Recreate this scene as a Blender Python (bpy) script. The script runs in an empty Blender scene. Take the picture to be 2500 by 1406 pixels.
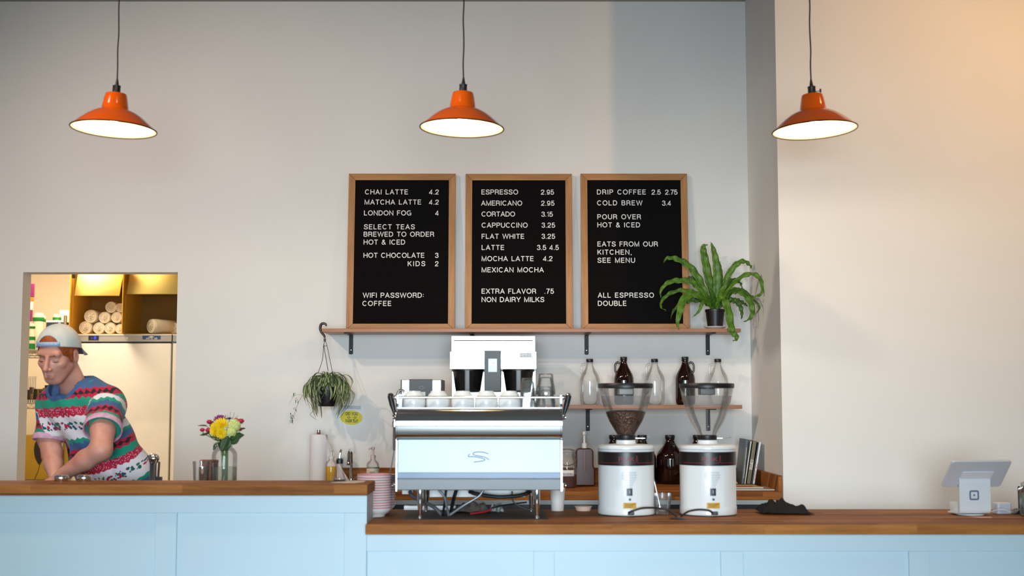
import bpy, bmesh, math, random
import numpy as np
from mathutils import Vector, Matrix, Euler
SC = bpy.context.scene
C = SC.collection
PI = math.pi
R = math.radians
# ------------------------------------------------------------------ camera
FPX = 3200.0                       # focal length in pixels of the 2500x1406 frame
HORIZON = 985.0
EYE = 1.39
PITCH = math.atan((HORIZON - 703.0) / FPX)
cam_data = bpy.data.cameras.new('camera')
cam_data.sensor_width = 36.0
cam_data.lens = FPX / 2500.0 * 36.0
cam_data.clip_start = 0.05
cam_data.clip_end = 60
cam_data.dof.use_dof = True
cam_data.dof.focus_distance = 7.3
cam_data.dof.aperture_fstop = 2.0
cam = bpy.data.objects.new('camera', cam_data)
C.objects.link(cam)
cam.location = (0, 0, EYE)
cam.rotation_euler = (PI / 2 + PITCH, 0, 0)
SC.camera = cam
# ------------------------------------------------------------------ colour management
SC.view_settings.view_transform = 'Standard'
SC.view_settings.look = 'None'
SC.view_settings.gamma = 1.0
SC.view_settings.use_curve_mapping = False
SC.view_settings.exposure = 0.0
SC.cycles.use_denoising = True
SC.cycles.max_bounces = 8
SC.cycles.diffuse_bounces = 4
SC.cycles.glossy_bounces = 4
SC.cycles.transmission_bounces = 6
SC.cycles.transparent_max_bounces = 24
SC.cycles.sample_clamp_indirect = 4.0
SC.cycles.caustics_reflective = False
SC.cycles.caustics_refractive = False
# ------------------------------------------------------------------ daylight and lamps
world = bpy.data.worlds.new('sky')
SC.world = world
world.use_nodes = True
bg = world.node_tree.nodes['Background']
bg.inputs[0].default_value = (0.62, 0.80, 1.0, 1)
bg.inputs[1].default_value = 1.6

def lamp(name, kind, loc, energy, col, size=0.1, size_y=None, rot=(0, 0, 0), spot=None, spread=None):
    d = bpy.data.lights.new(name, kind)
    d.energy = energy
    d.color = col
    if kind == 'AREA':
        d.size = size
        if size_y:
            d.shape = 'RECTANGLE'
            d.size_y = size_y
        if spread:
            d.spread = spread
    else:
        d.shadow_soft_size = size
    if spot:
        d.spot_size = spot
        d.spot_blend = 0.8
    o = bpy.data.objects.new(name, d)
    o.location = loc
    o.rotation_euler = rot
    C.objects.link(o)
    return o

CEIL = 3.738
YFRONT = -1.7
WINDOWS = [(-4.6, -1.9), (-1.3, 1.3), (2.4, 4.9)]      # shop windows behind the camera: x from, x to
LIGHTS = {'sky': (0.72, 0.88, 1.0), 'window0': (10.8, 12.8, 14.0), 'window1': (57.5, 68.4, 74.7), 'window2': (2.3, 2.8, 3.0), 'ceiling0': (0.0, 0.0, 0.0), 'ceiling1': (100.0, 58.0, 25.0), 'ceiling2': (169.0, 128.0, 97.9), 'ceiling3': (15.5, 11.8, 9.01), 'room_fill': (0.0, 0.0, 0.0), 'ceiling5': (159.0, 136.0, 111.0), 'pendant': (12.0, 10.2, 7.44), 'store': (43.0, 36.5, 28.0)}
bg.inputs[0].default_value = (*LIGHTS.get('sky', (1, 1, 1)), 1)
bg.inputs[1].default_value = 1.0

def power(name):
    """energy and colour of a lamp from its red, green and blue output"""
    v = LIGHTS.get(name, (0, 0, 0))
    e = max(max(v), 1e-6)
    return e, tuple(x / e for x in v)
for i, (a, b) in enumerate(WINDOWS):
    e, col = power('window%d' % i)
    lamp('daylight_window', 'AREA', ((a + b) / 2, YFRONT + 0.12, 1.35), e, col, b - a, 2.0, (PI / 2 - R([6, 12, 6][i]), 0, 0), spread=R([140, 66, 140][i]))
# warm track lamps under the ceiling, each aimed at a point of the walls
for i, (at_, aim, cone) in enumerate((((4.6, 3.4, 3.6), (-1.3, 7.5, 2.1), 44), ((2.9, 5.0, 3.62), (2.1, 6.66, 2.6), 112), ((-3.0, 4.4, 3.6), (-1.5, 7.5, 1.5), 90), ((-0.9, 4.2, 3.6), (-0.8, 7.5, 1.6), 85), ((-2.2, 4.2, 3.55), (1.37, 7.1, 1.35), 50))):
    e, col = power(['ceiling0', 'ceiling1', 'ceiling2', 'ceiling3', 'ceiling5'][i])
    d_ = Vector(aim) - Vector(at_)
    o_ = lamp('track_lamp', 'SPOT', at_, e, col, 0.05, rot=d_.to_track_quat('-Z', 'Y').to_euler(), spot=R(cone))
    o_.data.spot_blend = 1.0
e, col = power('room_fill')
lamp('fill_light', 'POINT', (0.3, 1.2, CEIL - 0.3), e, col, 0.12)  # added fill light without a fixture, left switched off
# warm lamp of the store room
e, col = power('store')
lamp('storeroom_lamp', 'AREA', (-3.2, 8.95, 2.72), e, col, 0.5, 0.9)
# ------------------------------------------------------------------ helpers
COSP, SINP = math.cos(PITCH), math.sin(PITCH)

def P(px, py, Y):
    """the point at distance Y from the camera plane that the photograph shows at this pixel"""
    d = Vector((px - 1250.0, FPX * COSP - (703.0 - py) * SINP, FPX * SINP + (703.0 - py) * COSP))
    t = Y / d.y
    return Vector((d.x * t, Y, EYE + d.z * t))

def X(px, Y, py=950):
    return P(px, py, Y).x

def Z(py, Y):
    return P(1250, py, Y).z

def U(Y):
    """metres per pixel at this distance"""
    return Y / FPX

def lin(h):
    h = h.lstrip('#')
    v = [int(h[i:i + 2], 16) / 255 for i in (0, 2, 4)]
    return tuple((x / 12.92 if x <= 0.04045 else ((x + 0.055) / 1.055) ** 2.4) for x in v) + (1,)

def ramp(nt, stops, fac=None, interp='LINEAR'):
    r = nt.nodes.new('ShaderNodeValToRGB')
    r.color_ramp.interpolation = interp
    e = r.color_ramp.elements
    while len(e) > 1:
        e.remove(e[-1])
    e[0].position, e[0].color = stops[0][0], stops[0][1]
    for p_, c_ in stops[1:]:
        n = e.new(p_)
        n.color = c_
    if fac is not None:
        nt.links.new(fac, r.inputs[0])
    return r

def mth(nt, op, a, b=None, c=None):
    n = nt.nodes.new('ShaderNodeMath')
    n.operation = op
    for i, v in enumerate((a, b, c)):
        if v is None:
            continue
        if isinstance(v, (int, float)):
            n.inputs[i].default_value = v
        else:
            nt.links.new(v, n.inputs[i])
    return n.outputs[0]

def mixc(nt, fac, a, b):
    n = nt.nodes.new('ShaderNodeMix')
    n.data_type = 'RGBA'
    for s, v in ((0, fac), (6, a), (7, b)):
        if isinstance(v, (int, float, tuple)):
            n.inputs[s].default_value = v
        else:
            nt.links.new(v, n.inputs[s])
    return n.outputs[2]

MATS = {}

def new_mat(name):
    m = bpy.data.materials.new(name)
    m.use_nodes = True
    nt = m.node_tree
    return m, nt, nt.nodes['Principled BSDF']

def coords(nt, scale=(1, 1, 1), kind='Object'):
    tc = nt.nodes.new('ShaderNodeTexCoord')
    mp = nt.nodes.new('ShaderNodeMapping')
    mp.inputs['Scale'].default_value = scale
    nt.links.new(tc.outputs[kind], mp.inputs[0])
    return mp.outputs[0]

def noise(nt, vec, scale=5, detail=3, rough=0.5):
    n = nt.nodes.new('ShaderNodeTexNoise')
    n.inputs['Scale'].default_value = scale
    n.inputs['Detail'].default_value = detail
    n.inputs['Roughness'].default_value = rough
    if vec is not None:
        nt.links.new(vec, n.inputs['Vector'])
    return n.outputs[0]

def bump(nt, b, h, strength=0.2, dist=0.002):
    n = nt.nodes.new('ShaderNodeBump')
    n.inputs['Strength'].default_value = strength
    n.inputs['Distance'].default_value = dist
    nt.links.new(h, n.inputs['Height'])
    nt.links.new(n.outputs[0], b.inputs['Normal'])

def mat(name, col, rough=0.5, metal=0.0, var=0.06, vs=8.0, vstretch=(1, 1, 1), bmp=0.0, bs=60.0, coat=0.0, spec=None, sheen=0.0, trans=0.0, emit=None, es=0.0, sss=0.0):
    """a procedural surface: base colour with a faint noise variation, optional fine bump"""
    if name in MATS:
        return MATS[name]
    m, nt, b = new_mat(name)
    c = lin(col) if isinstance(col, str) else col
    v = coords(nt, vstretch)
    if var:
        lo = tuple(max(0, x * (1 - var)) for x in c[:3]) + (1,)
        hi = tuple(min(1, x * (1 + var)) for x in c[:3]) + (1,)
        r = ramp(nt, [(0.3, lo), (0.7, hi)], noise(nt, v, vs, 3))
        nt.links.new(r.outputs[0], b.inputs['Base Color'])
    else:
        b.inputs['Base Color'].default_value = c
    b.inputs['Roughness'].default_value = rough
    b.inputs['Metallic'].default_value = metal
    if coat:
        b.inputs['Coat Weight'].default_value = coat
        b.inputs['Coat Roughness'].default_value = 0.06
    if spec is not None:
        b.inputs['Specular IOR Level'].default_value = spec
    if sheen:
        b.inputs['Sheen Weight'].default_value = sheen
    if trans:
        b.inputs['Transmission Weight'].default_value = trans
    if sss:
        b.inputs['Subsurface Weight'].default_value = sss
        b.inputs['Subsurface Radius'].default_value = (0.01, 0.004, 0.002)
        b.inputs['Subsurface Scale'].default_value = 0.5
    if emit:
        b.inputs['Emission Color'].default_value = lin(emit)
        b.inputs['Emission Strength'].default_value = es
    if bmp:
        bump(nt, b, noise(nt, v, bs, 2), bmp)
    MATS[name] = m
    return m

def glass(name, tint='#ffffff', edge='#8a9090', body=0.06, edge_amt=0.5, refl=0.6, rough=0.02):
    """thin clear glass: see-through, mirror-like by Fresnel, denser where seen edge-on"""
    if name in MATS:
        return MATS[name]
    m, nt, b = new_mat(name)
    nt.nodes.remove(b)
    out = nt.nodes['Material Output']
    tr = nt.nodes.new('ShaderNodeBsdfTransparent')
    gl = nt.nodes.new('ShaderNodeBsdfGlossy')
    gl.inputs['Roughness'].default_value = rough
    df = nt.nodes.new('ShaderNodeBsdfDiffuse')
    lw = nt.nodes.new('ShaderNodeLayerWeight')
    lw.inputs[0].default_value = 0.35
    fr = nt.nodes.new('ShaderNodeFresnel')
    fr.inputs[0].default_value = 1.5
    e = mth(nt, 'POWER', lw.outputs['Facing'], 7.0)
    tcol = mixc(nt, mth(nt, 'MULTIPLY', e, edge_amt), lin(tint), lin(edge))
    nt.links.new(tcol, tr.inputs[0])
    df.inputs[0].default_value = (0.82, 0.83, 0.83, 1)
    m1 = nt.nodes.new('ShaderNodeMixShader')
    m1.inputs[0].default_value = body
    nt.links.new(tr.outputs[0], m1.inputs[1])
    nt.links.new(df.outputs[0], m1.inputs[2])
    m2 = nt.nodes.new('ShaderNodeMixShader')
    nt.links.new(mth(nt, 'MULTIPLY', fr.outputs[0], refl), m2.inputs[0])
    nt.links.new(m1.outputs[0], m2.inputs[1])
    nt.links.new(gl.outputs[0], m2.inputs[2])
    nt.links.new(m2.outputs[0], out.inputs[0])
    MATS[name] = m
    return m

def wood(name, cols, axis=0, stave=0.045, length=0.55, grain=1.0, rough=0.42, staves=True, contrast=1.0):
    """wood with grain along an axis; staves = glued butcher-block strips"""
    if name in MATS:
        return MATS[name]
    m, nt, b = new_mat(name)
    tc = nt.nodes.new('ShaderNodeTexCoord')
    sp = nt.nodes.new('ShaderNodeSeparateXYZ')
    nt.links.new(tc.outputs['Object'], sp.inputs[0])
    ax = [sp.outputs[i] for i in range(3)]
    along = ax[axis]
    others = [ax[i] for i in range(3) if i != axis]
    cross = mth(nt, 'ADD', others[0], others[1])
    row = mth(nt, 'FLOOR', mth(nt, 'DIVIDE', cross, stave))
    wn = nt.nodes.new('ShaderNodeTexWhiteNoise')
    wn.noise_dimensions = '1D'
    nt.links.new(row, wn.inputs['W'])
    shifted = mth(nt, 'ADD', mth(nt, 'DIVIDE', along, length), mth(nt, 'MULTIPLY', wn.outputs[0], 7.3))
    cell = mth(nt, 'ADD', mth(nt, 'FLOOR', shifted), mth(nt, 'MULTIPLY', row, 17.0))
    wn2 = nt.nodes.new('ShaderNodeTexWhiteNoise')
    wn2.noise_dimensions = '1D'
    nt.links.new(cell, wn2.inputs['W'])
    cx = nt.nodes.new('ShaderNodeCombineXYZ')
    nt.links.new(mth(nt, 'MULTIPLY', along, 2.2), cx.inputs[0])
    nt.links.new(mth(nt, 'MULTIPLY', others[0], 38.0), cx.inputs[1])
    nt.links.new(mth(nt, 'ADD', mth(nt, 'MULTIPLY', others[1], 38.0), mth(nt, 'MULTIPLY', wn2.outputs[0], 9.0) if staves else 0.0), cx.inputs[2])
    g = noise(nt, cx.outputs[0], 1.6 * grain, 5, 0.62)
    g2 = noise(nt, cx.outputs[0], 9.0 * grain, 2, 0.5)
    f = mth(nt, 'ADD', mth(nt, 'MULTIPLY', g, 0.75 * contrast), mth(nt, 'MULTIPLY', g2, 0.22 * contrast))
    if staves:
        f = mth(nt, 'ADD', mth(nt, 'MULTIPLY', f, 0.70), mth(nt, 'MULTIPLY', wn2.outputs[0], 0.26))
    n = len(cols)
    r = ramp(nt, [(0.22 + 0.56 * i / (n - 1), lin(c)) for i, c in enumerate(cols)], f)
    nt.links.new(r.outputs[0], b.inputs['Base Color'])
    b.inputs['Roughness'].default_value = rough
    bump(nt, b, g2, 0.08, 0.001)
    MATS[name] = m
    return m

# ---- mesh building
def BM():
    return bmesh.new()

def box(bm, x0, x1, y0, y1, z0, z1, M=None):
    vs = [bm.verts.new(v) for v in ((x0, y0, z0), (x1, y0, z0), (x1, y1, z0), (x0, y1, z0), (x0, y0, z1), (x1, y0, z1), (x1, y1, z1), (x0, y1, z1))]
    for f in ((0, 3, 2, 1), (4, 5, 6, 7), (0, 1, 5, 4), (1, 2, 6, 5), (2, 3, 7, 6), (3, 0, 4, 7)):
        bm.faces.new([vs[i] for i in f])
    if M is not None:
        for v in vs:
            v.co = M @ v.co
    return bm

def lathe(bm, prof, seg=32, c=(0, 0, 0), cap0=True, cap1=True, M=None, sx=1.0, sy=1.0):
    rings = []
    allv = []
    for r, z in prof:
        if r < 1e-6:
            v = bm.verts.new((c[0], c[1], c[2] + z))
            rings.append([v])
        else:
            rings.append([bm.verts.new((c[0] + r * sx * math.cos(2 * PI * k / seg), c[1] + r * sy * math.sin(2 * PI * k / seg), c[2] + z)) for k in range(seg)])
        allv += rings[-1]
    for a, b in zip(rings, rings[1:]):
        if len(a) == 1 and len(b) == 1:
            continue
        for k in range(seg):
            k2 = (k + 1) % seg
            if len(a) == 1:
                bm.faces.new((a[0], b[k2], b[k])) if False else bm.faces.new((a[0], b[k], b[k2]))
            elif len(b) == 1:
                bm.faces.new((a[k], a[k2], b[0]))
            else:
                bm.faces.new((a[k], a[k2], b[k2], b[k]))
    if cap0 and len(rings[0]) > 1:
        bm.faces.new(list(reversed(rings[0])))
    if cap1 and len(rings[-1]) > 1:
        bm.faces.new(rings[-1])
    if M is not None:
        for v in allv:
            v.co = M @ v.co
    return bm

def catmull(pts, n=6):
    pts = [Vector(p) for p in pts]
    if len(pts) < 3:
        return pts
    out = []
    q = [pts[0] * 2 - pts[1]] + pts + [pts[-1] * 2 - pts[-2]]
    for i in range(1, len(q) - 2):
        p0, p1, p2, p3 = q[i - 1:i + 3]
        for k in range(n):
            t = k / n
            out.append(0.5 * ((2 * p1) + (p2 - p0) * t + (2 * p0 - 5 * p1 + 4 * p2 - p3) * t * t + (3 * p1 - p0 - 3 * p2 + p3) * t ** 3))
    out.append(pts[-1])
    return out

def frames(pts):
    """parallel-transport frames along a path"""
    T = []
    for i in range(len(pts)):
        a = pts[max(0, i - 1)]
        b = pts[min(len(pts) - 1, i + 1)]
        t = (b - a)
        T.append(t.normalized() if t.length > 1e-9 else Vector((0, 0, 1)))
    up = Vector((0, 0, 1)) if abs(T[0].z) < 0.9 else Vector((1, 0, 0))
    n = (up - T[0] * up.dot(T[0])).normalized()
    out = []
    for t in T:
        n = (n - t * n.dot(t))
        n = n.normalized() if n.length > 1e-9 else Vector((1, 0, 0))
        out.append((t, n, t.cross(n)))
    return out

def tube(bm, pts, r, seg=8, smooth=0, cap=True):
    pts = [Vector(p) for p in pts]
    if smooth:
        pts = catmull(pts, smooth)
    rs = r if isinstance(r, (list, tuple)) else None
    rings = []
    for i, (p, (t, n, b)) in enumerate(zip(pts, frames(pts))):
        if rs:
            u = i / (len(pts) - 1) * (len(rs) - 1)
            k = min(int(u), len(rs) - 2)
            rr = rs[k] + (rs[k + 1] - rs[k]) * (u - k)
        else:
            rr = r
        rings.append([bm.verts.new(p + (n * math.cos(2 * PI * j / seg) + b * math.sin(2 * PI * j / seg)) * rr) for j in range(seg)])
    for a, b in zip(rings, rings[1:]):
        for j in range(seg):
            bm.faces.new((a[j], a[(j + 1) % seg], b[(j + 1) % seg], b[j]))
    if cap:
        bm.faces.new(list(reversed(rings[0])))
        bm.faces.new(rings[-1])
    return bm

def prism(bm, poly, a, b, axis='y', M=None):
    """a 2-D outline pushed along an axis from a to b"""
    def v3(p, t):
        return {'y': (p[0], t, p[1]), 'x': (t, p[0], p[1]), 'z': (p[0], p[1], t)}[axis]
    A = [bm.verts.new(v3(p, a)) for p in poly]
    B = [bm.verts.new(v3(p, b)) for p in poly]
    n = len(poly)
    bm.faces.new(A)
    bm.faces.new(list(reversed(B)))
    for i in range(n):
        bm.faces.new((A[i], B[i], B[(i + 1) % n], A[(i + 1) % n]))
    if M is not None:
        for v in A + B:
            v.co = M @ v.co
    return bm

def rrect(x0, x1, y0, y1, r, n=5):
    out = []
    for cx, cy, a in ((x1 - r, y1 - r, 0), (x0 + r, y1 - r, 90), (x0 + r, y0 + r, 180), (x1 - r, y0 + r, 270)):
        for k in range(n + 1):
            t = R(a + 90 * k / n)
            out.append((cx + r * math.cos(t), cy + r * math.sin(t)))
    return out

def ellipse(cx, cy, rx, ry, n=32):
    return [(cx + rx * math.cos(2 * PI * k / n), cy + ry * math.sin(2 * PI * k / n)) for k in range(n)]

def leaf(bm, pts, width, up=(0, 0, 1), n=6, fold=0.25, wave=0.0, waves=6, thick=0.0007, shape=None, uv=True, phase=0.0):
    """a strap leaf: path, width profile, V fold and wavy margin, with a little thickness"""
    pts = catmull(pts, n)
    up = Vector(up)
    N = len(pts)
    uvl = bm.loops.layers.uv.verify()
    rows = []
    for i, p in enumerate(pts):
        t = (pts[min(N - 1, i + 1)] - pts[max(0, i - 1)])
        t = t.normalized() if t.length > 1e-9 else Vector((0, 0, 1))
        side = t.cross(up)
        side = side.normalized() if side.length > 1e-6 else Vector((1, 0, 0))
        nor = side.cross(t).normalized()
        s = i / (N - 1)
        w = width * (shape(s) if shape else max(0.06, math.sin(PI * min(1, 0.12 + 0.88 * s)) ** 0.7))
        wv = wave * math.sin(waves * 2 * PI * s + phase)
        wv2 = wave * math.sin(waves * 2 * PI * s + phase + 2.0)
        row = []
        for u, h in ((-1, fold * w + wv), (-0.5, fold * w * 0.35 + wv * 0.4), (0, 0), (0.5, fold * w * 0.35 + wv2 * 0.4), (1, fold * w + wv2)):
            row.append(bm.verts.new(p + side * (w * u) + nor * h))
        rows.append((row, s, nor))
    for (a, s0, _), (b, s1, _) in zip(rows, rows[1:]):
        for j in range(4):
            f = bm.faces.new((a[j], a[j + 1], b[j + 1], b[j]))
            for l, (uu, vv) in zip(f.loops, ((j / 4, s0), ((j + 1) / 4, s0), ((j + 1) / 4, s1), (j / 4, s1))):
                l[uvl].uv = (uu, vv)
    return bm

def finish(bm, M=None):
    bmesh.ops.recalc_face_normals(bm, faces=bm.faces[:])
    return bm

def obj(name, bm, m, parent=None, bevel=0.0, bseg=2, smooth=35, recalc=True, solid=0.0, sub=0):
    if recalc:
        bmesh.ops.recalc_face_normals(bm, faces=bm.faces[:])
    if bevel:
        sh = [e for e in bm.edges if len(e.link_faces) == 2 and e.calc_face_angle(0) > R(30)]
        bmesh.ops.bevel(bm, geom=sh, offset=bevel, offset_type='OFFSET', segments=bseg, profile=0.5, affect='EDGES', clamp_overlap=True)
    me = bpy.data.meshes.new(name)
    bm.to_mesh(me)
    bm.free()
    me.materials.append(m)
    if smooth:
        me.polygons.foreach_set('use_smooth', [True] * len(me.polygons))
        me.set_sharp_from_angle(angle=R(smooth))
    o = bpy.data.objects.new(name, me)
    C.objects.link(o)
    if bevel and not solid:
        md = o.modifiers.new('even_shading', 'WEIGHTED_NORMAL')
        md.keep_sharp = True
    if solid:
        md = o.modifiers.new('thickness', 'SOLIDIFY')
        md.thickness = solid
        md.offset = 0
    if sub:
        md = o.modifiers.new('smooth', 'SUBSURF')
        md.levels = sub
        md.render_levels = sub
    if parent is not None:
        o.parent = parent
    return o

def tag(o, label, cat, group=None):
    o['label'] = label
    o['category'] = cat
    if group:
        o['group'] = group
    return o

def thing(name, label, cat, loc=(0, 0, 0), rotz=0.0, group=None, rot=None):
    o = bpy.data.objects.new(name, None)
    o.empty_display_size = 0.05
    C.objects.link(o)
    o.location = loc
    o.rotation_euler = rot if rot else (0, 0, rotz)
    return tag(o, label, cat, group)

def struct(name, bm, m, **k):
    o = obj(name, bm, m, **k)
    o['kind'] = 'structure'
    return o

def kids(o):
    return list(o.children)

def dup(root, loc, rotz=None, label=None, group=None, rot=None, parent=None):
    """a copy of a thing with copies of its parts and sub-parts"""
    r = root.copy()
    C.objects.link(r)
    if loc is not None:
        r.location = loc
    if rotz is not None:
        r.rotation_euler = (0, 0, rotz)
    if rot is not None:
        r.rotation_euler = rot
    if label:
        r['label'] = label
    if group:
        r['group'] = group
    if parent is not None:
        r.parent = parent
    for ch in kids(root):
        dup(ch, None, parent=r)
    return r

def text_bm(s, width=None, height=0.01, depth=0.0006, squeeze=False):
    """lettering as a mesh lying in the x-z plane, facing -y; left edge at x = 0, baseline at z = 0; height = cap height"""
    cu = bpy.data.curves.new('lettering', 'FONT')
    cu.body = s
    cu.size = 1.0
    cu.extrude = 0.0
    cu.resolution_u = 3
    o = bpy.data.objects.new('lettering', cu)
    C.objects.link(o)
    def measure():
        dg = bpy.context.evaluated_depsgraph_get()
        dg.update()
        me = bpy.data.meshes.new_from_object(o.evaluated_get(dg))
        xs = [v.co.x for v in me.vertices]
        return me, min(xs), max(xs)
    cap = 0.729
    k = height / cap
    me, a, b = measure()
    if width and len(s) > 1 and not squeeze:
        w0 = (b - a) * k
        bpy.data.meshes.remove(me)
        cu.space_character = 1.5
        me, a1, b1 = measure()
        w1 = (b1 - a1) * k
        s1 = 1.0 + 0.5 * (width - w0) / (w1 - w0)
        if s1 < 0.93:
            s1 = 0.93
        bpy.data.meshes.remove(me)
        cu.space_character = s1
        me, a, b = measure()
    kx = width / (b - a) if width and (squeeze or len(s) > 1) else k
    bm = bmesh.new()
    bm.from_mesh(me)
    for v in bm.verts:
        v.co = Vector(((v.co.x - a) * kx, 0, v.co.y * k))
    bpy.data.objects.remove(o)
    bpy.data.curves.remove(cu)
    bpy.data.meshes.remove(me)
    if depth:
        r = bmesh.ops.extrude_face_region(bm, geom=bm.faces[:])
        for v in r['geom']:
            if isinstance(v, bmesh.types.BMVert):
                v.co.y -= depth
    return bm

def put(bm, M):
    for v in bm.verts:
        v.co = M @ v.co
    return bm

def T(x, y, z):
    return Matrix.Translation((x, y, z))

def RX(a):
    return Matrix.Rotation(a, 4, 'X')

def RY(a):
    return Matrix.Rotation(a, 4, 'Y')

def RZ(a):
    return Matrix.Rotation(a, 4, 'Z')

ORD = ['topmost', 'second', 'third', 'fourth', 'fifth', 'sixth', 'seventh', 'eighth', 'ninth', 'tenth', 'eleventh', 'twelfth', 'thirteenth', 'fourteenth', 'fifteenth', 'sixteenth']
# ------------------------------------------------------------------ a plain sans-serif stroke alphabet (cap height 1)
def _arc(cx, cy, rx, ry, a0, a1, n=14):
    return [(cx + rx * math.cos(R(a0 + (a1 - a0) * k / n)), cy + ry * math.sin(R(a0 + (a1 - a0) * k / n))) for k in range(n + 1)]

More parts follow.
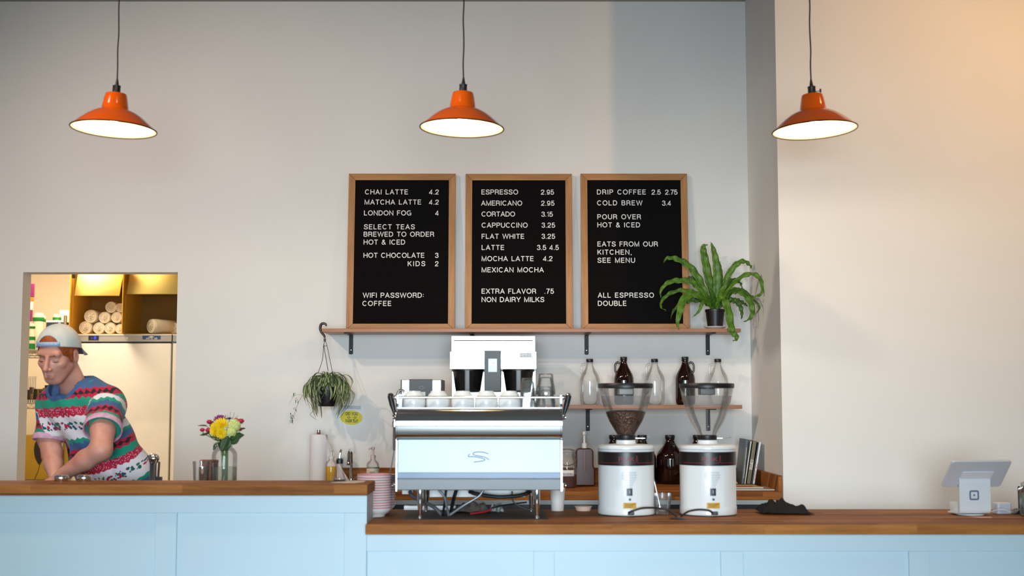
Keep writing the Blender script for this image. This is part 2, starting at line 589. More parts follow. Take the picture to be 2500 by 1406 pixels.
def _sm(*p):
    return [(v.x, v.y) for v in catmull([(a, b, 0) for a, b in p], 6)]
LO, HI = 0.06, 0.94
GLYPH = {
    'A': (0.88, [[(0.04, 0), (0.44, HI), (0.84, 0)], [(0.19, 0.33), (0.69, 0.33)]]),
    'B': (0.78, [[(0.08, LO), (0.08, HI), (0.44, HI)] + _arc(0.44, 0.735, 0.22, 0.205, 90, -90) + [(0.08, 0.53)], [(0.44, 0.53)] + _arc(0.46, 0.295, 0.25, 0.235, 90, -90) + [(0.08, LO)]]),
    'C': (0.90, [_arc(0.46, 0.5, 0.39, 0.45, 42, 318, 22)]),
    'D': (0.86, [[(0.08, LO), (0.08, HI), (0.38, HI)] + _arc(0.38, 0.5, 0.40, 0.44, 90, -90, 18) + [(0.08, LO)]]),
    'E': (0.72, [[(0.68, HI), (0.08, HI), (0.08, LO), (0.70, LO)], [(0.08, 0.52), (0.63, 0.52)]]),
    'F': (0.68, [[(0.66, HI), (0.08, HI), (0.08, 0)], [(0.08, 0.50), (0.58, 0.50)]]),
    'G': (0.94, [_arc(0.47, 0.5, 0.40, 0.45, 45, 330, 22) + [(0.84, 0.46), (0.52, 0.46)], [(0.84, 0.46), (0.84, 0.02)]]),
    'H': (0.84, [[(0.08, 0), (0.08, 1)], [(0.76, 0), (0.76, 1)], [(0.08, 0.52), (0.76, 0.52)]]),
    'I': (0.20, [[(0.10, 0), (0.10, 1)]]),
    'K': (0.80, [[(0.08, 0), (0.08, 1)], [(0.72, 0.98), (0.09, 0.36)], [(0.30, 0.58), (0.76, 0.01)]]),
    'L': (0.66, [[(0.08, 1), (0.08, LO), (0.63, LO)]]),
    'M': (0.98, [[(0.08, 0), (0.08, 0.97), (0.49, 0.06), (0.90, 0.97), (0.90, 0)]]),
    'N': (0.84, [[(0.08, 0), (0.08, 0.96), (0.76, 0.04), (0.76, 1)]]),
    'O': (0.98, [_arc(0.49, 0.5, 0.42, 0.45, 0, 360, 28)]),
    'P': (0.76, [[(0.08, 0), (0.08, HI), (0.44, HI)] + _arc(0.44, 0.70, 0.25, 0.24, 90, -90) + [(0.08, 0.46)]]),
    'R': (0.82, [[(0.08, 0), (0.08, HI), (0.46, HI)] + _arc(0.46, 0.715, 0.25, 0.225, 90, -90) + [(0.08, 0.49)], _sm((0.48, 0.49), (0.66, 0.40), (0.70, 0.2), (0.75, 0.0))]),
    'S': (0.80, [_sm((0.71, 0.70), (0.66, 0.87), (0.40, 0.945), (0.15, 0.86), (0.12, 0.68), (0.27, 0.56), (0.56, 0.47), (0.72, 0.33), (0.68, 0.14), (0.41, 0.055), (0.13, 0.13), (0.07, 0.32))]),
    'T': (0.76, [[(0.02, HI), (0.74, HI)], [(0.38, HI), (0.38, 0)]]),
    'U': (0.84, [[(0.08, 1), (0.08, 0.36)] + _arc(0.42, 0.36, 0.34, 0.31, 180, 360, 16) + [(0.76, 1)]]),
    'V': (0.84, [[(0.04, 1), (0.42, 0.05), (0.80, 1)]]),
    'W': (1.24, [[(0.04, 1), (0.33, 0.05), (0.62, 0.95), (0.91, 0.05), (1.20, 1)]]),
    'X': (0.84, [[(0.05, 0), (0.79, 1)], [(0.05, 1), (0.79, 0)]]),
    'Y': (0.84, [[(0.03, 1), (0.42, 0.44), (0.81, 1)], [(0.42, 0.44), (0.42, 0)]]),
    '&': (0.84, [_sm((0.80, 0.02), (0.45, 0.44), (0.22, 0.74), (0.28, 0.90), (0.42, 0.93), (0.54, 0.82), (0.48, 0.68), (0.22, 0.50), (0.09, 0.30), (0.14, 0.12), (0.33, 0.05), (0.54, 0.13), (0.70, 0.45))]),
    '0': (0.70, [_arc(0.35, 0.5, 0.27, 0.45, 0, 360, 24)]),
    '1': (0.50, [[(0.12, 0.74), (0.34, 0.90), (0.36, 0.98), (0.36, 0)]]),
    '2': (0.70, [_sm((0.08, 0.66), (0.12, 0.86), (0.35, 0.945), (0.58, 0.85), (0.60, 0.64), (0.42, 0.42), (0.18, 0.25), (0.07, LO)) + [(0.64, LO)]]),
    '3': (0.70, [_sm((0.08, 0.72), (0.16, 0.89), (0.34, 0.945), (0.55, 0.87), (0.58, 0.70), (0.44, 0.56), (0.30, 0.53)), _sm((0.30, 0.53), (0.52, 0.48), (0.63, 0.30), (0.56, 0.12), (0.34, 0.055), (0.13, 0.12), (0.06, 0.30))]),
    '4': (0.72, [[(0.50, 0), (0.50, 0.93), (0.06, 0.30), (0.06, 0.25), (0.67, 0.25)]]),
    '5': (0.70, [[(0.60, HI), (0.17, HI), (0.11, 0.50)] + _sm((0.11, 0.50), (0.33, 0.61), (0.56, 0.52), (0.63, 0.32), (0.54, 0.12), (0.33, 0.055), (0.13, 0.12), (0.07, 0.26))]),
    '7': (0.66, [[(0.04, HI), (0.62, HI), (0.36, 0.45), (0.25, 0)]]),
    '9': (0.70, [_arc(0.34, 0.65, 0.26, 0.295, 0, 360, 20), _sm((0.60, 0.66), (0.59, 0.35), (0.48, 0.12), (0.30, 0.055), (0.10, 0.18))]),
    '.': (0.24, [[(0.12, 0.0), (0.12, 0.12)]]),
    ',': (0.24, [[(0.13, 0.12), (0.13, 0.0), (0.06, -0.14)]]),
    ':': (0.24, [[(0.12, 0.18), (0.12, 0.30)], [(0.12, 0.60), (0.12, 0.72)]]),
    '?': (0.66, [_sm((0.07, 0.70), (0.14, 0.88), (0.34, 0.945), (0.54, 0.84), (0.54, 0.66), (0.38, 0.50), (0.33, 0.38), (0.33, 0.26)), [(0.33, 0.0), (0.33, 0.12)]]),
    "'": (0.20, [[(0.10, 1.0), (0.10, 0.74)]]),
    '-': (0.46, [[(0.06, 0.40), (0.40, 0.40)]]),
}

def stroke(bm, pts, t, k=1.0, ox=0.0, oy=0.0, kx=None, depth=0.0006, y=0.0):
    """a flat ribbon of width t along a 2-D path with mitred corners, lying in the x-z plane and facing -y"""
    kx = k if kx is None else kx
    q = [Vector((ox + p[0] * kx, oy + p[1] * k)) for p in pts]
    q = [p for i, p in enumerate(q) if i == 0 or (p - q[i - 1]).length > 1e-7]
    n = len(q)
    closed = n > 3 and (q[0] - q[-1]).length < 1e-6
    if closed:
        q = q[:-1]
        n -= 1
    L, Rr = [], []
    for i in range(n):
        a = q[(i - 1) % n] if (closed or i > 0) else None
        b = q[(i + 1) % n] if (closed or i < n - 1) else None
        d1 = (q[i] - a).normalized() if a is not None else None
        d2 = (b - q[i]).normalized() if b is not None else None
        d1 = d1 or d2
        d2 = d2 or d1
        n1, n2 = Vector((-d1.y, d1.x)), Vector((-d2.y, d2.x))
        m = n1 + n2
        m = m.normalized() if m.length > 1e-4 else n1
        s = min(1 / max(0.35, m.dot(n1)), 2.2) * t / 2
        L.append(q[i] + m * s)
        Rr.append(q[i] - m * s)
    rows = [[bm.verts.new((v.x, yy, v.y)) for v in A] for A in (L, Rr) for yy in (y - depth, y)]
    l0, l1, r0, r1 = rows
    rng = range(n if closed else n - 1)
    for i in rng:
        j = (i + 1) % n
        bm.faces.new((l0[i], l0[j], r0[j], r0[i]))
        bm.faces.new((l1[i], r1[i], r1[j], l1[j]))
        bm.faces.new((l0[i], l1[i], l1[j], l0[j]))
        bm.faces.new((r0[i], r0[j], r1[j], r1[i]))
    if not closed:
        bm.faces.new((l0[0], r0[0], r1[0], l1[0]))
        bm.faces.new((l0[-1], l1[-1], r1[-1], r0[-1]))
    return bm

def word(s, width=None, height=0.01, weight=0.135, depth=0.0006, space=0.42, track=0.12, squeeze=False):
    """lettering in the stroke alphabet; left edge x = 0, baseline z = 0; tracking (or squeezing) fills the width"""
    adv = sum(GLYPH[c][0] if c != ' ' else space for c in s) * height
    gaps = len(s) - 1
    kx = height
    tr = track * height
    if width:
        if gaps and not squeeze:
            tr = (width - adv) / gaps
            if tr < 0.04 * height:
                tr = 0.04 * height
                kx = height * (width - tr * gaps) / adv
        elif squeeze:
            kx = height * width / (adv + tr * gaps)
            tr *= kx / height
    bm = bmesh.new()
    x = 0.0
    for c in s:
        if c == ' ':
            x += space * kx + tr
            continue
        w, st = GLYPH[c]
        for p in st:
            stroke(bm, p, weight * height, height, x, 0, kx, depth)
        x += w * kx + tr
    return bm
# ------------------------------------------------------------------ the setting
YW, YJ, YC, YBAR = 7.51, 6.66, 5.40, 5.70      # back wall, right wall face, counter front edge, back of the raised bar
ZLOW, ZBAR, ZBACK = 0.90, Z(1183, 5.40), Z(1199.6, 6.70)
XJ = X(1833, YW, 900)
PAINT = mat('wall_paint', '#f0eeeb', 0.75, var=0.025, vs=1.3, bmp=0.04, bs=180)
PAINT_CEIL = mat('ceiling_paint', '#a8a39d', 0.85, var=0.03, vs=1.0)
FLOORM = mat('concrete_floor', '#96938f', 0.5, var=0.12, vs=2.5, bmp=0.05)
DL, DR, DT = X(49, YW, 900), X(429, YW, 900), Z(664.5, YW)
bm = BM()
box(bm, -6.2, DL, YW, YW + 0.127, 0, CEIL + 0.1)
box(bm, DR, XJ + 0.2, YW, YW + 0.127, 0, CEIL + 0.1)
box(bm, DL, DR, YW, YW + 0.127, DT, CEIL + 0.1)
struct('wall_back', bm, PAINT)
struct('wall_right', box(BM(), XJ, 6.4, YJ, YW + 0.127, 0, CEIL + 0.1), PAINT)
struct('wall_left', box(BM(), -6.4, -6.2, YFRONT, YW + 0.127, 0, CEIL + 0.1), PAINT)
struct('wall_right_side', box(BM(), 6.4, 6.6, YFRONT, YJ + 0.5, 0, CEIL + 0.1), PAINT)
bm = BM()
box(bm, -6.2, WINDOWS[0][0], YFRONT - 0.2, YFRONT, 0, CEIL + 0.1)
box(bm, WINDOWS[0][1], WINDOWS[1][0], YFRONT - 0.2, YFRONT, 0, CEIL + 0.1)
box(bm, WINDOWS[1][1], WINDOWS[2][0], YFRONT - 0.2, YFRONT, 0, CEIL + 0.1)
box(bm, WINDOWS[2][1], 6.4, YFRONT - 0.2, YFRONT, 0, CEIL + 0.1)
for a, b in WINDOWS:
    box(bm, a, b, YFRONT - 0.2, YFRONT, 0, 0.35)
    box(bm, a, b, YFRONT - 0.2, YFRONT, 2.75, CEIL + 0.1)
struct('wall_front', bm, PAINT_CEIL)
struct('floor', box(BM(), -6.4, 6.6, YFRONT - 0.2, 10.5, -0.1, 0), FLOORM)
struct('ceiling', box(BM(), -6.4, 6.6, YFRONT - 0.2, YW + 0.127, CEIL, CEIL + 0.1), PAINT_CEIL)
# store room behind the doorway
STORE = mat('storeroom_paint', '#f0e0c4', 0.8, var=0.03, vs=1.5)
struct('wall_storeroom_rear', box(BM(), -4.7, -1.2, 10.25, 10.4, 0, 2.8), STORE)
struct('wall_storeroom_left', box(BM(), -4.85, -4.7, YW + 0.127, 10.4, 0, 2.8), STORE)
struct('wall_storeroom_right', box(BM(), -1.2, -1.05, YW + 0.127, 10.4, 0, 2.8), STORE)
struct('ceiling_storeroom', box(BM(), -4.85, -1.05, YW + 0.127, 10.4, 2.8, 2.9), STORE)

# ------------------------------------------------------------------ counters
BUTCHER = wood('butcher_block', ['#5a2e14', '#875226', '#a96c34', '#c48845'], 0, 0.042, 0.62, rough=0.6)
BUTCHER.node_tree.nodes['Principled BSDF'].inputs['Specular IOR Level'].default_value = 0.15
PANELM = mat('pale_blue_paint', '#bdd3de', 0.42, var=0.02, vs=2.0)
xe = X(892, YC, 1280)
xb = X(897, YC, 1190)
bm = box(BM(), xe, 6.35, YC, 6.17, ZLOW - 0.041, ZLOW)
tag(obj('counter_worktop', bm, BUTCHER, bevel=0.003), 'long low butcher-block worktop carrying the espresso machine, grinders and tablet', 'countertop')
bm = box(BM(), -6.15, xb, YC, YBAR, ZBAR - 0.044, ZBAR)
tag(obj('bar_worktop', bm, BUTCHER, bevel=0.003), 'raised narrow wooden bar top at the left, in front of the man', 'countertop')

def base_unit(name, label, x0, x1, zt, panel_top, cuts, y0, y1):
    t = thing(name, label, 'counter base', ((x0 + x1) / 2, y0, 0))
    ox = (x0 + x1) / 2
    obj('body', box(BM(), x0 - ox, x1 - ox, 0.014, y1 - y0, 0, zt), PANELM, t)
    obj('top_rail', box(BM(), x0 - ox, x1 - ox, 0, 0.0145, panel_top, zt), PANELM, t, bevel=0.0012)
    obj('bottom_rail', box(BM(), x0 - ox, x1 - ox, 0, 0.0145, 0, 0.16), PANELM, t, bevel=0.0012)
    for a, b in cuts:
        obj('stile', box(BM(), a - ox, b - ox, 0.0002, 0.0145, 0.16, panel_top), PANELM, t, bevel=0.0012)
    return t
yf = YC + 0.05
pl = [X(p, yf, 1330) for p in (378, 430, 840, 892)]
base_unit('bar_counter', 'pale blue panelled base under the raised bar at the left', -6.15, xe, ZBAR - 0.0445, Z(1252, yf),
          [(pl[0], pl[1]), (pl[2], xe), (pl[0] - 0.93, pl[0] - 0.84), (-6.15, -6.05)], yf, YBAR - 0.02)
q = [X(p, yf, 1380) for p in (1303, 1353, 1760, 1815, 2220, 2270, 2677, 2730)]
base_unit('service_counter', 'pale blue panelled base under the low worktop', xe + 0.0005, 6.35, ZLOW - 0.0415, Z(1346, yf),
          [(xe + 0.0006, xe + 0.002), (q[0], q[1]), (q[2], q[3]), (q[4], q[5]), (q[6], q[7])], yf, 6.12)
STEEL = mat('brushed_steel', '#c4c6c8', 0.28, 1.0, var=0.05, vs=40, vstretch=(1, 1, 30))
CHROME = mat('chrome', '#e8eaec', 0.05, 1.0, var=0.02)
POLISHED = mat('polished_steel', '#e4e8ea', 0.12, 1.0, var=0.02, vs=3)
DARKMETAL = mat('black_metal', '#1b1c20', 0.45, 0.6, var=0.1)
BLACKP = mat('black_plastic', '#17161a', 0.4, var=0.1)
RUBBER = mat('black_rubber', '#131316', 0.6, var=0.1)
WHITEP = mat('white_plastic', '#e9ebee', 0.3, var=0.02)
# steel work counter behind the bar, where the man is working
ZWK = 0.965
t = thing('work_counter', 'steel work counter hidden behind the raised bar', 'work counter', (-2.3, YBAR + 0.01, 0))
obj('worktop', box(BM(), -1.6, 1.55, 0.0, 0.34, ZWK - 0.03, ZWK), STEEL, t, bevel=0.002)
obj('body', box(BM(), -1.58, 1.53, 0.03, 0.30, 0, ZWK - 0.031), STEEL, t)
# back counter against the wall
xl = X(742, 6.72, 1190)
ZB = ZBACK
YB0 = 6.68
bm = box(BM(), xl, XJ - 0.002, YB0, YW - 0.002, ZB - 0.042, ZB)
tag(obj('back_worktop', bm, BUTCHER, bevel=0.002), 'wooden worktop along the back wall, behind the grinders', 'countertop')
t = thing('backsplash', 'low wooden backsplash strip running round the back worktop', 'backsplash', (0, YW, ZB))
zs = Z(1141.5, YW) - ZB
obj('rear_board', box(BM(), X(828, YW), XJ - 0.022, -0.022, -0.002, 0.0005, zs), BUTCHER, t, bevel=0.0015)
obj('side_board', box(BM(), XJ - 0.021, XJ - 0.002, YB0 - YW, -0.002, 0.0005, zs), BUTCHER, t, bevel=0.0015)
WHITEMETAL = mat('white_enamel', '#d9dcdb', 0.35, var=0.03)
x0, x1 = X(960, YB0, 1225), XJ - 0.03
t = thing('undercounter_fridge', 'undercounter fridge below the back worktop with a pale top edge', 'fridge', ((x0 + x1) / 2, YB0 + 0.02, 0))
w = (x1 - x0) / 2
obj('top_edge', box(BM(), -w, w, 0, 0.7, ZB - 0.066, ZB - 0.043), WHITEMETAL, t, bevel=0.002)
obj('vent_grille', box(BM(), -w, w, 0.03, 0.06, ZB - 0.15, ZB - 0.067), BLACKP, t)
obj('cabinet', box(BM(), -w, w, 0.06, 0.7, 0.0, ZB - 0.067), BLACKP, t)
for k in range(3):
    a = -w + 2 * w * k / 3
    d = obj('door', box(BM(), a + 0.01, a + 2 * w / 3 - 0.01, 0.0, 0.05, 0.1, ZB - 0.16), STEEL, t, bevel=0.003)
    obj('handle', box(BM(), a + 0.05, a + 2 * w / 3 - 0.05, -0.03, -0.001, ZB - 0.22, ZB - 0.2), STEEL, d, bevel=0.003)
t = thing('sink_cabinet', 'plain cabinet below the left end of the back worktop', 'cabinet', ((xl + x0) / 2, YB0 + 0.03, 0))
w = (x0 - xl) / 2 - 0.01
obj('body', box(BM(), -w, w, 0.02, 0.75, 0, ZB - 0.043), PANELM, t)
obj('door', box(BM(), -w + 0.01, w - 0.01, 0, 0.019, 0.1, ZB - 0.06), PANELM, t, bevel=0.002)
# ------------------------------------------------------------------ pendant lamps
ORANGE = mat('orange_enamel', '#ee6000', 0.16, var=0.02, coat=0.6)
CREAM = mat('white_enamel_inside', '#ffe6a0', 0.4, var=0.01)
RIMB = mat('black_enamel_rim', '#241616', 0.35, var=0.05)
CORD = mat('black_cord', '#15121c', 0.7, var=0.1)
BULB = mat('frosted_bulb', '#fff2d8', 0.4, var=0, emit='#ffe9bd', es=6.0)

def pendant(px, py, label, roll, Y=5.60, key=None):
    s = 207 / 2 * U(Y)                       # rim radius
    o = P(px, py, Y)
    t = thing('pendant_lamp', label, 'lamp', o, group='orange pendant lamps over the counter', rot=(R(-1), R(roll), R(random.uniform(-8, 8))))
    prof = [(1.0, 0.0), (0.985, 0.02), (0.93, 0.075), (0.82, 0.175), (0.69, 0.285), (0.56, 0.375), (0.44, 0.435), (0.335, 0.475), (0.318, 0.49), (0.300, 0.60), (0.275, 0.74), (0.252, 0.845), (0.240, 0.865), (0.215, 0.875), (0.02, 0.878)]
    P_ = [(r * s, z * s) for r, z in prof]
    sh = obj('shade', lathe(BM(), P_, 64, cap0=False, cap1=False), ORANGE, t, smooth=50)
    inner = [(0.982 * s, 0.004 * s)] + [(r * s * 0.985, z * s - 0.0025) for r, z in prof[1:8]] + [(0.30 * s, 0.47 * s), (0.26 * s, 0.70 * s), (0.02 * s, 0.72 * s)]
    obj('inner_face', lathe(BM(), inner, 64, cap0=False, cap1=False), CREAM, sh, smooth=60)
    ring = [Vector((s * math.cos(a), s * math.sin(a), 0)) for a in [2 * PI * k / 72 for k in range(72)]]
    bm = BM()
    vs = []
    for k in range(72):
        a = 2 * PI * k / 72
        vs.append([bm.verts.new(((s + 0.0034 * math.cos(b)) * math.cos(a), (s + 0.0034 * math.cos(b)) * math.sin(a), 0.0034 * math.sin(b))) for b in [2 * PI * j / 8 for j in range(8)]])
    for k in range(72):
        for j in range(8):
            bm.faces.new((vs[k][j], vs[(k + 1) % 72][j], vs[(k + 1) % 72][(j + 1) % 8], vs[k][(j + 1) % 8]))
    obj('rim', bm, RIMB, sh)
    zt = 0.879 * s
    so = obj('lamp_socket', lathe(BM(), [(0.017, zt), (0.0175, zt + 0.004), (0.0165, zt + 0.028), (0.0175, zt + 0.030), (0.0175, zt + 0.034), (0.011, zt + 0.037)], 24), BLACKP, t)
    obj('strain_relief', lathe(BM(), [(0.0085, zt + 0.036), (0.0075, zt + 0.045), (0.0045, zt + 0.062), (0.004, zt + 0.066)], 16), BLACKP, so)
    if key:
        bm = tube(BM(), [(0.016, 0, zt + 0.011), (0.034, 0, zt + 0.013)], 0.0018, 6)
        box(bm, 0.033, 0.0405, -0.003, 0.003, zt + 0.006, zt + 0.022)
        obj('switch_key', bm, BLACKP, so, bevel=0.001)
    top = Vector((0, 0, zt + 0.064))
    # cord hangs vertically in the world, so undo the tilt of the lamp
    inv = Euler(t.rotation_euler).to_matrix().inverted()
    up = inv @ Vector((random.uniform(-0.002, 0.002), 0, 1))
    L = CEIL - o.z - top.z - 0.02
    pts = [top + up * (L * k / 14) + inv @ Vector((0.0016 * math.sin(k * 2.1 + px), 0, 0)) * (1 if 0 < k < 14 else 0) for k in range(15)]
    obj('cord', tube(BM(), pts, 0.0031, 8, smooth=3), CORD, t)
    obj('ceiling_rose', put(lathe(BM(), [(0.055, -0.018), (0.05, 0.0), (0.0, 0.0)], 32), Matrix.Translation(top + up * L) @ inv.to_4x4()), BLACKP, t)
    obj('bulb', lathe(BM(), [(0.0, 0.175 * s), (0.016, 0.185 * s), (0.027, 0.25 * s), (0.029, 0.33 * s), (0.022, 0.46 * s), (0.013, 0.56 * s), (0.013, 0.605 * s)], 24), BULB, t)
    li = lamp('pendant_light', 'POINT', (0, 0, 0.13 * s), *power('pendant'), 0.028)
    li.parent = t
    return t
random.seed(4)
pendant(277.5, 316, 'orange enamel pendant lamp at the left, above the raised bar', 2.2)
pendant(1127.5, 313, 'orange enamel pendant lamp in the middle, above the menu boards', 1.6)
pendant(1989, 318, 'orange enamel pendant lamp at the right with a switch key on its socket', -2.8, key=True)

# ------------------------------------------------------------------ shelves
OAK_X = wood('oak_along', ['#8a5a30', '#a8733f', '#bd8850', '#c99a64'], 0, 0.3, 9.0, 0.8, rough=0.45, staves=False)
OAK_Z = wood('oak_upright', ['#8a5a30', '#a8733f', '#bd8850', '#c99a64'], 2, 0.3, 9.0, 0.8, rough=0.45, staves=False)
SHELFW = wood('shelf_wood', ['#8f5c36', '#a86f44', '#b98052'], 0, 0.06, 1.1, 0.9, rough=0.4)
YS = 7.23
def shelf(name, label, xa, xb_, ytop, ybot, brackets, blen):
    x0, x1 = X(xa, YS, ytop), X(xb_, YS, ytop)
    zt, zb = Z(ytop, YS), Z(ybot, YS)
    t = thing(name, label, 'shelf', ((x0 + x1) / 2, YW, zb))
    w = (x1 - x0) / 2
    obj('board', box(BM(), -w, w, YS - YW, -0.0015, 0, zt - zb), SHELFW, t, bevel=0.0015)
    for px, yb in brackets:
        bx = X(px, YW, yb) - (x0 + x1) / 2
        L = zb - Z(yb, YW)
        bm = prism(BM(), rrect(bx - 0.0115, bx + 0.0115, -L, -0.0005, 0.006), -0.0065, -0.0012, 'y')
        box(bm, bx - 0.0115, bx + 0.0115, -0.24, -0.0012, -0.0058, -0.0005)
        b = obj('bracket', bm, DARKMETAL, t, bevel=0.0006, bseg=1)
        obj('screw', put(lathe(BM(), [(0.0035, 0), (0.0025, 0.0012), (0, 0.0014)], 10), T(bx, -0.0066, -L + 0.025) @ RX(PI / 2)), STEEL, b)
    return zt
ZS1 = shelf('wall_shelf', 'upper oak wall shelf carrying the menu boards and the fern', 786, 1809, 802, 810.5, [(857, 865), (1153, 866), (1432, 866), (1728, 867)], 0.13)
ZS2 = shelf('wall_shelf', 'lower short oak wall shelf carrying the glass jugs', 1318, 1812, 988.5, 998, [(1435, 1052), (1729, 1052)], 0.13)

# ------------------------------------------------------------------ menu letter boards
FELT = new_mat('black_felt')
def _felt():
    m, nt, b = FELT
    b.inputs['Base Color'].default_value = lin('#0b0a0b')
    b.inputs['Roughness'].default_value = 0.95
    b.inputs['Specular IOR Level'].default_value = 0.15
    w = nt.nodes.new('ShaderNodeTexWave')
    w.bands_direction = 'Z'
    w.inputs['Scale'].default_value = 55
    w.inputs['Distortion'].default_value = 0
    nt.links.new(coords(nt), w.inputs[0])
    r = ramp(nt, [(0.0, lin('#060506')), (1.0, lin('#141213'))], w.outputs[1])
    nt.links.new(r.outputs[0], b.inputs['Base Color'])
    bump(nt, b, w.outputs[1], 0.5, 0.003)
    return m
FELT = _felt()
LETTER = mat('white_letters', '#f1f1ee', 0.45, var=0)
def board(label, x0t, x1t, x0b, x1b, yt, lines):
    YBD = 7.445
    yb = 804
    a, b_ = P((x0t + x0b) / 2, (yt + yb) / 2, YBD), P((x1t + x1b) / 2, (yt + yb) / 2, YBD)
    zt = Z(yt, YBD)
    H = zt - ZS1 - 0.0005
    W = (b_.x - a.x)
    cx = (a.x + b_.x) / 2
    lean = math.atan(0.055 / H)
    t = thing('letter_board', label, 'menu board', (cx, 7.425, ZS1 + 0.0008), group='oak framed menu letter boards on the shelf', rot=(-lean, 0, 0))
    f, d = 0.0385, 0.022
    w = W / 2
    for pl, m in (([(-w, 0), (w, 0), (w - f, f), (-w + f, f)], OAK_X), ([(-w, H), (w, H), (w - f, H - f), (-w + f, H - f)], OAK_X),
                  ([(-w, 0), (-w, H), (-w + f, H - f), (-w + f, f)], OAK_Z), ([(w, 0), (w, H), (w - f, H - f), (w - f, f)], OAK_Z)):
        g = 0.0004
        cxp, czp = sum(p[0] for p in pl) / 4, sum(p[1] for p in pl) / 4
        pl = [(cxp + (p[0] - cxp) * (1 - g), czp + (p[1] - czp) * (1 - g)) for p in pl]
        obj('frame_rail', prism(BM(), pl, 0, d, 'y'), m, t, bevel=0.0022)
    obj('felt_panel', box(BM(), -w + f - 0.004, w - f + 0.004, 0.008, 0.018, f - 0.004, H - f + 0.004), FELT, t)
    for s, px0, px1, yc in lines:
        pa, pb = P(px0, yc + 6.0, YBD), P(px1, yc + 6.0, YBD)
        bm = word(s, pb.x - pa.x, 12.2 * U(YBD), 0.15, 0.0022)
        put(bm, T(pa.x - cx, 0.0076, (pa.z - ZS1) / math.cos(lean)))
        obj('lettering', bm, LETTER, t, smooth=0)
    return t
board('left oak letter board listing teas, hot chocolate and the wifi password', 849, 1110, 846.5, 1112, 420.5, [
    ('CHAI LATTE', 889.4, 995, 466.3), ('4.2', 1046.8, 1070.5, 466.5), ('MATCHA LATTE', 888.5, 1027.4, 491.4), ('4.2', 1046.8, 1070.5, 491.6),
    ('LONDON FOG', 887.3, 1003.5, 518.3), ('4', 1062, 1070, 518.6), ('SELECT TEAS', 887.3, 1012, 552.6), ('BREWED TO ORDER', 886.7, 1059.4, 570.8),
    ('HOT & ICED', 886.7, 988.6, 590.3), ('HOT CHOCOLATE', 886.7, 1036, 622.8), ('3', 1061.8, 1070, 623), ('KIDS', 995, 1038, 643.4), ('2', 1061.8, 1070, 643.6),
    ('WIFI PASSWORD:', 885.9, 1035, 721), ('COFFEE', 885, 955.5, 741)])
board('middle oak letter board listing the espresso drinks', 1135, 1394.5, 1136.5, 1401, 421, [
    ('ESPRESSO', 1175, 1265, 466.5), ('2.95', 1321, 1353, 466.8), ('AMERICANO', 1174.4, 1275, 494), ('2.95', 1321.5, 1354, 494.2), ('CORTADO', 1175.4, 1257.5, 521),
    ('3.15', 1322, 1350, 521.4), ('CAPPUCCINO', 1175.7, 1288.4, 548.5), ('3.25', 1322.4, 1355.6, 548.5), ('FLAT WHITE', 1175.7, 1280, 576), ('3.25', 1322.4, 1355.6, 576),
    ('LATTE', 1175.7, 1231, 603.5), ('3.5 4.5', 1311, 1364.5, 603.5), ('MOCHA LATTE', 1175.7, 1303, 631), ('4.2', 1326, 1349, 631), ('MEXICAN MOCHA', 1175.7, 1327.5, 658.5),
    ('EXTRA FLAVOR', 1175.7, 1309, 711), ('.75', 1328.7, 1352.3, 711), ('NON DAIRY MILKS', 1175.7, 1328.7, 731.5)])
board('right oak letter board listing drip coffee, partly behind the fern', 1418, 1679, 1420, 1684, 420.5, [
    ('DRIP COFFEE', 1458.3, 1578.4, 466.5), ('2.5', 1592.4, 1614.8, 466.8), ('2.75', 1625.6, 1655.8, 466.8), ('COLD BREW', 1458.6, 1569.7, 493.5), ('3.4', 1617.8, 1640, 494),
    ('POUR OVER', 1459, 1566, 527.8), ('HOT & ICED', 1459, 1563.8, 547.8), ('EATS FROM OUR', 1459, 1607, 595), ('KITCHEN,', 1459, 1543, 615), ('SEE MENU', 1459, 1551, 635),
    ('ALL ESPRESSO', 1459.5, 1596.6, 720.8), ('DOUBLE', 1459.5, 1529.4, 740.8)])

# ------------------------------------------------------------------ bird's-nest fern on the shelf
def leaf_mat(name, cols, stripe=None, rough=0.4):
    if name in MATS:
        return MATS[name]
    m, nt, b = new_mat(name)
    uv = nt.nodes.new('ShaderNodeUVMap')
    sp = nt.nodes.new('ShaderNodeSeparateXYZ')
    nt.links.new(uv.outputs[0], sp.inputs[0])
    n = noise(nt, coords(nt), 30, 3)
    r = ramp(nt, [(0.3, lin(cols[0])), (0.7, lin(cols[1]))], n)
    col = r.outputs[0]
    d = mth(nt, 'ABSOLUTE', mth(nt, 'SUBTRACT', sp.outputs[0], 0.5))
    if stripe:
        k = ramp(nt, [(0.0, (1, 1, 1, 1)), (0.17, (1, 1, 1, 1)), (0.26, (0, 0, 0, 1))], d)
        col = mixc(nt, k.outputs[0], col, lin(stripe))
    else:
        k = ramp(nt, [(0.0, (1, 1, 1, 1)), (0.035, (0, 0, 0, 1))], d)
        col = mixc(nt, mth(nt, 'MULTIPLY', k.outputs[0], 0.5), col, lin('#a9b85a'))
    nt.links.new(col, b.inputs['Base Color'])
    b.inputs['Roughness'].default_value = rough
    tr = nt.nodes.new('ShaderNodeBsdfTranslucent')
    nt.links.new(col, tr.inputs[0])
    mx = nt.nodes.new('ShaderNodeMixShader')
    mx.inputs[0].default_value = 0.25
    nt.links.new(b.outputs[0], mx.inputs[1])
    nt.links.new(tr.outputs[0], mx.inputs[2])
    nt.links.new(mx.outputs[0], nt.nodes['Material Output'].inputs[0])
    MATS[name] = m
    return m
FERN = leaf_mat('fern_leaf', ['#456f1a', '#6f9c2e'])
FERN2 = leaf_mat('fern_leaf_dark', ['#33571a', '#4f7d27'])
SOIL = mat('potting_soil', '#33261c', 0.95, var=0.4, vs=80, bmp=0.6)
YF = 7.33
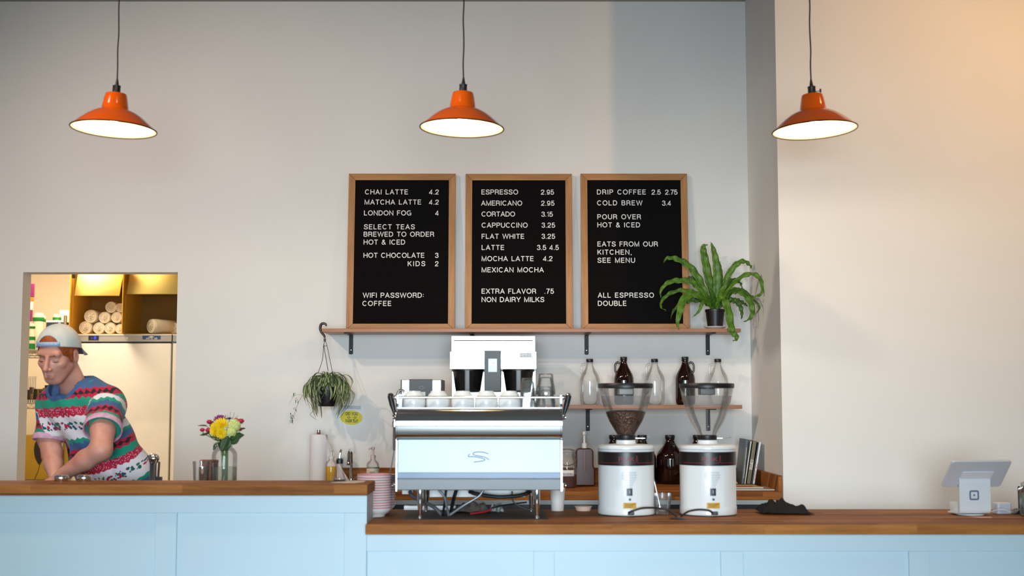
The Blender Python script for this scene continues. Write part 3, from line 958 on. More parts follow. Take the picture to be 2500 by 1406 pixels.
pc = P(1746, 800, YF)
t = tag(obj('plant_saucer', lathe(BM(), [(0.0, 0), (0.037, 0), (0.042, 0.003), (0.061, 0.0125), (0.062, 0.0155), (0.058, 0.0145), (0.04, 0.006), (0, 0.006)], 48), WHITEP), 'shallow white saucer under the fern pot on the upper shelf', 'saucer')
t.location = (pc.x, YF, ZS1 + 0.0006)
fz = ZS1 + 0.0072
t = thing('potted_fern', "bird's-nest fern with long wavy green leaves in a small black pot", 'plant', (pc.x, YF, fz), group=None)
obj('pot', lathe(BM(), [(0.0, 0), (0.040, 0), (0.0425, 0.002), (0.052, 0.091), (0.0555, 0.092), (0.0560, 0.105), (0.0525, 0.105), (0.050, 0.09), (0.0, 0.088)], 40), BLACKP, t)
obj('soil', lathe(BM(), [(0.0, 0.100), (0.03, 0.098), (0.050, 0.092)], 24, cap0=False, cap1=False), SOIL, t)
def fern_leaf(pix, w, dy, wave=0.004, dark=False, fold=0.2, waves=6, up=(0, -1, 0.3)):
    """pix: outline of the midrib in the photograph, dy: depth offset at the tip (towards the viewer is negative)"""
    n = len(pix)
    pts = []
    for i, (a, b) in enumerate(pix):
        s = i / (n - 1)
        p = P(a, b, YF + dy * math.sin(s * PI * 0.55))
        pts.append(p - Vector((pc.x, YF, fz)))
    sh = lambda s: 0.35 + 0.65 * min(1, s / 0.3) if s < 0.3 else max(0.03, (1 - ((s - 0.3) / 0.7) ** 2.2))
    bm = leaf(BM(), pts, w, up=up, n=7, fold=fold, wave=wave * 1.7, waves=waves + 2, shape=sh, phase=random.random() * 6)
    obj('leaf', bm, FERN2 if dark else FERN, t, smooth=80, recalc=False, solid=0.0008)
base = (1746, 757)
random.seed(11)
for pix, w, dy, wv, dk in [
    ([(1744, 752), (1738, 715), (1730, 680), (1722, 640), (1717, 612), (1719, 600), (1728, 598)], 0.024, 0.05, 0.003, False),
    ([(1748, 752), (1750, 715), (1751, 680), (1748, 640), (1741, 608), (1735, 590)], 0.024, -0.02, 0.003, False),
    ([(1751, 752), (1757, 710), (1760, 670), (1758, 638)], 0.014, 0.06, 0.004, True),
    ([(1742, 752), (1722, 715), (1704, 678), (1680, 648), (1650, 632), (1628, 631), (1619, 643)], 0.020, -0.05, 0.005, False),
    ([(1740, 752), (1715, 715), (1690, 690), (1660, 685), (1632, 690), (1614, 708), (1613, 728)], 0.017, -0.10, 0.005, False),
    ([(1740, 754), (1712, 726), (1690, 712), (1660, 709), (1633, 718), (1616, 735), (1614, 750), (1627, 759)], 0.012, -0.06, 0.005, False),
    ([(1742, 755), (1716, 728), (1690, 718), (1668, 733), (1660, 760), (1654, 788), (1658, 806)], 0.023, -0.16, 0.004, False),
    ([(1741, 755), (1722, 740), (1700, 733), (1668, 738), (1645, 758), (1637, 780)], 0.014, -0.04, 0.007, True),
    ([(1742, 756), (1728, 740), (1716, 738), (1706, 760), (1690, 775)], 0.012, -0.09, 0.004, False),
    ([(1738, 740), (1712, 702), (1698, 682), (1684, 677), (1674, 684)], 0.010, 0.07, 0.006, True),
    ([(1752, 752), (1764, 712), (1776, 676), (1795, 648), (1815, 638), (1830, 647), (1837, 658)], 0.017, -0.02, 0.006, False),
    ([(1752, 753), (1772, 716), (1795, 688), (1822, 671), (1846, 672), (1860, 692), (1860, 714), (1845, 724), (1834, 722)], 0.013, -0.27, 0.005, False),
    ([(1752, 754), (1775, 722), (1795, 710), (1815, 716), (1830, 735), (1837, 762), (1830, 778), (1815, 786)], 0.020, -0.12, 0.005, False),
    ([(1752, 754), (1772, 735), (1790, 733), (1805, 745), (1811, 765), (1810, 780)], 0.016, -0.10, 0.006, True),
    ([(1750, 754), (1764, 720), (1782, 688), (1796, 684), (1808, 692), (1812, 706)], 0.012, 0.06, 0.005, True),
    ([(1752, 755), (1775, 737), (1800, 733), (1818, 742), (1826, 748)], 0.011, 0.03, 0.006, True),
    ([(1752, 752), (1775, 722), (1800, 706), (1822, 714), (1840, 732), (1854, 748), (1850, 760), (1844, 768)], 0.008, -0.25, 0.003, True),
    ([(1748, 756), (1756, 732), (1768, 732), (1778, 760), (1784, 795), (1788, 812), (1798, 820), (1796, 830), (1789, 831)], 0.021, -0.17, 0.006, False),
    ([(1747, 754), (1741, 730), (1735, 712), (1728, 702)], 0.018, -0.06, 0.003, True),
    ([(1749, 755), (1757, 725), (1764, 705), (1768, 695)], 0.014, -0.07, 0.003, False),
]:
    fern_leaf(pix, w, dy, wv, dk)

# ------------------------------------------------------------------ hanging spider plant
YH = 7.30
SPIDER = leaf_mat('spider_leaf', ['#4a6a3a', '#64804c'], stripe='#cfd3a0')
HOOK = mat('brown_plastic_hook', '#2c1b1c', 0.35, var=0.1)
hp = P(799, 975, YH)
t = thing('hanging_spider_plant', 'spider plant in a black pot hanging by a dark hook from the shelf end', 'plant', hp)
def HP(px, py, dy=0.0):
    return P(px, py, YH + dy) - hp
bm = tube(BM(), [HP(797, 796), HP(794.5, 791), HP(788.5, 789.5), HP(783.5, 793), HP(782, 802), HP(785, 811), HP(791, 819), HP(793, 825)], [0.0045, 0.0062, 0.0072, 0.0078, 0.0078, 0.0074, 0.0066, 0.005], 10, smooth=5)
obj('hook', bm, HOOK, t)
bm = BM()
for a, b in (((790, 845), (776, 912)), ((791, 845), (801, 905)), ((798, 843), (814, 920))):
    tube(bm, [HP(793, 830), HP(*a, -0.005), HP((a[0] + b[0]) / 2 + (4 if a[0] < 791 else 0), (a[1] + b[1]) / 2, -0.03), HP(*b, -0.055)], 0.0016, 6, smooth=4)
tube(bm, [HP(790, 845), HP(798, 844)], 0.0014, 6)
box(bm, *[v for p, q in zip(HP(790.5, 834, 0.004), HP(795.5, 826, -0.004)) for v in sorted((p, q))])
obj('hanger_wires', bm, BLACKP, t)
pz = HP(799, 992).z
r_ = 27 * U(YH)
obj('pot', lathe(BM(), [(0, pz), (r_ * 0.74, pz), (r_ * 0.80, pz + 0.005), (r_ * 0.93, pz + 0.088), (r_ * 1.02, pz + 0.089), (r_ * 1.04, pz + 0.108), (r_ * 0.98, pz + 0.108), (r_ * 0.9, pz + 0.09), (0, pz + 0.09)], 40), BLACKP, t)
obj('soil', lathe(BM(), [(0, pz + 0.1), (r_ * 0.95, pz + 0.094)], 24, cap0=False, cap1=False), SOIL, t)
random.seed(7)
top = Vector((0, 0, pz + 0.10))
def sleaf(pts, w=0.0055):
    sh = lambda s: max(0.08, min(1, 0.5 + s * 2) * (1 - s ** 4))
    obj('leaf', leaf(BM(), pts, w, up=(0, 0, 1) if abs(pts[1][0]) > 0.01 else (0, 0.3, 1), n=5, fold=0.25, shape=sh), SPIDER, t, smooth=80, recalc=False, solid=0.0006)
for i in range(84):
    a = 2 * PI * random.random()
    if i % 2 == 0:
        a = random.choice((0, PI)) + random.uniform(-0.75, 0.75)
    dx, dy = math.cos(a), math.sin(a)
    front = max(0.0, -dy)
    reach = random.uniform(0.075, 0.125) * (1 - 0.25 * abs(dy))
    hgt = random.uniform(0.03, 0.085) * (1 - 0.3 * front)
    drop = random.uniform(0.03, 0.17) * (1 - 0.65 * front ** 2)
    if i < 16:
        reach, hgt, drop = random.uniform(0.03, 0.07), random.uniform(0.06, 0.09), 0.01
    k = random.uniform(0.55, 0.95)
    tw = random.uniform(-0.25, 0.25)
    sx_, sy_ = math.cos(a + tw), math.sin(a + tw)
    b0 = top + Vector((dx * 0.02, dy * 0.02, -0.005))
    pts = [b0, top + Vector((dx * reach * 0.35, dy * reach * 0.35, hgt * 0.85)), top + Vector((dx * reach * 0.75, dy * reach * 0.75, hgt)),
           top + Vector((dx * reach * 1.05, dy * reach * 1.05, hgt * 0.45)), top + Vector((sx_ * reach * 1.1, sy_ * reach * 1.1, -drop * 0.45)),
           top + Vector((sx_ * reach * (0.5 + k / 2), sy_ * reach * (0.5 + k / 2), -drop * 0.85)), top + Vector((sx_ * reach * k, sy_ * reach * k, -drop))]
    sleaf(pts, random.uniform(0.0045, 0.0070))
for pp in ([(778, 925), (763, 935), (757, 960), (765, 1000), (757, 1012), (768, 1022), (775, 1026)], [(815, 925), (845, 915), (860, 930), (855, 950)], [(815, 930), (846, 945), (864, 965), (855, 990), (832, 1006)],
           [(812, 940), (828, 960), (838, 985), (832, 1004)], [(783, 930), (795, 950), (784, 975)], [(800, 930), (818, 940), (812, 970), (788, 988)], [(770, 925), (748, 940), (743, 970), (750, 992)]):
    sleaf([HP(a, b, -0.05 - 0.03 * (i > 1)) for i, (a, b) in enumerate(pp)], 0.0062)
RUN = mat('dry_runner', '#a9a06c', 0.6)
bm = tube(BM(), [HP(760, 962, -0.04), HP(742, 964, -0.05), HP(734, 972, -0.05), HP(728, 985, -0.05), HP(722, 1000, -0.05), HP(717, 1018, -0.05)], 0.0012, 6, smooth=4)
tube(bm, [HP(742, 964, -0.05), HP(722, 964, -0.05), HP(712, 975, -0.05), HP(706, 987, -0.05)], 0.0008, 5, smooth=4)
st = obj('runner', bm, RUN, t)
for (a, b), k in (((718, 963), 3), ((725, 976), 4), ((720, 1000), 3), ((712, 1022), 14)):
    bm = BM()
    for j in range(k * 2):
        an = random.uniform(0, 2 * PI)
        q = HP(a + random.uniform(-3, 3), b + random.uniform(-6, 6) * (k / 8), -0.05)
        leaf(bm, [q, q + Vector((math.cos(an) * 0.008, -0.003, math.sin(an) * 0.008)), q + Vector((math.cos(an) * 0.017, -0.004, math.sin(an) * 0.014 - 0.004))], 0.0022, n=3)
    obj('plantlet', bm, FERN2, st, smooth=80, recalc=False)

# ------------------------------------------------------------------ hand-washing notice on the wall
PAPER = mat('white_paper', '#eceff2', 0.6, var=0.02)
YELLOW = mat('yellow_print', '#ead83a', 0.6, var=0.04)
INK = mat('dark_ink', '#1d1a14', 0.6, var=0)
yn = YW - 0.002
n0, n1 = P(829, 1041, yn), P(888, 998, yn)
t = thing('notice', 'yellow oval hand-washing notice taped to the wall below the spider plant', 'sign', ((n0.x + n1.x) / 2, YW, n0.z), rot=(0, R(1.5), 0))
w, h = (n1.x - n0.x) / 2, n1.z - n0.z
obj('sheet', box(BM(), -w, w, -0.0012, -0.0004, 0, h), PAPER, t)
obj('sleeve', box(BM(), -w * 0.72, w * 0.72, -0.002, -0.0004, h - 0.004, h + 0.018), glass('clear_tape', '#f4f8fa', '#c9d4da', 0.18), t)
obj('oval', prism(BM(), ellipse(-0.003, h * 0.5, w * 0.93, h * 0.41, 48), -0.0018, -0.0012, 'y'), YELLOW, t)
for s, x0, x1, z in (('DID YOU', -w * 0.52, w * 0.48, h * 0.63), ("WASH 'EM?", -w * 0.56, w * 0.50, h * 0.23)):
    bm = word(s, x1 - x0, h * 0.18, 0.13, 0.0005, squeeze=True)
    obj('lettering', put(bm, T(x0, -0.0019, z)), INK, t, smooth=0)
bm = BM()
for sx in (-1, 1):
    for k in range(7):
        a = 2 * PI * k / 7
        prism(bm, ellipse(sx * w * 0.27 + 0.0065 * math.cos(a), h * 0.51 + 0.005 * math.sin(a), 0.0022, 0.002, 8), -0.0024, -0.0018, 'y')
    prism(bm, rrect(min(sx * w * 0.05, sx * w * 0.1), max(sx * w * 0.05, sx * w * 0.1), h * 0.49, h * 0.51, 0.0003, 1), -0.0024, -0.0018, 'y')
obj('hands_drawing', bm, INK, t)
# ------------------------------------------------------------------ glass jugs
CLEAR = glass('clear_glass', '#ffffff', '#7d8788', 0.025, 0.65)
AMBER = mat('amber_glass_dark', '#1c0805', 0.06, var=0.1, vs=12, coat=0.5)
CAPM = mat('black_screw_cap', '#15161a', 0.35, var=0.05)

def growler(name, label, loc, rotz, m, h, r, group):
    t = thing(name, label, 'jug', loc, rotz, group)
    k = h
    prof = [(0, 0.004), (r * 0.78, 0.0), (r * 0.93, 0.006), (r, 0.03 * k / 0.27), (r, 0.50 * k), (r * 0.985, 0.56 * k), (r * 0.90, 0.63 * k), (r * 0.72, 0.70 * k), (r * 0.50, 0.78 * k), (r * 0.36, 0.85 * k), (r * 0.30, 0.90 * k), (r * 0.30, 0.925 * k)]
    obj('bottle', lathe(BM(), prof, 40, cap0=False, cap1=False), m, t, smooth=60)
    rc = r * 0.34
    bm = lathe(BM(), [(rc, 0.928 * k), (rc * 1.04, 0.935 * k), (rc * 1.04, 0.985 * k), (rc * 0.96, k), (0, k)], 28)
    obj('cap', bm, CAPM, t)
    obj('collar_ring', lathe(BM(), [(r * 0.31, 0.90 * k), (r * 0.345, 0.908 * k), (r * 0.345, 0.92 * k), (r * 0.31, 0.926 * k)], 28, cap0=False, cap1=False), m, t)
    hx = -1
    obj('handle', tube(BM(), [(hx * r * 0.36, 0, 0.86 * k), (hx * r * 0.62, 0, 0.885 * k), (hx * r * 0.85, 0, 0.83 * k), (hx * r * 0.86, 0, 0.72 * k), (hx * r * 0.74, 0, 0.66 * k)], 0.006, 10, smooth=5), m, t, smooth=60)
    return t
GY = 7.35
gh = (988.5 - 877) * U(GY)
for px, m, rz, top_, lab in ((1440, CLEAR, 0.15, 877, 'clear glass jug at the left end of the lower shelf'), (1523, AMBER, 0.0, 872, 'dark amber glass jug, the left of the two on the lower shelf'),
                       (1598.5, CLEAR, 0.15, 877, 'clear glass jug between the two amber jugs on the lower shelf'), (1673, AMBER, PI - 0.1, 872, 'dark amber glass jug, the right of the two on the lower shelf'),
                       (1753, CLEAR, 0.0, 877, 'clear glass jug at the right end of the lower shelf')):
    growler('glass_jug', lab, (X(px, GY, 930), GY, ZS2 + 0.0006), rz, m, ZS2 * 0 + (988.5 - top_) * U(GY), 24.2 * U(GY), 'glass jugs on the lower shelf')
YJ2 = 7.33
for px, lab in ((1499, 'large dark jug on the back worktop, hidden behind the left grinder'), (1568, 'large dark jug on the back worktop just right of the left grinder hopper'),
                (1636, 'large dark jug in full view between the two grinders'), (1704, 'large dark jug on the back worktop behind the right grinder')):
    growler('large_jug', lab, (X(px, YJ2, 1120), YJ2, ZB + 0.0006), random.choice((PI / 2, PI / 2 + 0.2)), AMBER, Z(1062, YJ2) - ZB, 33.4 * U(YJ2), 'large dark jugs on the back worktop')

# ------------------------------------------------------------------ books and magazines by the side wall
def book(label, px0, px1, pxt0, pxt1, ytop, cover, spine_words, Yf=7.12, wcol=None, name='book', depth=0.2, flat=False):
    zb = ZB + 0.011
    a, b_ = P(px0, 1178, Yf), P(px1, 1178, Yf)
    at, bt = P(pxt0, ytop, Yf), P(pxt1, ytop, Yf)
    h = at.z - zb
    lean = math.atan2((at.x + bt.x) / 2 - (a.x + b_.x) / 2, h)
    w = (b_.x - a.x) * math.cos(lean)
    t = thing(name, label, 'book', ((a.x + b_.x) / 2, Yf, zb + abs(w / 2 * math.sin(lean)) + 0.0005), group='books leaning by the side wall', rot=(0, lean, 0))
    H = h / math.cos(lean) * 0.985
    obj('cover', box(BM(), -w / 2, w / 2, 0, depth, 0, H), cover, t, bevel=0.0012)
    obj('page_block', box(BM(), -w / 2 + 0.002, w / 2 - 0.002, 0.004, depth - 0.003, H - 0.002, H + 0.0006), PAPER, t)
    for s, z0, wd, hh, m in spine_words:
        bm = word(s, wd, hh, 0.16, 0.0004, squeeze=True)
        put(bm, T(-hh / 2, -0.0002, z0 + wd) @ RY(PI / 2))
        obj('spine_lettering', bm, m, t, smooth=0)
    return t, w, H
BK1 = mat('grey_blue_cover', '#46525c', 0.4)
BK2 = mat('olive_cover', '#6c6442', 0.4)
BK3 = mat('white_cover', '#d8dde2', 0.4)
BK4 = mat('dark_navy_cover', '#1e222e', 0.4)
BK5 = mat('kraft_cover', '#8c7a5c', 0.5)
REDINK = mat('red_ink', '#c0414a', 0.6, var=0)
WINK = mat('white_ink', '#e9e8e2', 0.6, var=0)
t, w, H = book('wide grey-blue book with a pale printed front, leftmost of the leaning books', 1810, 1816, 1815, 1833.5, 1071, BK1, [])
obj('printed_panel', box(BM(), -w * 0.05, w * 0.36, -0.001, -0.0001, 0.03, H * 0.82), mat('printed_page', '#a89c84', 0.5, var=0.25, vs=60), t)
book('thin white book standing against the wide grey-blue book', 1817.5, 1820, 1832.5, 1836, 1076, BK3, [])
book('olive book with a coffee title on its spine', 1823, 1832, 1837.5, 1850, 1075, BK2, [('COFFEE', 0.075, 0.055, 0.016, WINK)])
book('dark navy book beside the olive book', 1833.6, 1836.2, 1851, 1853.6, 1079, BK4, [])
book('thin white book with a red spine title, rightmost of the leaning books', 1837.6, 1842.4, 1853.8, 1858.6, 1078, BK3, [('THE WORLD', 0.02, 0.09, 0.007, REDINK)])
def slab(name, label, cat, px0, px1, y0, y1, z, th, m, rz=0.0, group=None, fields=()):
    a, b_ = X(px0, y0, 1190), X(px1, y0, 1190)
    t = thing(name, label, cat, ((a + b_) / 2, (y0 + y1) / 2, z), rz, group)
    w, d = (b_ - a) / 2, (y1 - y0) / 2
    obj('pages', box(BM(), -w, w, -d, d, 0, th), PAPER, t, bevel=0.0006, bseg=1)
    obj('cover', box(BM(), -w, w, -d, d, th, th + 0.0006), m, t)
    for fx0, fx1, fy0, fy1, fm in fields:
        obj('cover_print', box(BM(), -w + 2 * w * fx0, -w + 2 * w * fx1, -d + 2 * d * fy0, -d + 2 * d * fy1, th + 0.0006, th + 0.001), fm, t)
    return t
MAGY = mat('yellow_magazine', '#d3b863', 0.4, var=0.08)
MAGP = mat('pale_magazine', '#b9ad94', 0.4, var=0.15, vs=30)
slab('magazine', 'pale photo-covered magazine lying lowest on the back worktop corner', 'magazine', 1740, 1893, 6.78, 7.05, ZB + 0.0006, 0.004, MAGP, -0.012, 'magazines on the back worktop', [(0.35, 0.8, 0.1, 0.75, mat('photo_print', '#7d7868', 0.4, var=0.4, vs=25))])
slab('magazine', 'yellow magazine with a red title, on top of the pale magazine', 'magazine', 1735, 1862, 6.86, 7.10, ZB + 0.0056, 0.004, MAGY, 0.04, 'magazines on the back worktop', [(0.2, 0.85, 0.15, 0.4, REDINK)])
bm = box(BM(), -0.003, 0.003, 0, 0.16, 0, 0.1)
t = tag(obj('folded_card', bm, MAGY, bevel=0.001), 'narrow dark-edged yellow card propped beside the leaning books', 'card')
t.location = (X(1802, 7.13, 1170), 7.15, ZB + 0.0115)
t.rotation_euler = (0, R(-38), 0)

# ------------------------------------------------------------------ pump bottle and jar on the back worktop
BROWNP = mat('brown_plastic', '#4a1f16', 0.35, var=0.08)
def pump(t, z, r, m, k=1.0, sp=(-0.026, -0.012)):
    p = obj('pump', lathe(BM(), [(r * 1.25, z), (r * 1.25, z + 0.018 * k), (r * 0.8, z + 0.02 * k), (r * 0.55, z + 0.022 * k), (r * 0.5, z + 0.05 * k), (r * 0.75, z + 0.052 * k), (r * 0.8, z + 0.066 * k), (0, z + 0.068 * k)], 20), m, t)
    obj('spout', tube(BM(), [(0, 0, z + 0.06 * k), (sp[0] * 0.5, sp[1], z + 0.061 * k), (sp[0], sp[1], z + 0.053 * k)], 0.0045 * k, 8, smooth=4), m, p)
    return p
yb_ = 7.16
c0 = P(1427, 1184, yb_)
t = thing('syrup_bottle', 'brown rectangular syrup bottle with a white pump on the back worktop', 'bottle', (c0.x, yb_, ZB + 0.0006))
wz = 24.5 * U(yb_)
zt = Z(1094, yb_) - ZB
bm = prism(BM(), [(-wz * 0.95, 0), (wz * 0.95, 0), (wz, 0.012), (wz, zt * 0.46), (wz * 0.86, zt * 0.52), (wz * 0.86, zt * 0.93), (wz * 0.6, zt), (-wz * 0.6, zt), (-wz * 0.86, zt * 0.93), (-wz * 0.86, zt * 0.52), (-wz, zt * 0.46), (-wz, 0.012)], -0.042, 0.042, 'y')
obj('body', bm, BROWNP, t, bevel=0.008, bseg=3, smooth=60)
obj('grip_recess', box(BM(), -0.006, 0.006, -0.0435, -0.041, zt * 0.4, zt * 0.94), mat('brown_plastic_light', '#6d3a2c', 0.35), t, bevel=0.002)
pump(t, zt, 0.011, WHITEP, 1.35, (-0.004, -0.02))
yj_ = 7.0
c0 = P(1384, 1184, yj_)
t = thing('clip_jar', 'glass clip jar of brown powder with a taped label, beside the espresso machine', 'jar', (c0.x, yj_, ZB + 0.0006))
rj = 24 * U(yj_)
zt = Z(1096, yj_) - ZB
obj('glass', lathe(BM(), [(0, 0.002), (rj * 0.9, 0), (rj, 0.01), (rj, zt * 0.66), (rj * 0.94, zt * 0.75), (rj * 0.8, zt * 0.84), (rj * 0.8, zt * 0.9)], 36, cap0=False, cap1=False), CLEAR, t, smooth=60)
obj('lid', lathe(BM(), [(rj * 0.84, zt * 0.905), (rj * 0.86, zt * 0.93), (rj * 0.82, zt * 0.97), (rj * 0.5, zt), (0, zt)], 36, cap0=True), CLEAR, t, smooth=60)
obj('powder', lathe(BM(), [(0, 0.004), (rj * 0.9, 0.004), (rj * 0.95, 0.012), (rj * 0.95, zt * 0.32), (0, zt * 0.36)], 30), mat('cocoa_powder', '#5d3a30', 0.95, var=0.2, vs=60), t)
bm = BM()
for sx in (-1, 1):
    tube(bm, [(sx * rj * 0.85, -rj * 0.2, zt * 0.9), (sx * rj * 1.02, -rj * 0.45, zt * 0.8), (sx * rj * 0.7, -rj * 0.75, zt * 0.62)], 0.0018, 6, smooth=4)
tube(bm, [(-rj * 0.7, -rj * 0.75, zt * 0.62), (0, -rj * 1.06, zt * 0.58), (rj * 0.7, -rj * 0.75, zt * 0.62)], 0.0018, 6, smooth=4)
obj('wire_clip', bm, CHROME, t)
bm = BM()
uvs = []
for k in range(11):
    a = R(-135 + 9 * k)
    uvs.append((bm.verts.new((rj * 1.012 * math.cos(a), rj * 1.012 * math.sin(a), zt * 0.30)), bm.verts.new((rj * 1.012 * math.cos(a), rj * 1.012 * math.sin(a), zt * 0.46))))
for a, b_ in zip(uvs, uvs[1:]):
    bm.faces.new((a[0], b_[0], b_[1], a[1]))
la = obj('label', bm, PAPER, t, solid=0.0006)
bm = word('ICED MOCHA', 0.055, 0.0075, 0.13, 0.0004, squeeze=True)
for v in bm.verts:
    a = -PI / 2 + (v.co.x - 0.03) / rj
    rr = rj * 1.02 - v.co.y
    v.co = Vector((rr * math.cos(a), rr * math.sin(a), v.co.z + zt * 0.35))
obj('label_lettering', bm, INK, la, smooth=0)

# ------------------------------------------------------------------ twin coffee brewer
WSTEEL = mat('bright_steel_front', '#f1f4f5', 0.22, 0.75, var=0.02, vs=3)
YFB = 6.92
x0, x1 = X(1098, YFB, 880), X(1310, YFB, 880)
cx = (x0 + x1) / 2
t = thing('coffee_brewer', 'twin steel coffee brewer with a black centre panel, behind the espresso machine', 'coffee brewer', (cx, YFB, ZB + 0.0006))
def bz(y, Y=YFB):
    return Z(y, Y) - ZB
w = (x1 - x0) / 2
obj('lower_housing', box(BM(), -w, w, 0, 0.36, bz(902), bz(858)), WSTEEL, t, bevel=0.003)
w2 = w * 0.975
u = obj('upper_housing', box(BM(), -w2, w2, 0.035, 0.36, bz(858) + 0.0005, bz(820, YFB + 0.03)), WSTEEL, t, bevel=0.003)
obj('slot', box(BM(), -w2 * 0.94, w2 * 0.94, 0.0335, 0.036, bz(833, YFB + 0.03), bz(830.5, YFB + 0.03)), DARKMETAL, u)
obj('back_panel', box(BM(), -w, w, 0.26, 0.36, 0.0, bz(902) - 0.0005), WSTEEL, t, bevel=0.002)
obj('drip_base', box(BM(), -w, w, -0.02, 0.2595, 0.012, 0.07), DARKMETAL, t, bevel=0.004)
for sx in (-1, 1):
    for sy in (0.0, 0.3):
        obj('foot', lathe(BM(), [(0.014, 0), (0.016, 0.012)], 16, c=(sx * w * 0.85, sy + 0.02, -0.0003)), RUBBER, t)
cw = 20 * U(YFB)
cxx = X(1203, YFB, 900) - cx
pn = obj('control_panel', box(BM(), cxx - cw, cxx + cw, -0.03, 0.255, bz(956), bz(856.5)), mat('charcoal_plastic', '#3a3c40', 0.4, var=0.03), t, bevel=0.003)
scr = obj('screen', box(BM(), cxx - cw * 0.52, cxx + cw * 0.52, -0.0318, -0.0295, bz(908, YFB - 0.03), bz(876, YFB - 0.03)), mat('blue_screen', '#7ea6e8', 0.2, emit='#7fb0ff', es=0.5, var=0.2, vs=40), pn)
obj('screen_window', box(BM(), cxx - cw * 0.42, cxx + cw * 0.42, -0.0326, -0.0317, bz(892, YFB - 0.03), bz(883, YFB - 0.03)), mat('pale_screen', '#dfe6fb', 0.3, emit='#dfe8ff', es=0.6, var=0), scr)
obj('screen_lettering', put(word('FETCO', cw * 0.8, 3.6 * U(YFB), 0.18, 0.0004, squeeze=True), T(cxx - cw * 0.4, -0.0317, bz(881.6, YFB - 0.03))), WINK, scr, smooth=0)
obj('screen_lettering', put(word('175', cw * 0.5, 4 * U(YFB), 0.16, 0.0004, squeeze=True), T(cxx - cw * 0.25, -0.0325, bz(889.6, YFB - 0.03))), INK, scr, smooth=0)
bd = obj('badge', box(BM(), X(1269, YFB) - cx, X(1298, YFB) - cx, -0.0025, 0.0, bz(873), bz(862)), mat('grey_badge', '#9aa0a4', 0.35), t, bevel=0.001)
obj('badge_lettering', put(word('FETCO', 23 * U(YFB), 6 * U(YFB), 0.16, 0.0004, squeeze=True), T(X(1272, YFB) - cx, -0.0026, bz(870.5))), mat('pale_badge_print', '#dfe3e5', 0.4), bd, smooth=0)
for pcx in (1141, 1266):
    bxc = X(pcx, YFB) - cx
    b = obj('brew_basket', lathe(BM(), [(30 * U(YFB), bz(957)), (37 * U(YFB), bz(908)), (38 * U(YFB), bz(904.5)), (0, bz(904.5))], 32, c=(bxc, 0.09, 0)), mat('dark_brew_plastic', '#1f1d1f', 0.25), t)
    obj('basket_rim', lathe(BM(), [(38 * U(YFB), bz(906.5)), (39.5 * U(YFB), bz(906)), (39.5 * U(YFB), bz(902.4)), (36 * U(YFB), bz(902.4))], 32, c=(bxc, 0.09, 0)), BLACKP, b)
    obj('basket_handle', box(BM(), bxc - 0.014, bxc + 0.014, -0.03, 0.005, bz(955), bz(903)), mat('grey_plastic', '#5b6066', 0.35), b, bevel=0.005)

# ------------------------------------------------------------------ low steel appliance at the left of the brewer
YA = 6.95
x0, x1 = X(980, YA, 950), X(1077, YA, 950)
t = thing('steel_appliance', 'low steel appliance with a black front panel, left of the brewer', 'appliance', ((x0 + x1) / 2, YA, ZB + 0.0006))
cx = (x0 + x1) / 2
w = (x1 - x0) / 2
obj('housing', box(BM(), -w, w, 0.0, 0.3, 0.0, Z(927.5, YA) - ZB), WSTEEL, t, bevel=0.004)
k0, k1 = X(999, YA) - cx, X(1056, YA) - cx
fp = obj('front_panel', box(BM(), k0, k1, -0.012, -0.0003, 0.03, Z(926, YA) - ZB), mat('charcoal_plastic', '#3a3c40', 0.4), t, bevel=0.003)
obj('edge_strip', box(BM(), -w - 0.004, -w - 0.0003, 0.0, 0.3, 0.0, Z(927, YA) - ZB), BLACKP, t)
obj('edge_strip', box(BM(), w + 0.0003, w + 0.004, 0.0, 0.3, 0.0, Z(927, YA) - ZB), BLACKP, t)
bm = stroke(BM(), rrect(X(1024.5, YA) - cx, X(1033.5, YA) - cx, Z(950, YA) - ZB, Z(943.5, YA) - ZB, 0.003) + [rrect(X(1024.5, YA) - cx, X(1033.5, YA) - cx, Z(950, YA) - ZB, Z(943.5, YA) - ZB, 0.003)[0]], 0.0013, depth=0.0005, y=-0.0121)
obj('cup_symbol', bm, mat('pale_grey_print', '#a8acb0', 0.5), fp, smooth=0)
obj('white_sticker', box(BM(), X(1020, YA) - cx, X(1039, YA) - cx, -0.0128, -0.0121, Z(990, YA) - ZB, Z(957, YA) - ZB), PAPER, fp)

# ------------------------------------------------------------------ things round the sink
yt_ = 7.30
c0 = P(776.5, 1185, yt_)
rr = 21 * U(yt_)
t = thing('paper_towel_roll', 'white paper towel roll on a wooden holder with a loose sheet hanging out', 'paper towel', (c0.x, yt_, ZB + 0.0006))
zt = Z(1060.5, yt_) - ZB
TOWEL = mat('paper_towel', '#ece8e8', 0.9, var=0.02, bmp=0.2, bs=200)
obj('roll', lathe(BM(), [(0.018, 0.014), (rr, 0.014), (rr, zt), (0.018, zt), (0.018, zt - 0.01)], 40, cap0=False, cap1=False), TOWEL, t)
DOWEL = mat('red_brown_wood', '#7a4a35', 0.5, var=0.15, vs=30)
po = obj('holder', lathe(BM(), [(0.055, 0), (0.055, 0.012), (0.01, 0.013), (0.01, zt + 0.012), (0.0, zt + 0.012)], 28), DOWEL, t)
obj('holder_tip', lathe(BM(), [(0.0105, zt + 0.0125), (0.0108, zt + 0.0245), (0.0, zt + 0.025)], 20), CHROME, po)
bm = BM()
rowsv = []
for i in range(9):
    s = i / 8
    row = []
    for j in range(9):
        v = j / 8
        topx = rr * 0.9 + 0.0
        px_ = topx + s * (0.135 * (1 - v) ** 1.15)
        row.append(bm.verts.new((px_, -0.012 - 0.02 * s + 0.012 * math.sin(s * 3 + v * 2), 0.015 + v * (zt - 0.02))))
    rowsv.append(row)
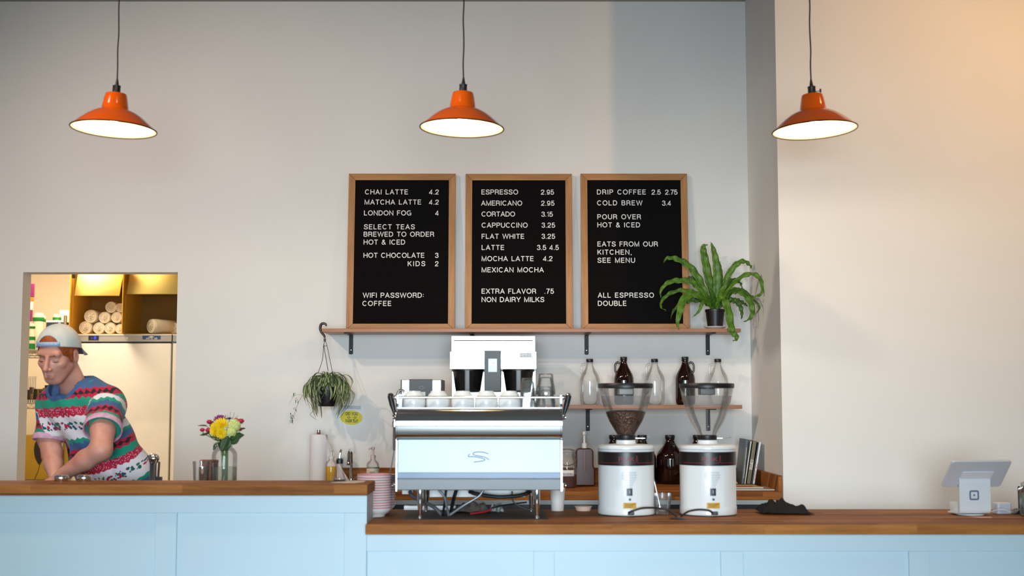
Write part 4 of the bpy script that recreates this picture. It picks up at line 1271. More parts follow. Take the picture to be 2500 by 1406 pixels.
for i in range(8):
    for j in range(8):
        bm.faces.new((rowsv[i][j], rowsv[i + 1][j], rowsv[i + 1][j + 1], rowsv[i][j + 1]))
obj('loose_sheet', bm, TOWEL, t, solid=0.0008, smooth=80)

yo = 7.05
c0 = P(808, 1180, yo)
ro = 14 * U(yo)
t = thing('soap_bottle', 'small pump bottle of yellow soap in front of the paper towel', 'bottle', (c0.x, yo, ZB + 0.0006))
z1 = Z(1134, yo) - ZB
obj('bottle', lathe(BM(), [(0, 0.001), (ro * 0.95, 0), (ro, 0.006), (ro, z1), (ro * 0.9, z1 + 0.012), (ro * 0.45, z1 + 0.024), (ro * 0.42, z1 + 0.03)], 28, cap0=False, cap1=False), CLEAR, t, smooth=60)
obj('yellow_soap', lathe(BM(), [(0, 0.002), (ro * 0.96, 0.002), (ro * 0.97, z1 - 0.01), (0, z1 - 0.01)], 28), mat('yellow_liquid', '#e9b11c', 0.15, var=0.1, vs=20), t)
pump(t, z1 + 0.03, ro * 0.42, mat('translucent_pump', '#d5d3ce', 0.3), 0.75, (0.006, -0.02))

yo = 7.20
c0 = P(910, 1182, yo)
ro = 15.5 * U(yo)
t = thing('hand_soap_bottle', 'clear hand-soap pump bottle with a cream label, behind the cup stack', 'bottle', (c0.x, yo, ZB + 0.0006))
z1 = Z(1136, yo) - ZB
obj('bottle', lathe(BM(), [(0, 0.001), (ro * 0.95, 0), (ro, 0.006), (ro, z1), (ro * 0.9, z1 + 0.012), (ro * 0.4, z1 + 0.03), (ro * 0.36, z1 + 0.036)], 28, cap0=False, cap1=False), CLEAR, t, smooth=60)
obj('soap', lathe(BM(), [(0, 0.002), (ro * 0.93, 0.002), (ro * 0.93, z1 * 0.75), (0, z1 * 0.75)], 28), mat('pale_soap', '#c9c6b4', 0.2), t)
la = obj('label', lathe(BM(), [(ro * 1.012, z1 * 0.18), (ro * 1.012, z1 * 0.93)], 28, cap0=False, cap1=False), mat('cream_label', '#e2dcc0', 0.5), t)
obj('label_band', lathe(BM(), [(ro * 1.02, z1 * 0.86), (ro * 1.02, z1 * 0.90)], 28, cap0=False, cap1=False), mat('dark_blue_print', '#323a55', 0.5), la)
bm = BM()
for z_, h_ in ((0.45, 0.02), (0.62, 0.008)):
    for k in range(5):
        a = -PI / 2 + (k - 2) * 0.16
        b0 = Vector((math.cos(a) * ro * 1.02, math.sin(a) * ro * 1.02, z1 * z_))
        box(bm, b0.x - 0.0016, b0.x + 0.0016, b0.y - 0.0008, b0.y, b0.z, b0.z + h_)
obj('label_print', bm, mat('dark_blue_print', '#323a55', 0.5), la)
pump(t, z1 + 0.036, ro * 0.34, mat('pinkish_pump', '#d9c3c3', 0.35), 0.95, (-0.022, -0.012))

yo = 7.30
c0 = P(857, 1183, yo)
t = thing('faucet', 'chrome gooseneck faucet seen edge-on behind the pourer bottle', 'faucet', (c0.x, yo, ZB + 0.0006))
zt = Z(1098, yo) - ZB
obj('spout', tube(BM(), [(0, 0, 0.02), (0, 0, zt * 0.75), (0, -0.015, zt * 0.93), (0, -0.06, zt), (0, -0.11, zt * 0.93), (0, -0.125, zt * 0.72)], 0.0085, 14, smooth=6), CHROME, t)
obj('nozzle', lathe(BM(), [(0.0105, zt * 0.58), (0.0115, zt * 0.6), (0.0115, zt * 0.72), (0.009, zt * 0.74)], 20, c=(0, -0.125, 0)), CHROME, t)
obj('base', lathe(BM(), [(0.026, 0), (0.026, 0.006), (0.014, 0.012), (0.013, 0.03), (0.0, 0.03)], 24), CHROME, t)
obj('lever', tube(BM(), [(0.012, 0, 0.02), (0.045, -0.005, 0.05)], [0.005, 0.004], 8), CHROME, t)
# ------------------------------------------------------------------ espresso machine, seen from its back
YM = 5.64
xm0, xm1 = X(966, YM, 1100), X(1373, YM, 1100)
mcx = (xm0 + xm1) / 2
t = thing('espresso_machine', 'large polished steel espresso machine on four legs, seen from its back', 'espresso machine', (mcx, YM, ZLOW))
EM = t
def mx(px, Y=YM):
    return X(px, Y, 1100) - mcx
def mz(py, Y=YM):
    return Z(py, Y) - ZLOW
w = (xm1 - xm0) / 2
zb, zt_ = mz(1197), mz(997)
MIRROR = mat('mirror_steel', '#dfe3e6', 0.09, 1.0, var=0.02, vs=2)
SATIN = mat('satin_steel', '#a6b1b8', 0.52, 0.9, var=0.03, vs=3)
SATIN_LIT = mat('satin_steel_lit', '#c3ced5', 0.42, 0.8, var=0.03, vs=3)  # same satin steel, with the lower panel's brightness put into the colour
DGROOVE = mat('dark_steel_groove', '#4a505a', 0.35, 0.9, var=0.04)
zc = (mz(1072) + zt_) / 2
rc = (zt_ - mz(1072)) / 2
wi = w - 0.0075
arcp = [(-rc * 0.55 * math.cos(a) + 0.012, zc + rc * math.sin(a)) for a in [R(-86 + 172 * k / 20) for k in range(21)]]
poly = arcp + [(0.46, zt_), (0.46, mz(1072))]
obj('top_cover', prism(BM(), poly, -wi, wi, 'x'), MIRROR, t, smooth=25)
pa = [(0.010, mz(1154)), (0.014, mz(1073)), (0.46, mz(1073)), (0.46, mz(1154))]
bp = obj('back_panel', prism(BM(), pa, -wi, wi, 'x'), SATIN, t, bevel=0.002)
obj('groove_strip', box(BM(), -wi, wi, 0.020, 0.46, mz(1168) + 0.0004, mz(1154) - 0.0004), DGROOVE, t)
obj('lower_panel', prism(BM(), [(0.000, mz(1168)), (-0.006, mz(1171)), (0.006, zb + 0.003), (0.010, zb), (0.46, zb), (0.46, mz(1168))], -wi, wi, 'x'), SATIN_LIT, t)
for sx in (-1, 1):
    a, b_ = (sx * w, sx * (w - 0.007))
    out = [(-0.006, zb - 0.004), (-0.006, mz(1075))] + [(p[0] - 0.006, p[1]) for p in arcp[1:-2]] + [(0.03, mz(985)), (0.03, mz(964)), (0.05, mz(962)), (0.48, mz(962)), (0.48, zb)]
    sp_ = obj('side_panel', prism(BM(), out, min(a, b_), max(a, b_), 'x'), MIRROR, t, bevel=0.001)
# engraved logo: an outlined italic S on the back panel
lx, ly = 1170, 1114
def lp(u, v):
    # points read off the zoomed photograph crop (11.7 px per pixel, origin 1080,1060)
    return (mx(1080 + u / 11.72), mz(1060 + v / 11.72))
LOGO = mat('engraved_line', '#3c3766', 0.6, 0.0, var=0)
bm = BM()
for pts, tk in (([(1310, 540), (1290, 555), (1180, 520), (1050, 507), (930, 520), (880, 550), (885, 585), (960, 610), (1150, 645), (1260, 680), (1335, 735)], 0.0011),
                ([(785, 570), (745, 600), (740, 640), (800, 642), (950, 652), (1100, 680), (1210, 720), (1190, 755), (1100, 775), (900, 802)], 0.0011)):
    q = catmull([(a, b_, 0) for a, b_ in pts], 5)
    stroke(bm, [lp(v.x, v.y) for v in q], tk * 2.6, depth=0.0004, y=0.0)
for v in bm.verts:
    v.co.y += 0.0117 - 0.0008 + (v.co.z - mz(1114)) * 0.004 / (mz(1073) - mz(1154))
obj('logo', bm, LOGO, bp, smooth=0)
# cup tray and rail
tr_ = obj('cup_tray', box(BM(), -wi, wi, 0.03, 0.45, zt_ + 0.0003, zt_ + 0.003), STEEL, t)
zr = mz(970)
bm = tube(BM(), [(-w - 0.003, 0.022, zr), (w + 0.002, 0.022, zr)], 0.0055, 12)
obj('cup_rail', bm, CHROME, t, smooth=60)
for sx in (-1, 1):
    obj('rail_knob', put(lathe(BM(), [(0.009, -0.008), (0.010, 0.0), (0.007, 0.009), (0, 0.010)], 16), T(sx * (w + 0.007), 0.022, zr) @ RY(sx * PI / 2)), CHROME, t)
    hk = obj('steam_lever', tube(BM(), [(sx * (w + 0.030), 0.06, mz(966)), (sx * (w + 0.021), 0.055, mz(988)), (sx * (w + 0.009), 0.05, mz(1012))], [0.013, 0.012, 0.006], 14, smooth=4), BLACKP, t, smooth=60)
    obj('lever_tip', put(lathe(BM(), [(0.0, -0.006), (0.009, -0.004), (0.013, 0.002), (0.009, 0.008), (0, 0.010)], 16), T(sx * (w + 0.029), 0.06, mz(964.5))), CHROME if sx > 0 else BLACKP, hk, smooth=60)
    obj('side_bolt', put(lathe(BM(), [(0.011, 0), (0.012, 0.004), (0.009, 0.010), (0.009, 0.016), (0, 0.017)], 16), T(sx * w, 0.03, mz(1019)) @ RY(sx * PI / 2)), CHROME, t)
    obj('side_bolt', put(lathe(BM(), [(0.011, 0), (0.012, 0.004), (0.009, 0.010), (0.009, 0.016), (0, 0.017)], 16), T(sx * w, 0.03, mz(1186)) @ RY(sx * PI / 2)), CHROME, t)
obj('steam_valve', lathe(BM(), [(0.006, mz(1045)), (0.011, mz(1042)), (0.011, mz(1030)), (0.008, mz(1028)), (0.008, mz(1018)), (0.011, mz(1016)), (0.010, mz(1012)), (0, mz(1012))], 16, c=(-w - 0.010, 0.05, 0)), CHROME, t)
obj('steam_wand', tube(BM(), [(-w - 0.010, 0.05, mz(1040)), (-w - 0.011, 0.045, mz(1070)), (-w - 0.009, 0.045, mz(1100))], [0.006, 0.006, 0.007], 10, smooth=3), mat('brown_wand_grip', '#4b3430', 0.4), t, smooth=60)
obj('wand_tip', tube(BM(), [(-w - 0.010, 0.045, mz(1099)), (-w - 0.020, 0.06, mz(1130)), (-w - 0.031, 0.075, mz(1160))], 0.0024, 8, smooth=3), CHROME, t, smooth=60)
obj('water_tap', tube(BM(), [(-w - 0.004, 0.10, mz(1000)), (-w - 0.004, 0.10, mz(968)), (-w + 0.004, 0.10, mz(954)), (-w + 0.02, 0.10, mz(952)), (-w + 0.028, 0.10, mz(958))], 0.006, 10, smooth=5), mat('dark_chrome', '#77706c', 0.15, 1.0), t, smooth=60)
obj('hinge', box(BM(), w - 0.004, w + 0.001, -0.009, -0.004, mz(1195), mz(1180)), CHROME, t)
# legs
for px, py, in ((1025.5, 1262), (1311, 1262), (1040, 1247), (1297, 1247)):
    yl = 0.035 if py > 1255 else 0.40
    X0 = X(px, YM + yl, py) - mcx
    lg = obj('leg', lathe(BM(), [(0.0075, 0.012), (0.0085, 0.03), (0.0125, 0.06), (0.0138, 0.085), (0.0138, zb - 0.0004)], 24, c=(X0, yl, 0)), CHROME, t, smooth=50)
    obj('foot', lathe(BM(), [(0.011, 0.0), (0.011, 0.004), (0.0075, 0.008), (0.007, 0.0115)], 20, c=(X0, yl, 0)), STEEL, lg)
# underside tank and the barista side
obj('under_box', box(BM(), mx(1050, 5.95), mx(1283, 5.95), 0.27, 0.44, Z(1213, 5.93) - ZLOW, zb - 0.0004), WHITEMETAL, t, bevel=0.003)
obj('under_box', box(BM(), mx(983, 5.95), mx(1010, 5.95), 0.29, 0.40, Z(1206, 5.95) - ZLOW, zb - 0.0004), WHITEMETAL, t, bevel=0.003)
obj('drip_tray', box(BM(), -wi, wi, 0.461, 0.50, zb, zb + 0.05), STEEL, t, bevel=0.003)
for sx in (-0.17, 0.17):
    g = obj('group_head', lathe(BM(), [(0.036, zc - 0.12), (0.036, zc - 0.08), (0.03, zc - 0.07), (0.03, zc - 0.02), (0, zc - 0.02)], 24, c=(sx, 0.497, 0)), CHROME, t)
HOSEB = mat('black_corrugated_hose', '#15161c', 0.4, var=0.05)
BRAID = new_mat('braided_hose')
def _braid():
    m, nt, b = BRAID
    wv = nt.nodes.new('ShaderNodeTexWave')
    wv.inputs['Scale'].default_value = 90
    wv.inputs['Distortion'].default_value = 1.5
    nt.links.new(coords(nt), wv.inputs[0])
    r = ramp(nt, [(0.2, lin('#5a5f66')), (0.8, lin('#b9bec4'))], wv.outputs[1])
    nt.links.new(r.outputs[0], b.inputs['Base Color'])
    b.inputs['Metallic'].default_value = 0.6
    b.inputs['Roughness'].default_value = 0.4
    return m
BRAID = _braid()
def hose(pix, r, m, corr=False, Y0=None):
    pts = []
    for px, py, dy in pix:
        p = P(px, py, YM + dy)
        p.z = max(p.z, ZLOW + r + 0.0006)
        pts.append(p - Vector((mcx, YM, ZLOW)))
    q = catmull(pts, 14 if corr else 8)
    if corr:
        dens = []
        L = 0
        for a, b_ in zip(q, q[1:]):
            n = max(1, int((b_ - a).length / 0.0011))
            dens += [a.lerp(b_, k / n) for k in range(n)]
        rs = [r * (1.0 if (i // 2) % 2 else 0.80) for i in range(len(dens))]
        obj('hose', tube(BM(), dens, rs, 10), m, t, smooth=20)
    else:
        obj('hose', tube(BM(), q, r, 10), m, t, smooth=60)
hose([(1145, 1199, 0.20), (1165, 1206, 0.19), (1220, 1213, 0.18), (1275, 1208, 0.19), (1296, 1198, 0.20)], 0.0095, HOSEB, True)
hose([(1180, 1196, 0.10), (1168, 1212, 0.10), (1130, 1235, 0.09), (1097, 1258, 0.07)], 0.0058, BRAID)
hose([(1072, 1196, 0.12), (1086, 1215, 0.11), (1091, 1238, 0.09), (1096, 1259, 0.06)], 0.0058, BRAID)
hose([(1089, 1196, 0.14), (1086, 1225, 0.12), (1081, 1258, 0.07)], 0.0055, HOSEB)
hose([(1114, 1196, 0.16), (1107, 1220, 0.14), (1100, 1254, 0.09)], 0.0085, HOSEB)
hose([(1000, 1199, 0.24), (1008, 1212, 0.22), (1035, 1225, 0.17), (1062, 1240, 0.13), (1078, 1257, 0.08)], 0.0085, mat('grey_corrugated_hose', '#4d4a4a', 0.5), True)
hose([(1250, 1199, 0.2), (1252, 1222, 0.2), (1268, 1236, 0.2), (1296, 1246, 0.2)], 0.0035, HOSEB)
hose([(1200, 1240, 0.24), (1225, 1234, 0.26), (1255, 1230, 0.3), (1285, 1226, 0.34)], 0.0035, HOSEB)
hose([(1148, 1254, 0.16), (1165, 1252, 0.17), (1185, 1249, 0.19), (1199, 1243, 0.21)], 0.004, mat('red_wire', '#b0202a', 0.4))
# what lies on the worktop under the machine
bm = prism(BM(), [(X(988, 5.58), 5.60), (X(1339, 5.58), 5.60), (X(1325, 6.1), 6.10), (X(1003, 6.1), 6.10)], ZLOW + 0.0003, ZLOW + 0.0018, 'z')
tag(obj('rubber_mat', bm, mat('dark_mat', '#4a3a30', 0.6, var=0.15)), 'thin dark mat under the espresso machine', 'mat')
tp = thing('power_strip', 'pale power strip lying under the left side of the espresso machine', 'power strip', (X(1040, 6.10), 6.12, ZLOW + 0.0006))
obj('housing', box(BM(), -0.10, 0.14, -0.012, 0.022, 0, 0.02), WHITEP, tp, bevel=0.003)
for k in range(4):
    obj('socket', box(BM(), -0.08 + k * 0.05, -0.055 + k * 0.05, -0.006, 0.016, 0.0202, 0.0215), BLACKP, tp)
def crumple(name, label, cat, px0, px1, y0, y1, z, h, m, seed, thick=0.0012, n=22, stuff=None, prof=None, sub=1):
    random.seed(seed)
    x0, x1 = X(px0, (y0 + y1) / 2, 1235), X(px1, (y0 + y1) / 2, 1235)
    from mathutils import noise as mn
    cx_, cy_ = (x0 + x1) / 2, (y0 + y1) / 2
    bm = BM()
    grid = []
    for i in range(n + 1):
        row = []
        for j in range(n // 2 + 1):
            u, v = i / n, j / (n // 2)
            e = min(1, 6 * u, 6 * (1 - u), 6 * v, 6 * (1 - v))
            q = Vector((u * 5 + seed, v * 3.2, seed * 1.7))
            z_ = (0.5 + 0.5 * mn.noise(q)) * 0.55 + abs(mn.noise(q * 2.3)) * 0.55
            pf = prof(u) if prof else 1
            row.append(bm.verts.new((x0 - cx_ + (x1 - x0) * u + 0.012 * mn.noise(q * 1.7 + Vector((9, 0, 0))), y0 - cy_ + (y1 - y0) * v + 0.02 * mn.noise(q * 1.3 + Vector((0, 7, 0))), thick + h * z_ * pf * (0.12 + 0.88 * e))))
        grid.append(row)
    for i in range(n):
        for j in range(n // 2):
            bm.faces.new((grid[i][j], grid[i + 1][j], grid[i + 1][j + 1], grid[i][j + 1]))
    o = tag(obj(name, bm, m, solid=thick, smooth=80, sub=sub), label, cat)
    o.location = (cx_, cy_, z)
    return o
crumple('grey_cloth', 'crumpled grey cloth under the espresso machine behind the hoses', 'cloth', 1105, 1196, 5.93, 6.05, ZLOW + 0.002, 0.075, mat('grey_cloth', '#5d564e', 0.9), 3)
crumple('plastic_bag', 'small crumpled clear plastic bag under the espresso machine', 'bag', 1198, 1228, 5.93, 6.0, ZLOW + 0.002, 0.07, glass('bag_film', '#f2efe8', '#a99c88', 0.25, refl=1.0, rough=0.1), 5)

# ------------------------------------------------------------------ cups and glasses on the machine
CERAMIC = mat('white_ceramic', '#f0f1f0', 0.12, var=0.015, coat=0.4)
zcup = ZLOW + zt_ + 0.0036
POS5 = ['leftmost', 'second from the left', 'middle', 'fourth from the left', 'rightmost']
cup0 = None
for i, px in enumerate((1010, 1069, 1130, 1187.5, 1244.5)):
    lab = 'white cup upside down on the espresso machine, %s of the five' % POS5[i]
    yc_ = YM + 0.088
    loc = (X(px, yc_, 980), yc_, zcup)
    if cup0 is None:
        t = thing('coffee_cup', lab, 'cup', loc, 0, 'upside-down white cups on the espresso machine')
        obj('bowl', lathe(BM(), [(0.0465, 0.003), (0.049, 0.0), (0.0505, 0.003), (0.0505, 0.030), (0.0485, 0.040), (0.041, 0.055), (0.034, 0.0635), (0.030, 0.066)], 40, cap0=False, cap1=False), CERAMIC, t, smooth=60)
        obj('foot_ring', lathe(BM(), [(0.031, 0.0655), (0.031, 0.0715), (0.027, 0.0718), (0.026, 0.067), (0, 0.067)], 36, cap0=False), CERAMIC, t)
        obj('handle', tube(BM(), [(0.02, 0.046, 0.035), (0.026, 0.064, 0.032), (0.027, 0.068, 0.020), (0.02, 0.050, 0.012)], 0.004, 10, smooth=4), CERAMIC, t, smooth=60)
        cup0 = t
    else:
        dup(cup0, loc, random.uniform(-0.3, 0.3), lab)
TUMB = glass('tumbler_glass', '#ffffff', '#b5aea4', 0.04, 0.5, refl=0.8)
def tumbler(label, loc, r0, r1, h, group, facets=10, inv=True):
    t = thing('glass_tumbler', label, 'glass', loc, random.random(), group)
    pr = [(r0, 0.0), (r0 * 0.99, h * 0.25), (r1 * 1.12, h * 0.55), (r1, h * 0.96), (r1 * 0.9, h), (0, h)] if inv else [(0, 0), (r1 * 0.9, 0), (r1, h * 0.04), (r1 * 1.12, h * 0.45), (r0 * 0.99, h * 0.75), (r0, h)]
    obj('outer_wall', lathe(BM(), pr, facets * 2, cap0=False, cap1=False), TUMB, t, smooth=12)
    k = 0.88
    pi_ = [(r0 * 0.95, 0.001), (r0 * 0.92, h * 0.25), (r1 * k, h * 0.8), (r1 * 0.5, h * 0.84), (0, h * 0.85)] if inv else [(0, h * 0.16), (r1 * 0.5, h * 0.17), (r1 * k, h * 0.2), (r0 * 0.92, h * 0.75), (r0 * 0.95, h * 0.999)]
    obj('inner_wall', lathe(BM(), pi_, 28, cap0=False, cap1=False), TUMB, t, smooth=60)
    return t
yg = YM + 0.09
for px, wpx, ytop, lab in ((1289, 40, 925, 'left'), (1332.5, 48, 915, 'right')):
    x_ = X(px, yg, 970)
    H = (997 - ytop) * U(yg)
    r0 = wpx / 2 * U(yg)
    tumbler('lower glass tumbler of the %s upside-down stack on the espresso machine' % lab, (x_, yg, zcup), r0, r0 * 0.74, H * 0.62, 'upside-down tumblers on the espresso machine')
    tumbler('upper glass tumbler of the %s upside-down stack on the espresso machine' % lab, (x_, yg, zcup + H * 0.38), r0 * 0.98, r0 * 0.74, H * 0.62, 'upside-down tumblers on the espresso machine')
x_ = X(1313, yg + 0.09, 970)
tumbler('glass tumbler upside down behind the two tumbler stacks on the espresso machine', (x_, yg + 0.10, zcup), 0.036, 0.028, 0.085, 'upside-down tumblers on the espresso machine')
# ------------------------------------------------------------------ coffee grinders
YG = 5.885
GW = mat('white_grinder_enamel', '#eceff1', 0.28, var=0.015, coat=0.2)
HOP = glass('hopper_plastic', '#fffdfb', '#b5aaa0', 0.02, 0.45)
GREYBAND = glass('hopper_grey_band', '#efebe8', '#b5afab', 0.16, 0.2, refl=0.2)  # faint grey see-through ring just inside the hopper wall
REDL = mat('dark_red_print', '#8f2d3a', 0.5, var=0)
YLAB = mat('yellow_label', '#dba728', 0.5, var=0.15, vs=120)
GREYL = mat('grey_slot', '#9fa8b2', 0.5, var=0)
def gz(py, Y=None):
    return Z(py, Y or (YG - 0.12)) - ZLOW
def around(bm, r, y0=0.0):
    """wrap a flat drawing in the x-z plane round a cylinder of radius r (centre = thing origin), facing -y"""
    for v in bm.verts:
        a = -PI / 2 + v.co.x / r
        rr = r - (v.co.y - y0)
        v.co = Vector((rr * math.cos(a), rr * math.sin(a), v.co.z))
    return bm
def grinder(px, label, beans, cordpix):
    c0 = P(px, 1200, YG)
    t = thing('coffee_grinder', label, 'coffee grinder', (c0.x, YG, ZLOW), 0, 'white coffee grinders on the low worktop')
    r = 67.5 * U(YG)
    zt, zb0, zb1 = gz(1088), gz(1137), gz(1104)
    obj('body', lathe(BM(), [(0, 0.004), (r * 1.0, 0.004), (r * 1.015, 0.007), (r * 1.015, gz(1240)), (r, gz(1238)), (r, zb0 - 0.0004)], 56, cap1=True), GW, t, smooth=30)
    obj('base_gasket', lathe(BM(), [(r * 0.99, 0.0), (r * 1.0, 0.001), (r * 1.0, 0.0038), (0, 0.0038)], 56), BLACKP, t)
    bd = obj('name_band', lathe(BM(), [(r * 1.0, zb0), (r * 1.012, zb0 + 0.001), (r * 1.012, zb1 - 0.001), (r * 1.0, zb1)], 64), mat('black_band', '#1d1716', 0.35, var=0.05), t)
    h = zb1 - zb0
    off = -0.012
    for s in ('PEAK',):
        b_ = word(s, 37 * U(YG), h * 0.34, 0.13, 0.0004)
        put(b_, T(off - 17 * U(YG), 0, zb0 + h * 0.32))
        obj('lettering', around(b_, r * 1.012), REDL, bd, smooth=0)
    b_ = BM()
    n = 30
    base = zb0 + h * 0.2
    def seg(pts):
        stroke(b_, pts, 0.0016, depth=0.0004)
    seg([(-r * 1.25 + k * (r * 1.25 + 0.03) / n, base) for k in range(n + 1)])
    x1 = 0.030
    seg([(0.0295, base), (0.031, base + 0.001), (0.034, base + 0.003), (0.0365, base + h * 0.5), (0.0375, base + h * 0.56), (0.0385, base + h * 0.5), (0.041, base + 0.002), (0.044, base - 0.001), (0.047, base)])
    seg([(0.047 + k * (r * 1.25 - 0.047) / 16, base) for k in range(17)])
    obj('peak_line', around(b_, r * 1.012), REDL, bd, smooth=0)
    lid = obj('top_cap', lathe(BM(), [(r * 1.0, zb1 + 0.0004), (r * 1.01, zb1 + 0.002), (r * 1.01, zt - 0.006), (r * 0.985, zt - 0.001), (r * 0.93, zt + 0.002), (r * 0.38, zt + 0.005), (0, zt + 0.005)], 56), GW, t, smooth=40)
    obj('cap_seam', lathe(BM(), [(r * 1.0115, gz(1098.5)), (r * 1.0125, gz(1098)), (r * 1.0125, gz(1097.4)), (r * 1.0115, gz(1097))], 56, cap0=False, cap1=False), GREYL, lid)
    zn = Z(1074, YG) - ZLOW
    obj('neck', lathe(BM(), [(r * 0.36, zt + 0.0052), (r * 0.345, zn), (0, zn)], 40), GW, t)
    z0, z1 = zn + 0.0005, Z(1062, YG) - ZLOW
    col = obj('collar', lathe(BM(), [(r * 0.33, z0), (r * 0.345, z0 + 0.003), (r * 0.345, z1 - 0.002), (r * 0.33, z1), (0, z1)], 40), BLACKP, t)
    wire = tube(BM(), [(r * 0.34, -0.01, z0 + 0.008), (r * 0.58, -0.012, z0 + 0.0075), (r * 0.78, -0.012, z0 + 0.009), (r * 0.85, -0.012, z0 + 0.012), (r * 0.82, -0.012, z0 + 0.016), (r * 0.76, -0.012, z0 + 0.0155)], 0.0007, 6, smooth=3)
    obj('gate_wire', wire, CHROME, col)
    # hopper
    u = U(YG)
    hp = [(21, 1062), (24, 1056), (31, 1044), (40, 1029), (47.5, 1012), (54, 993), (59, 975), (62.5, 957), (64.5, 947)]
    ho = obj('hopper', lathe(BM(), [(a * u, Z(b_, YG) - ZLOW) for a, b_ in hp], 56, cap0=False, cap1=False), HOP, t, smooth=60)
    obj('grey_band', lathe(BM(), [(a * u * 0.985, Z(b_, YG) - ZLOW) for a, b_ in [(54, 993), (59, 975), (60.8, 966)]], 56, cap0=False, cap1=False), GREYBAND, ho, smooth=60)
    zl0, zl1 = Z(947.5, YG) - ZLOW, Z(936, YG) - ZLOW
    li = obj('hopper_lid', lathe(BM(), [(64 * u, zl0), (66.5 * u, zl0 + 0.001), (67 * u, zl1 - 0.004), (65.5 * u, zl1), (50 * u, zl1 + 0.001), (0, zl1 + 0.001)], 56), BLACKP, t, smooth=40)
    obj('lid_latch', box(BM(), -18 * u, 17 * u, -0.045, 0.045, Z(964, YG) - ZLOW, zl0 - 0.0003), mat('smoked_latch', '#33302f', 0.3), li, bevel=0.003)
    obj('slide_rod', tube(BM(), [(0, 0, Z(1052, YG) - ZLOW), (0, 0, Z(1000, YG) - ZLOW)], 0.004, 10), mat('grey_rod', '#4c4a4e', 0.4), t)
    if beans:
        random.seed(3)
        BE = MATS.get('coffee_beans')
        if BE is None:
            m_, nt, b2 = new_mat('coffee_beans')
            vo = nt.nodes.new('ShaderNodeTexVoronoi')
            vo.inputs['Scale'].default_value = 110
            nt.links.new(coords(nt), vo.inputs['Vector'])
            rr_ = ramp(nt, [(0.0, lin('#8a5c38')), (0.35, lin('#5e3820')), (0.9, lin('#1e0f08'))], vo.outputs['Distance'])
            nt.links.new(rr_.outputs[0], b2.inputs['Base Color'])
            b2.inputs['Roughness'].default_value = 0.4
            bump(nt, b2, vo.outputs['Distance'], 0.8, 0.006)
            BE = MATS['coffee_beans'] = m_
        bh = [(20, 1061), (23, 1056), (30, 1044), (39, 1029), (46, 1012), (48, 1006)]
        o = obj('coffee_beans', lathe(BM(), [(0, Z(1061, YG) - ZLOW)] + [(a * u, Z(b_, YG) - ZLOW) for a, b_ in bh] + [(40 * u, Z(1003, YG) - ZLOW), (20 * u, Z(1001, YG) - ZLOW), (0, Z(1001.5, YG) - ZLOW)], 48, cap0=False, cap1=False), BE, t, smooth=70)
        o['kind'] = 'stuff'
    # vent slots in the shape of a bulb, switch, knob, label and power inlet
    b_ = BM()
    cx_ = 1.5 * u
    for k in range(10):
        y_ = 1153 + k * 4.0
        hw = [16.5, 18, 18.5, 18, 16.5, 14, 11.5, 9.5, 8.5, 7][k] * u
        stroke(b_, [(cx_ - hw + 2 * hw * q / 8, gz(y_)) for q in range(9)], 0.0016, depth=0.0004)
    obj('vent_slot', around(b_, r * 1.0005), mat('vent_grey', '#8d97a3', 0.6, var=0), t, smooth=0)
    def patch(name, x0, x1, y0, y1, dep, m, parent=t):
        b_ = BM()
        k = 6
        rows = [[b_.verts.new((x0 * u + (x1 - x0) * u * i / k, yy, gz(zz))) for i in range(k + 1)] for yy in (-dep, 0.0) for zz in (y0, y1)]
        a0, a1, c0_, c1_ = rows
        for i in range(k):
            b_.faces.new((a0[i], a1[i], a1[i + 1], a0[i + 1]))
            b_.faces.new((a0[i], a0[i + 1], c0_[i + 1], c0_[i]))
            b_.faces.new((a1[i], c1_[i], c1_[i + 1], a1[i + 1]))
        b_.faces.new((a0[0], c0_[0], c1_[0], a1[0]))
        b_.faces.new((a0[-1], a1[-1], c1_[-1], c0_[-1]))
        return obj(name, around(b_, r * 1.0005), m, parent, smooth=0)
    patch('access_panel', 29, 53, 1146, 1243, 0.0007, GW)
    patch('access_panel', -57, -26, 1146, 1243, 0.0007, GW)
    sw = patch('power_switch', -5, 8.5, 1192, 1210, 0.003, mat('navy_switch', '#15152b', 0.35), t)
    patch('switch_mark', 1, 3, 1196, 1205, 0.0036, GREYL, sw)
    obj('knob', put(lathe(BM(), [(0.0055, 0), (0.005, 0.006), (0, 0.0065)], 16), T(2.5 * u, -r * 1.0, gz(1219)) @ RX(PI / 2)), mat('navy_switch', '#15152b', 0.35), t)
    la = patch('warning_label', -13, 17, 1227, 1241, 0.0022 + 0.002, YLAB)
    for k_ in range(3):
        patch('label_line', -10, 14 - k_ * 4, 1230 + k_ * 3.4, 1231.5 + k_ * 3.4, 0.0047, mat('brown_print', '#7b5a16', 0.6, var=0), la)
    pi_ = patch('power_inlet', -3, 11, 1248, 1257, 0.006, BLACKP)
    pts = [P(a, b_2, YG - 0.135 - dd) - Vector((c0.x, YG, ZLOW)) for a, b_2, dd in cordpix]
    for p in pts:
        p.z = max(p.z, 0.0045)
    obj('power_cord', tube(BM(), pts, 0.0042, 10, smooth=6), BLACKP, t, smooth=60)
    obj('plug', put(box(BM(), -0.012, 0.012, -0.016, 0.0, -0.007, 0.007), T(5 * u, -r * 1.035, gz(1252))), BLACKP, t, bevel=0.002)
    return t
grinder(1529, 'left white coffee grinder, its hopper half full of beans', True, [(1535, 1252, 0.012), (1545, 1247, 0.02), (1570, 1240, 0.02), (1605, 1240, 0.0), (1630, 1245, 0.0), (1648, 1257, 0.02), (1652, 1262, 0.025)])
grinder(1728.5, 'right white coffee grinder with an empty clear hopper', False, [(1740, 1252, 0.012), (1730, 1246, 0.02), (1705, 1244, 0.01), (1682, 1248, 0.0), (1668, 1256, 0.02), (1662, 1262, 0.025)])
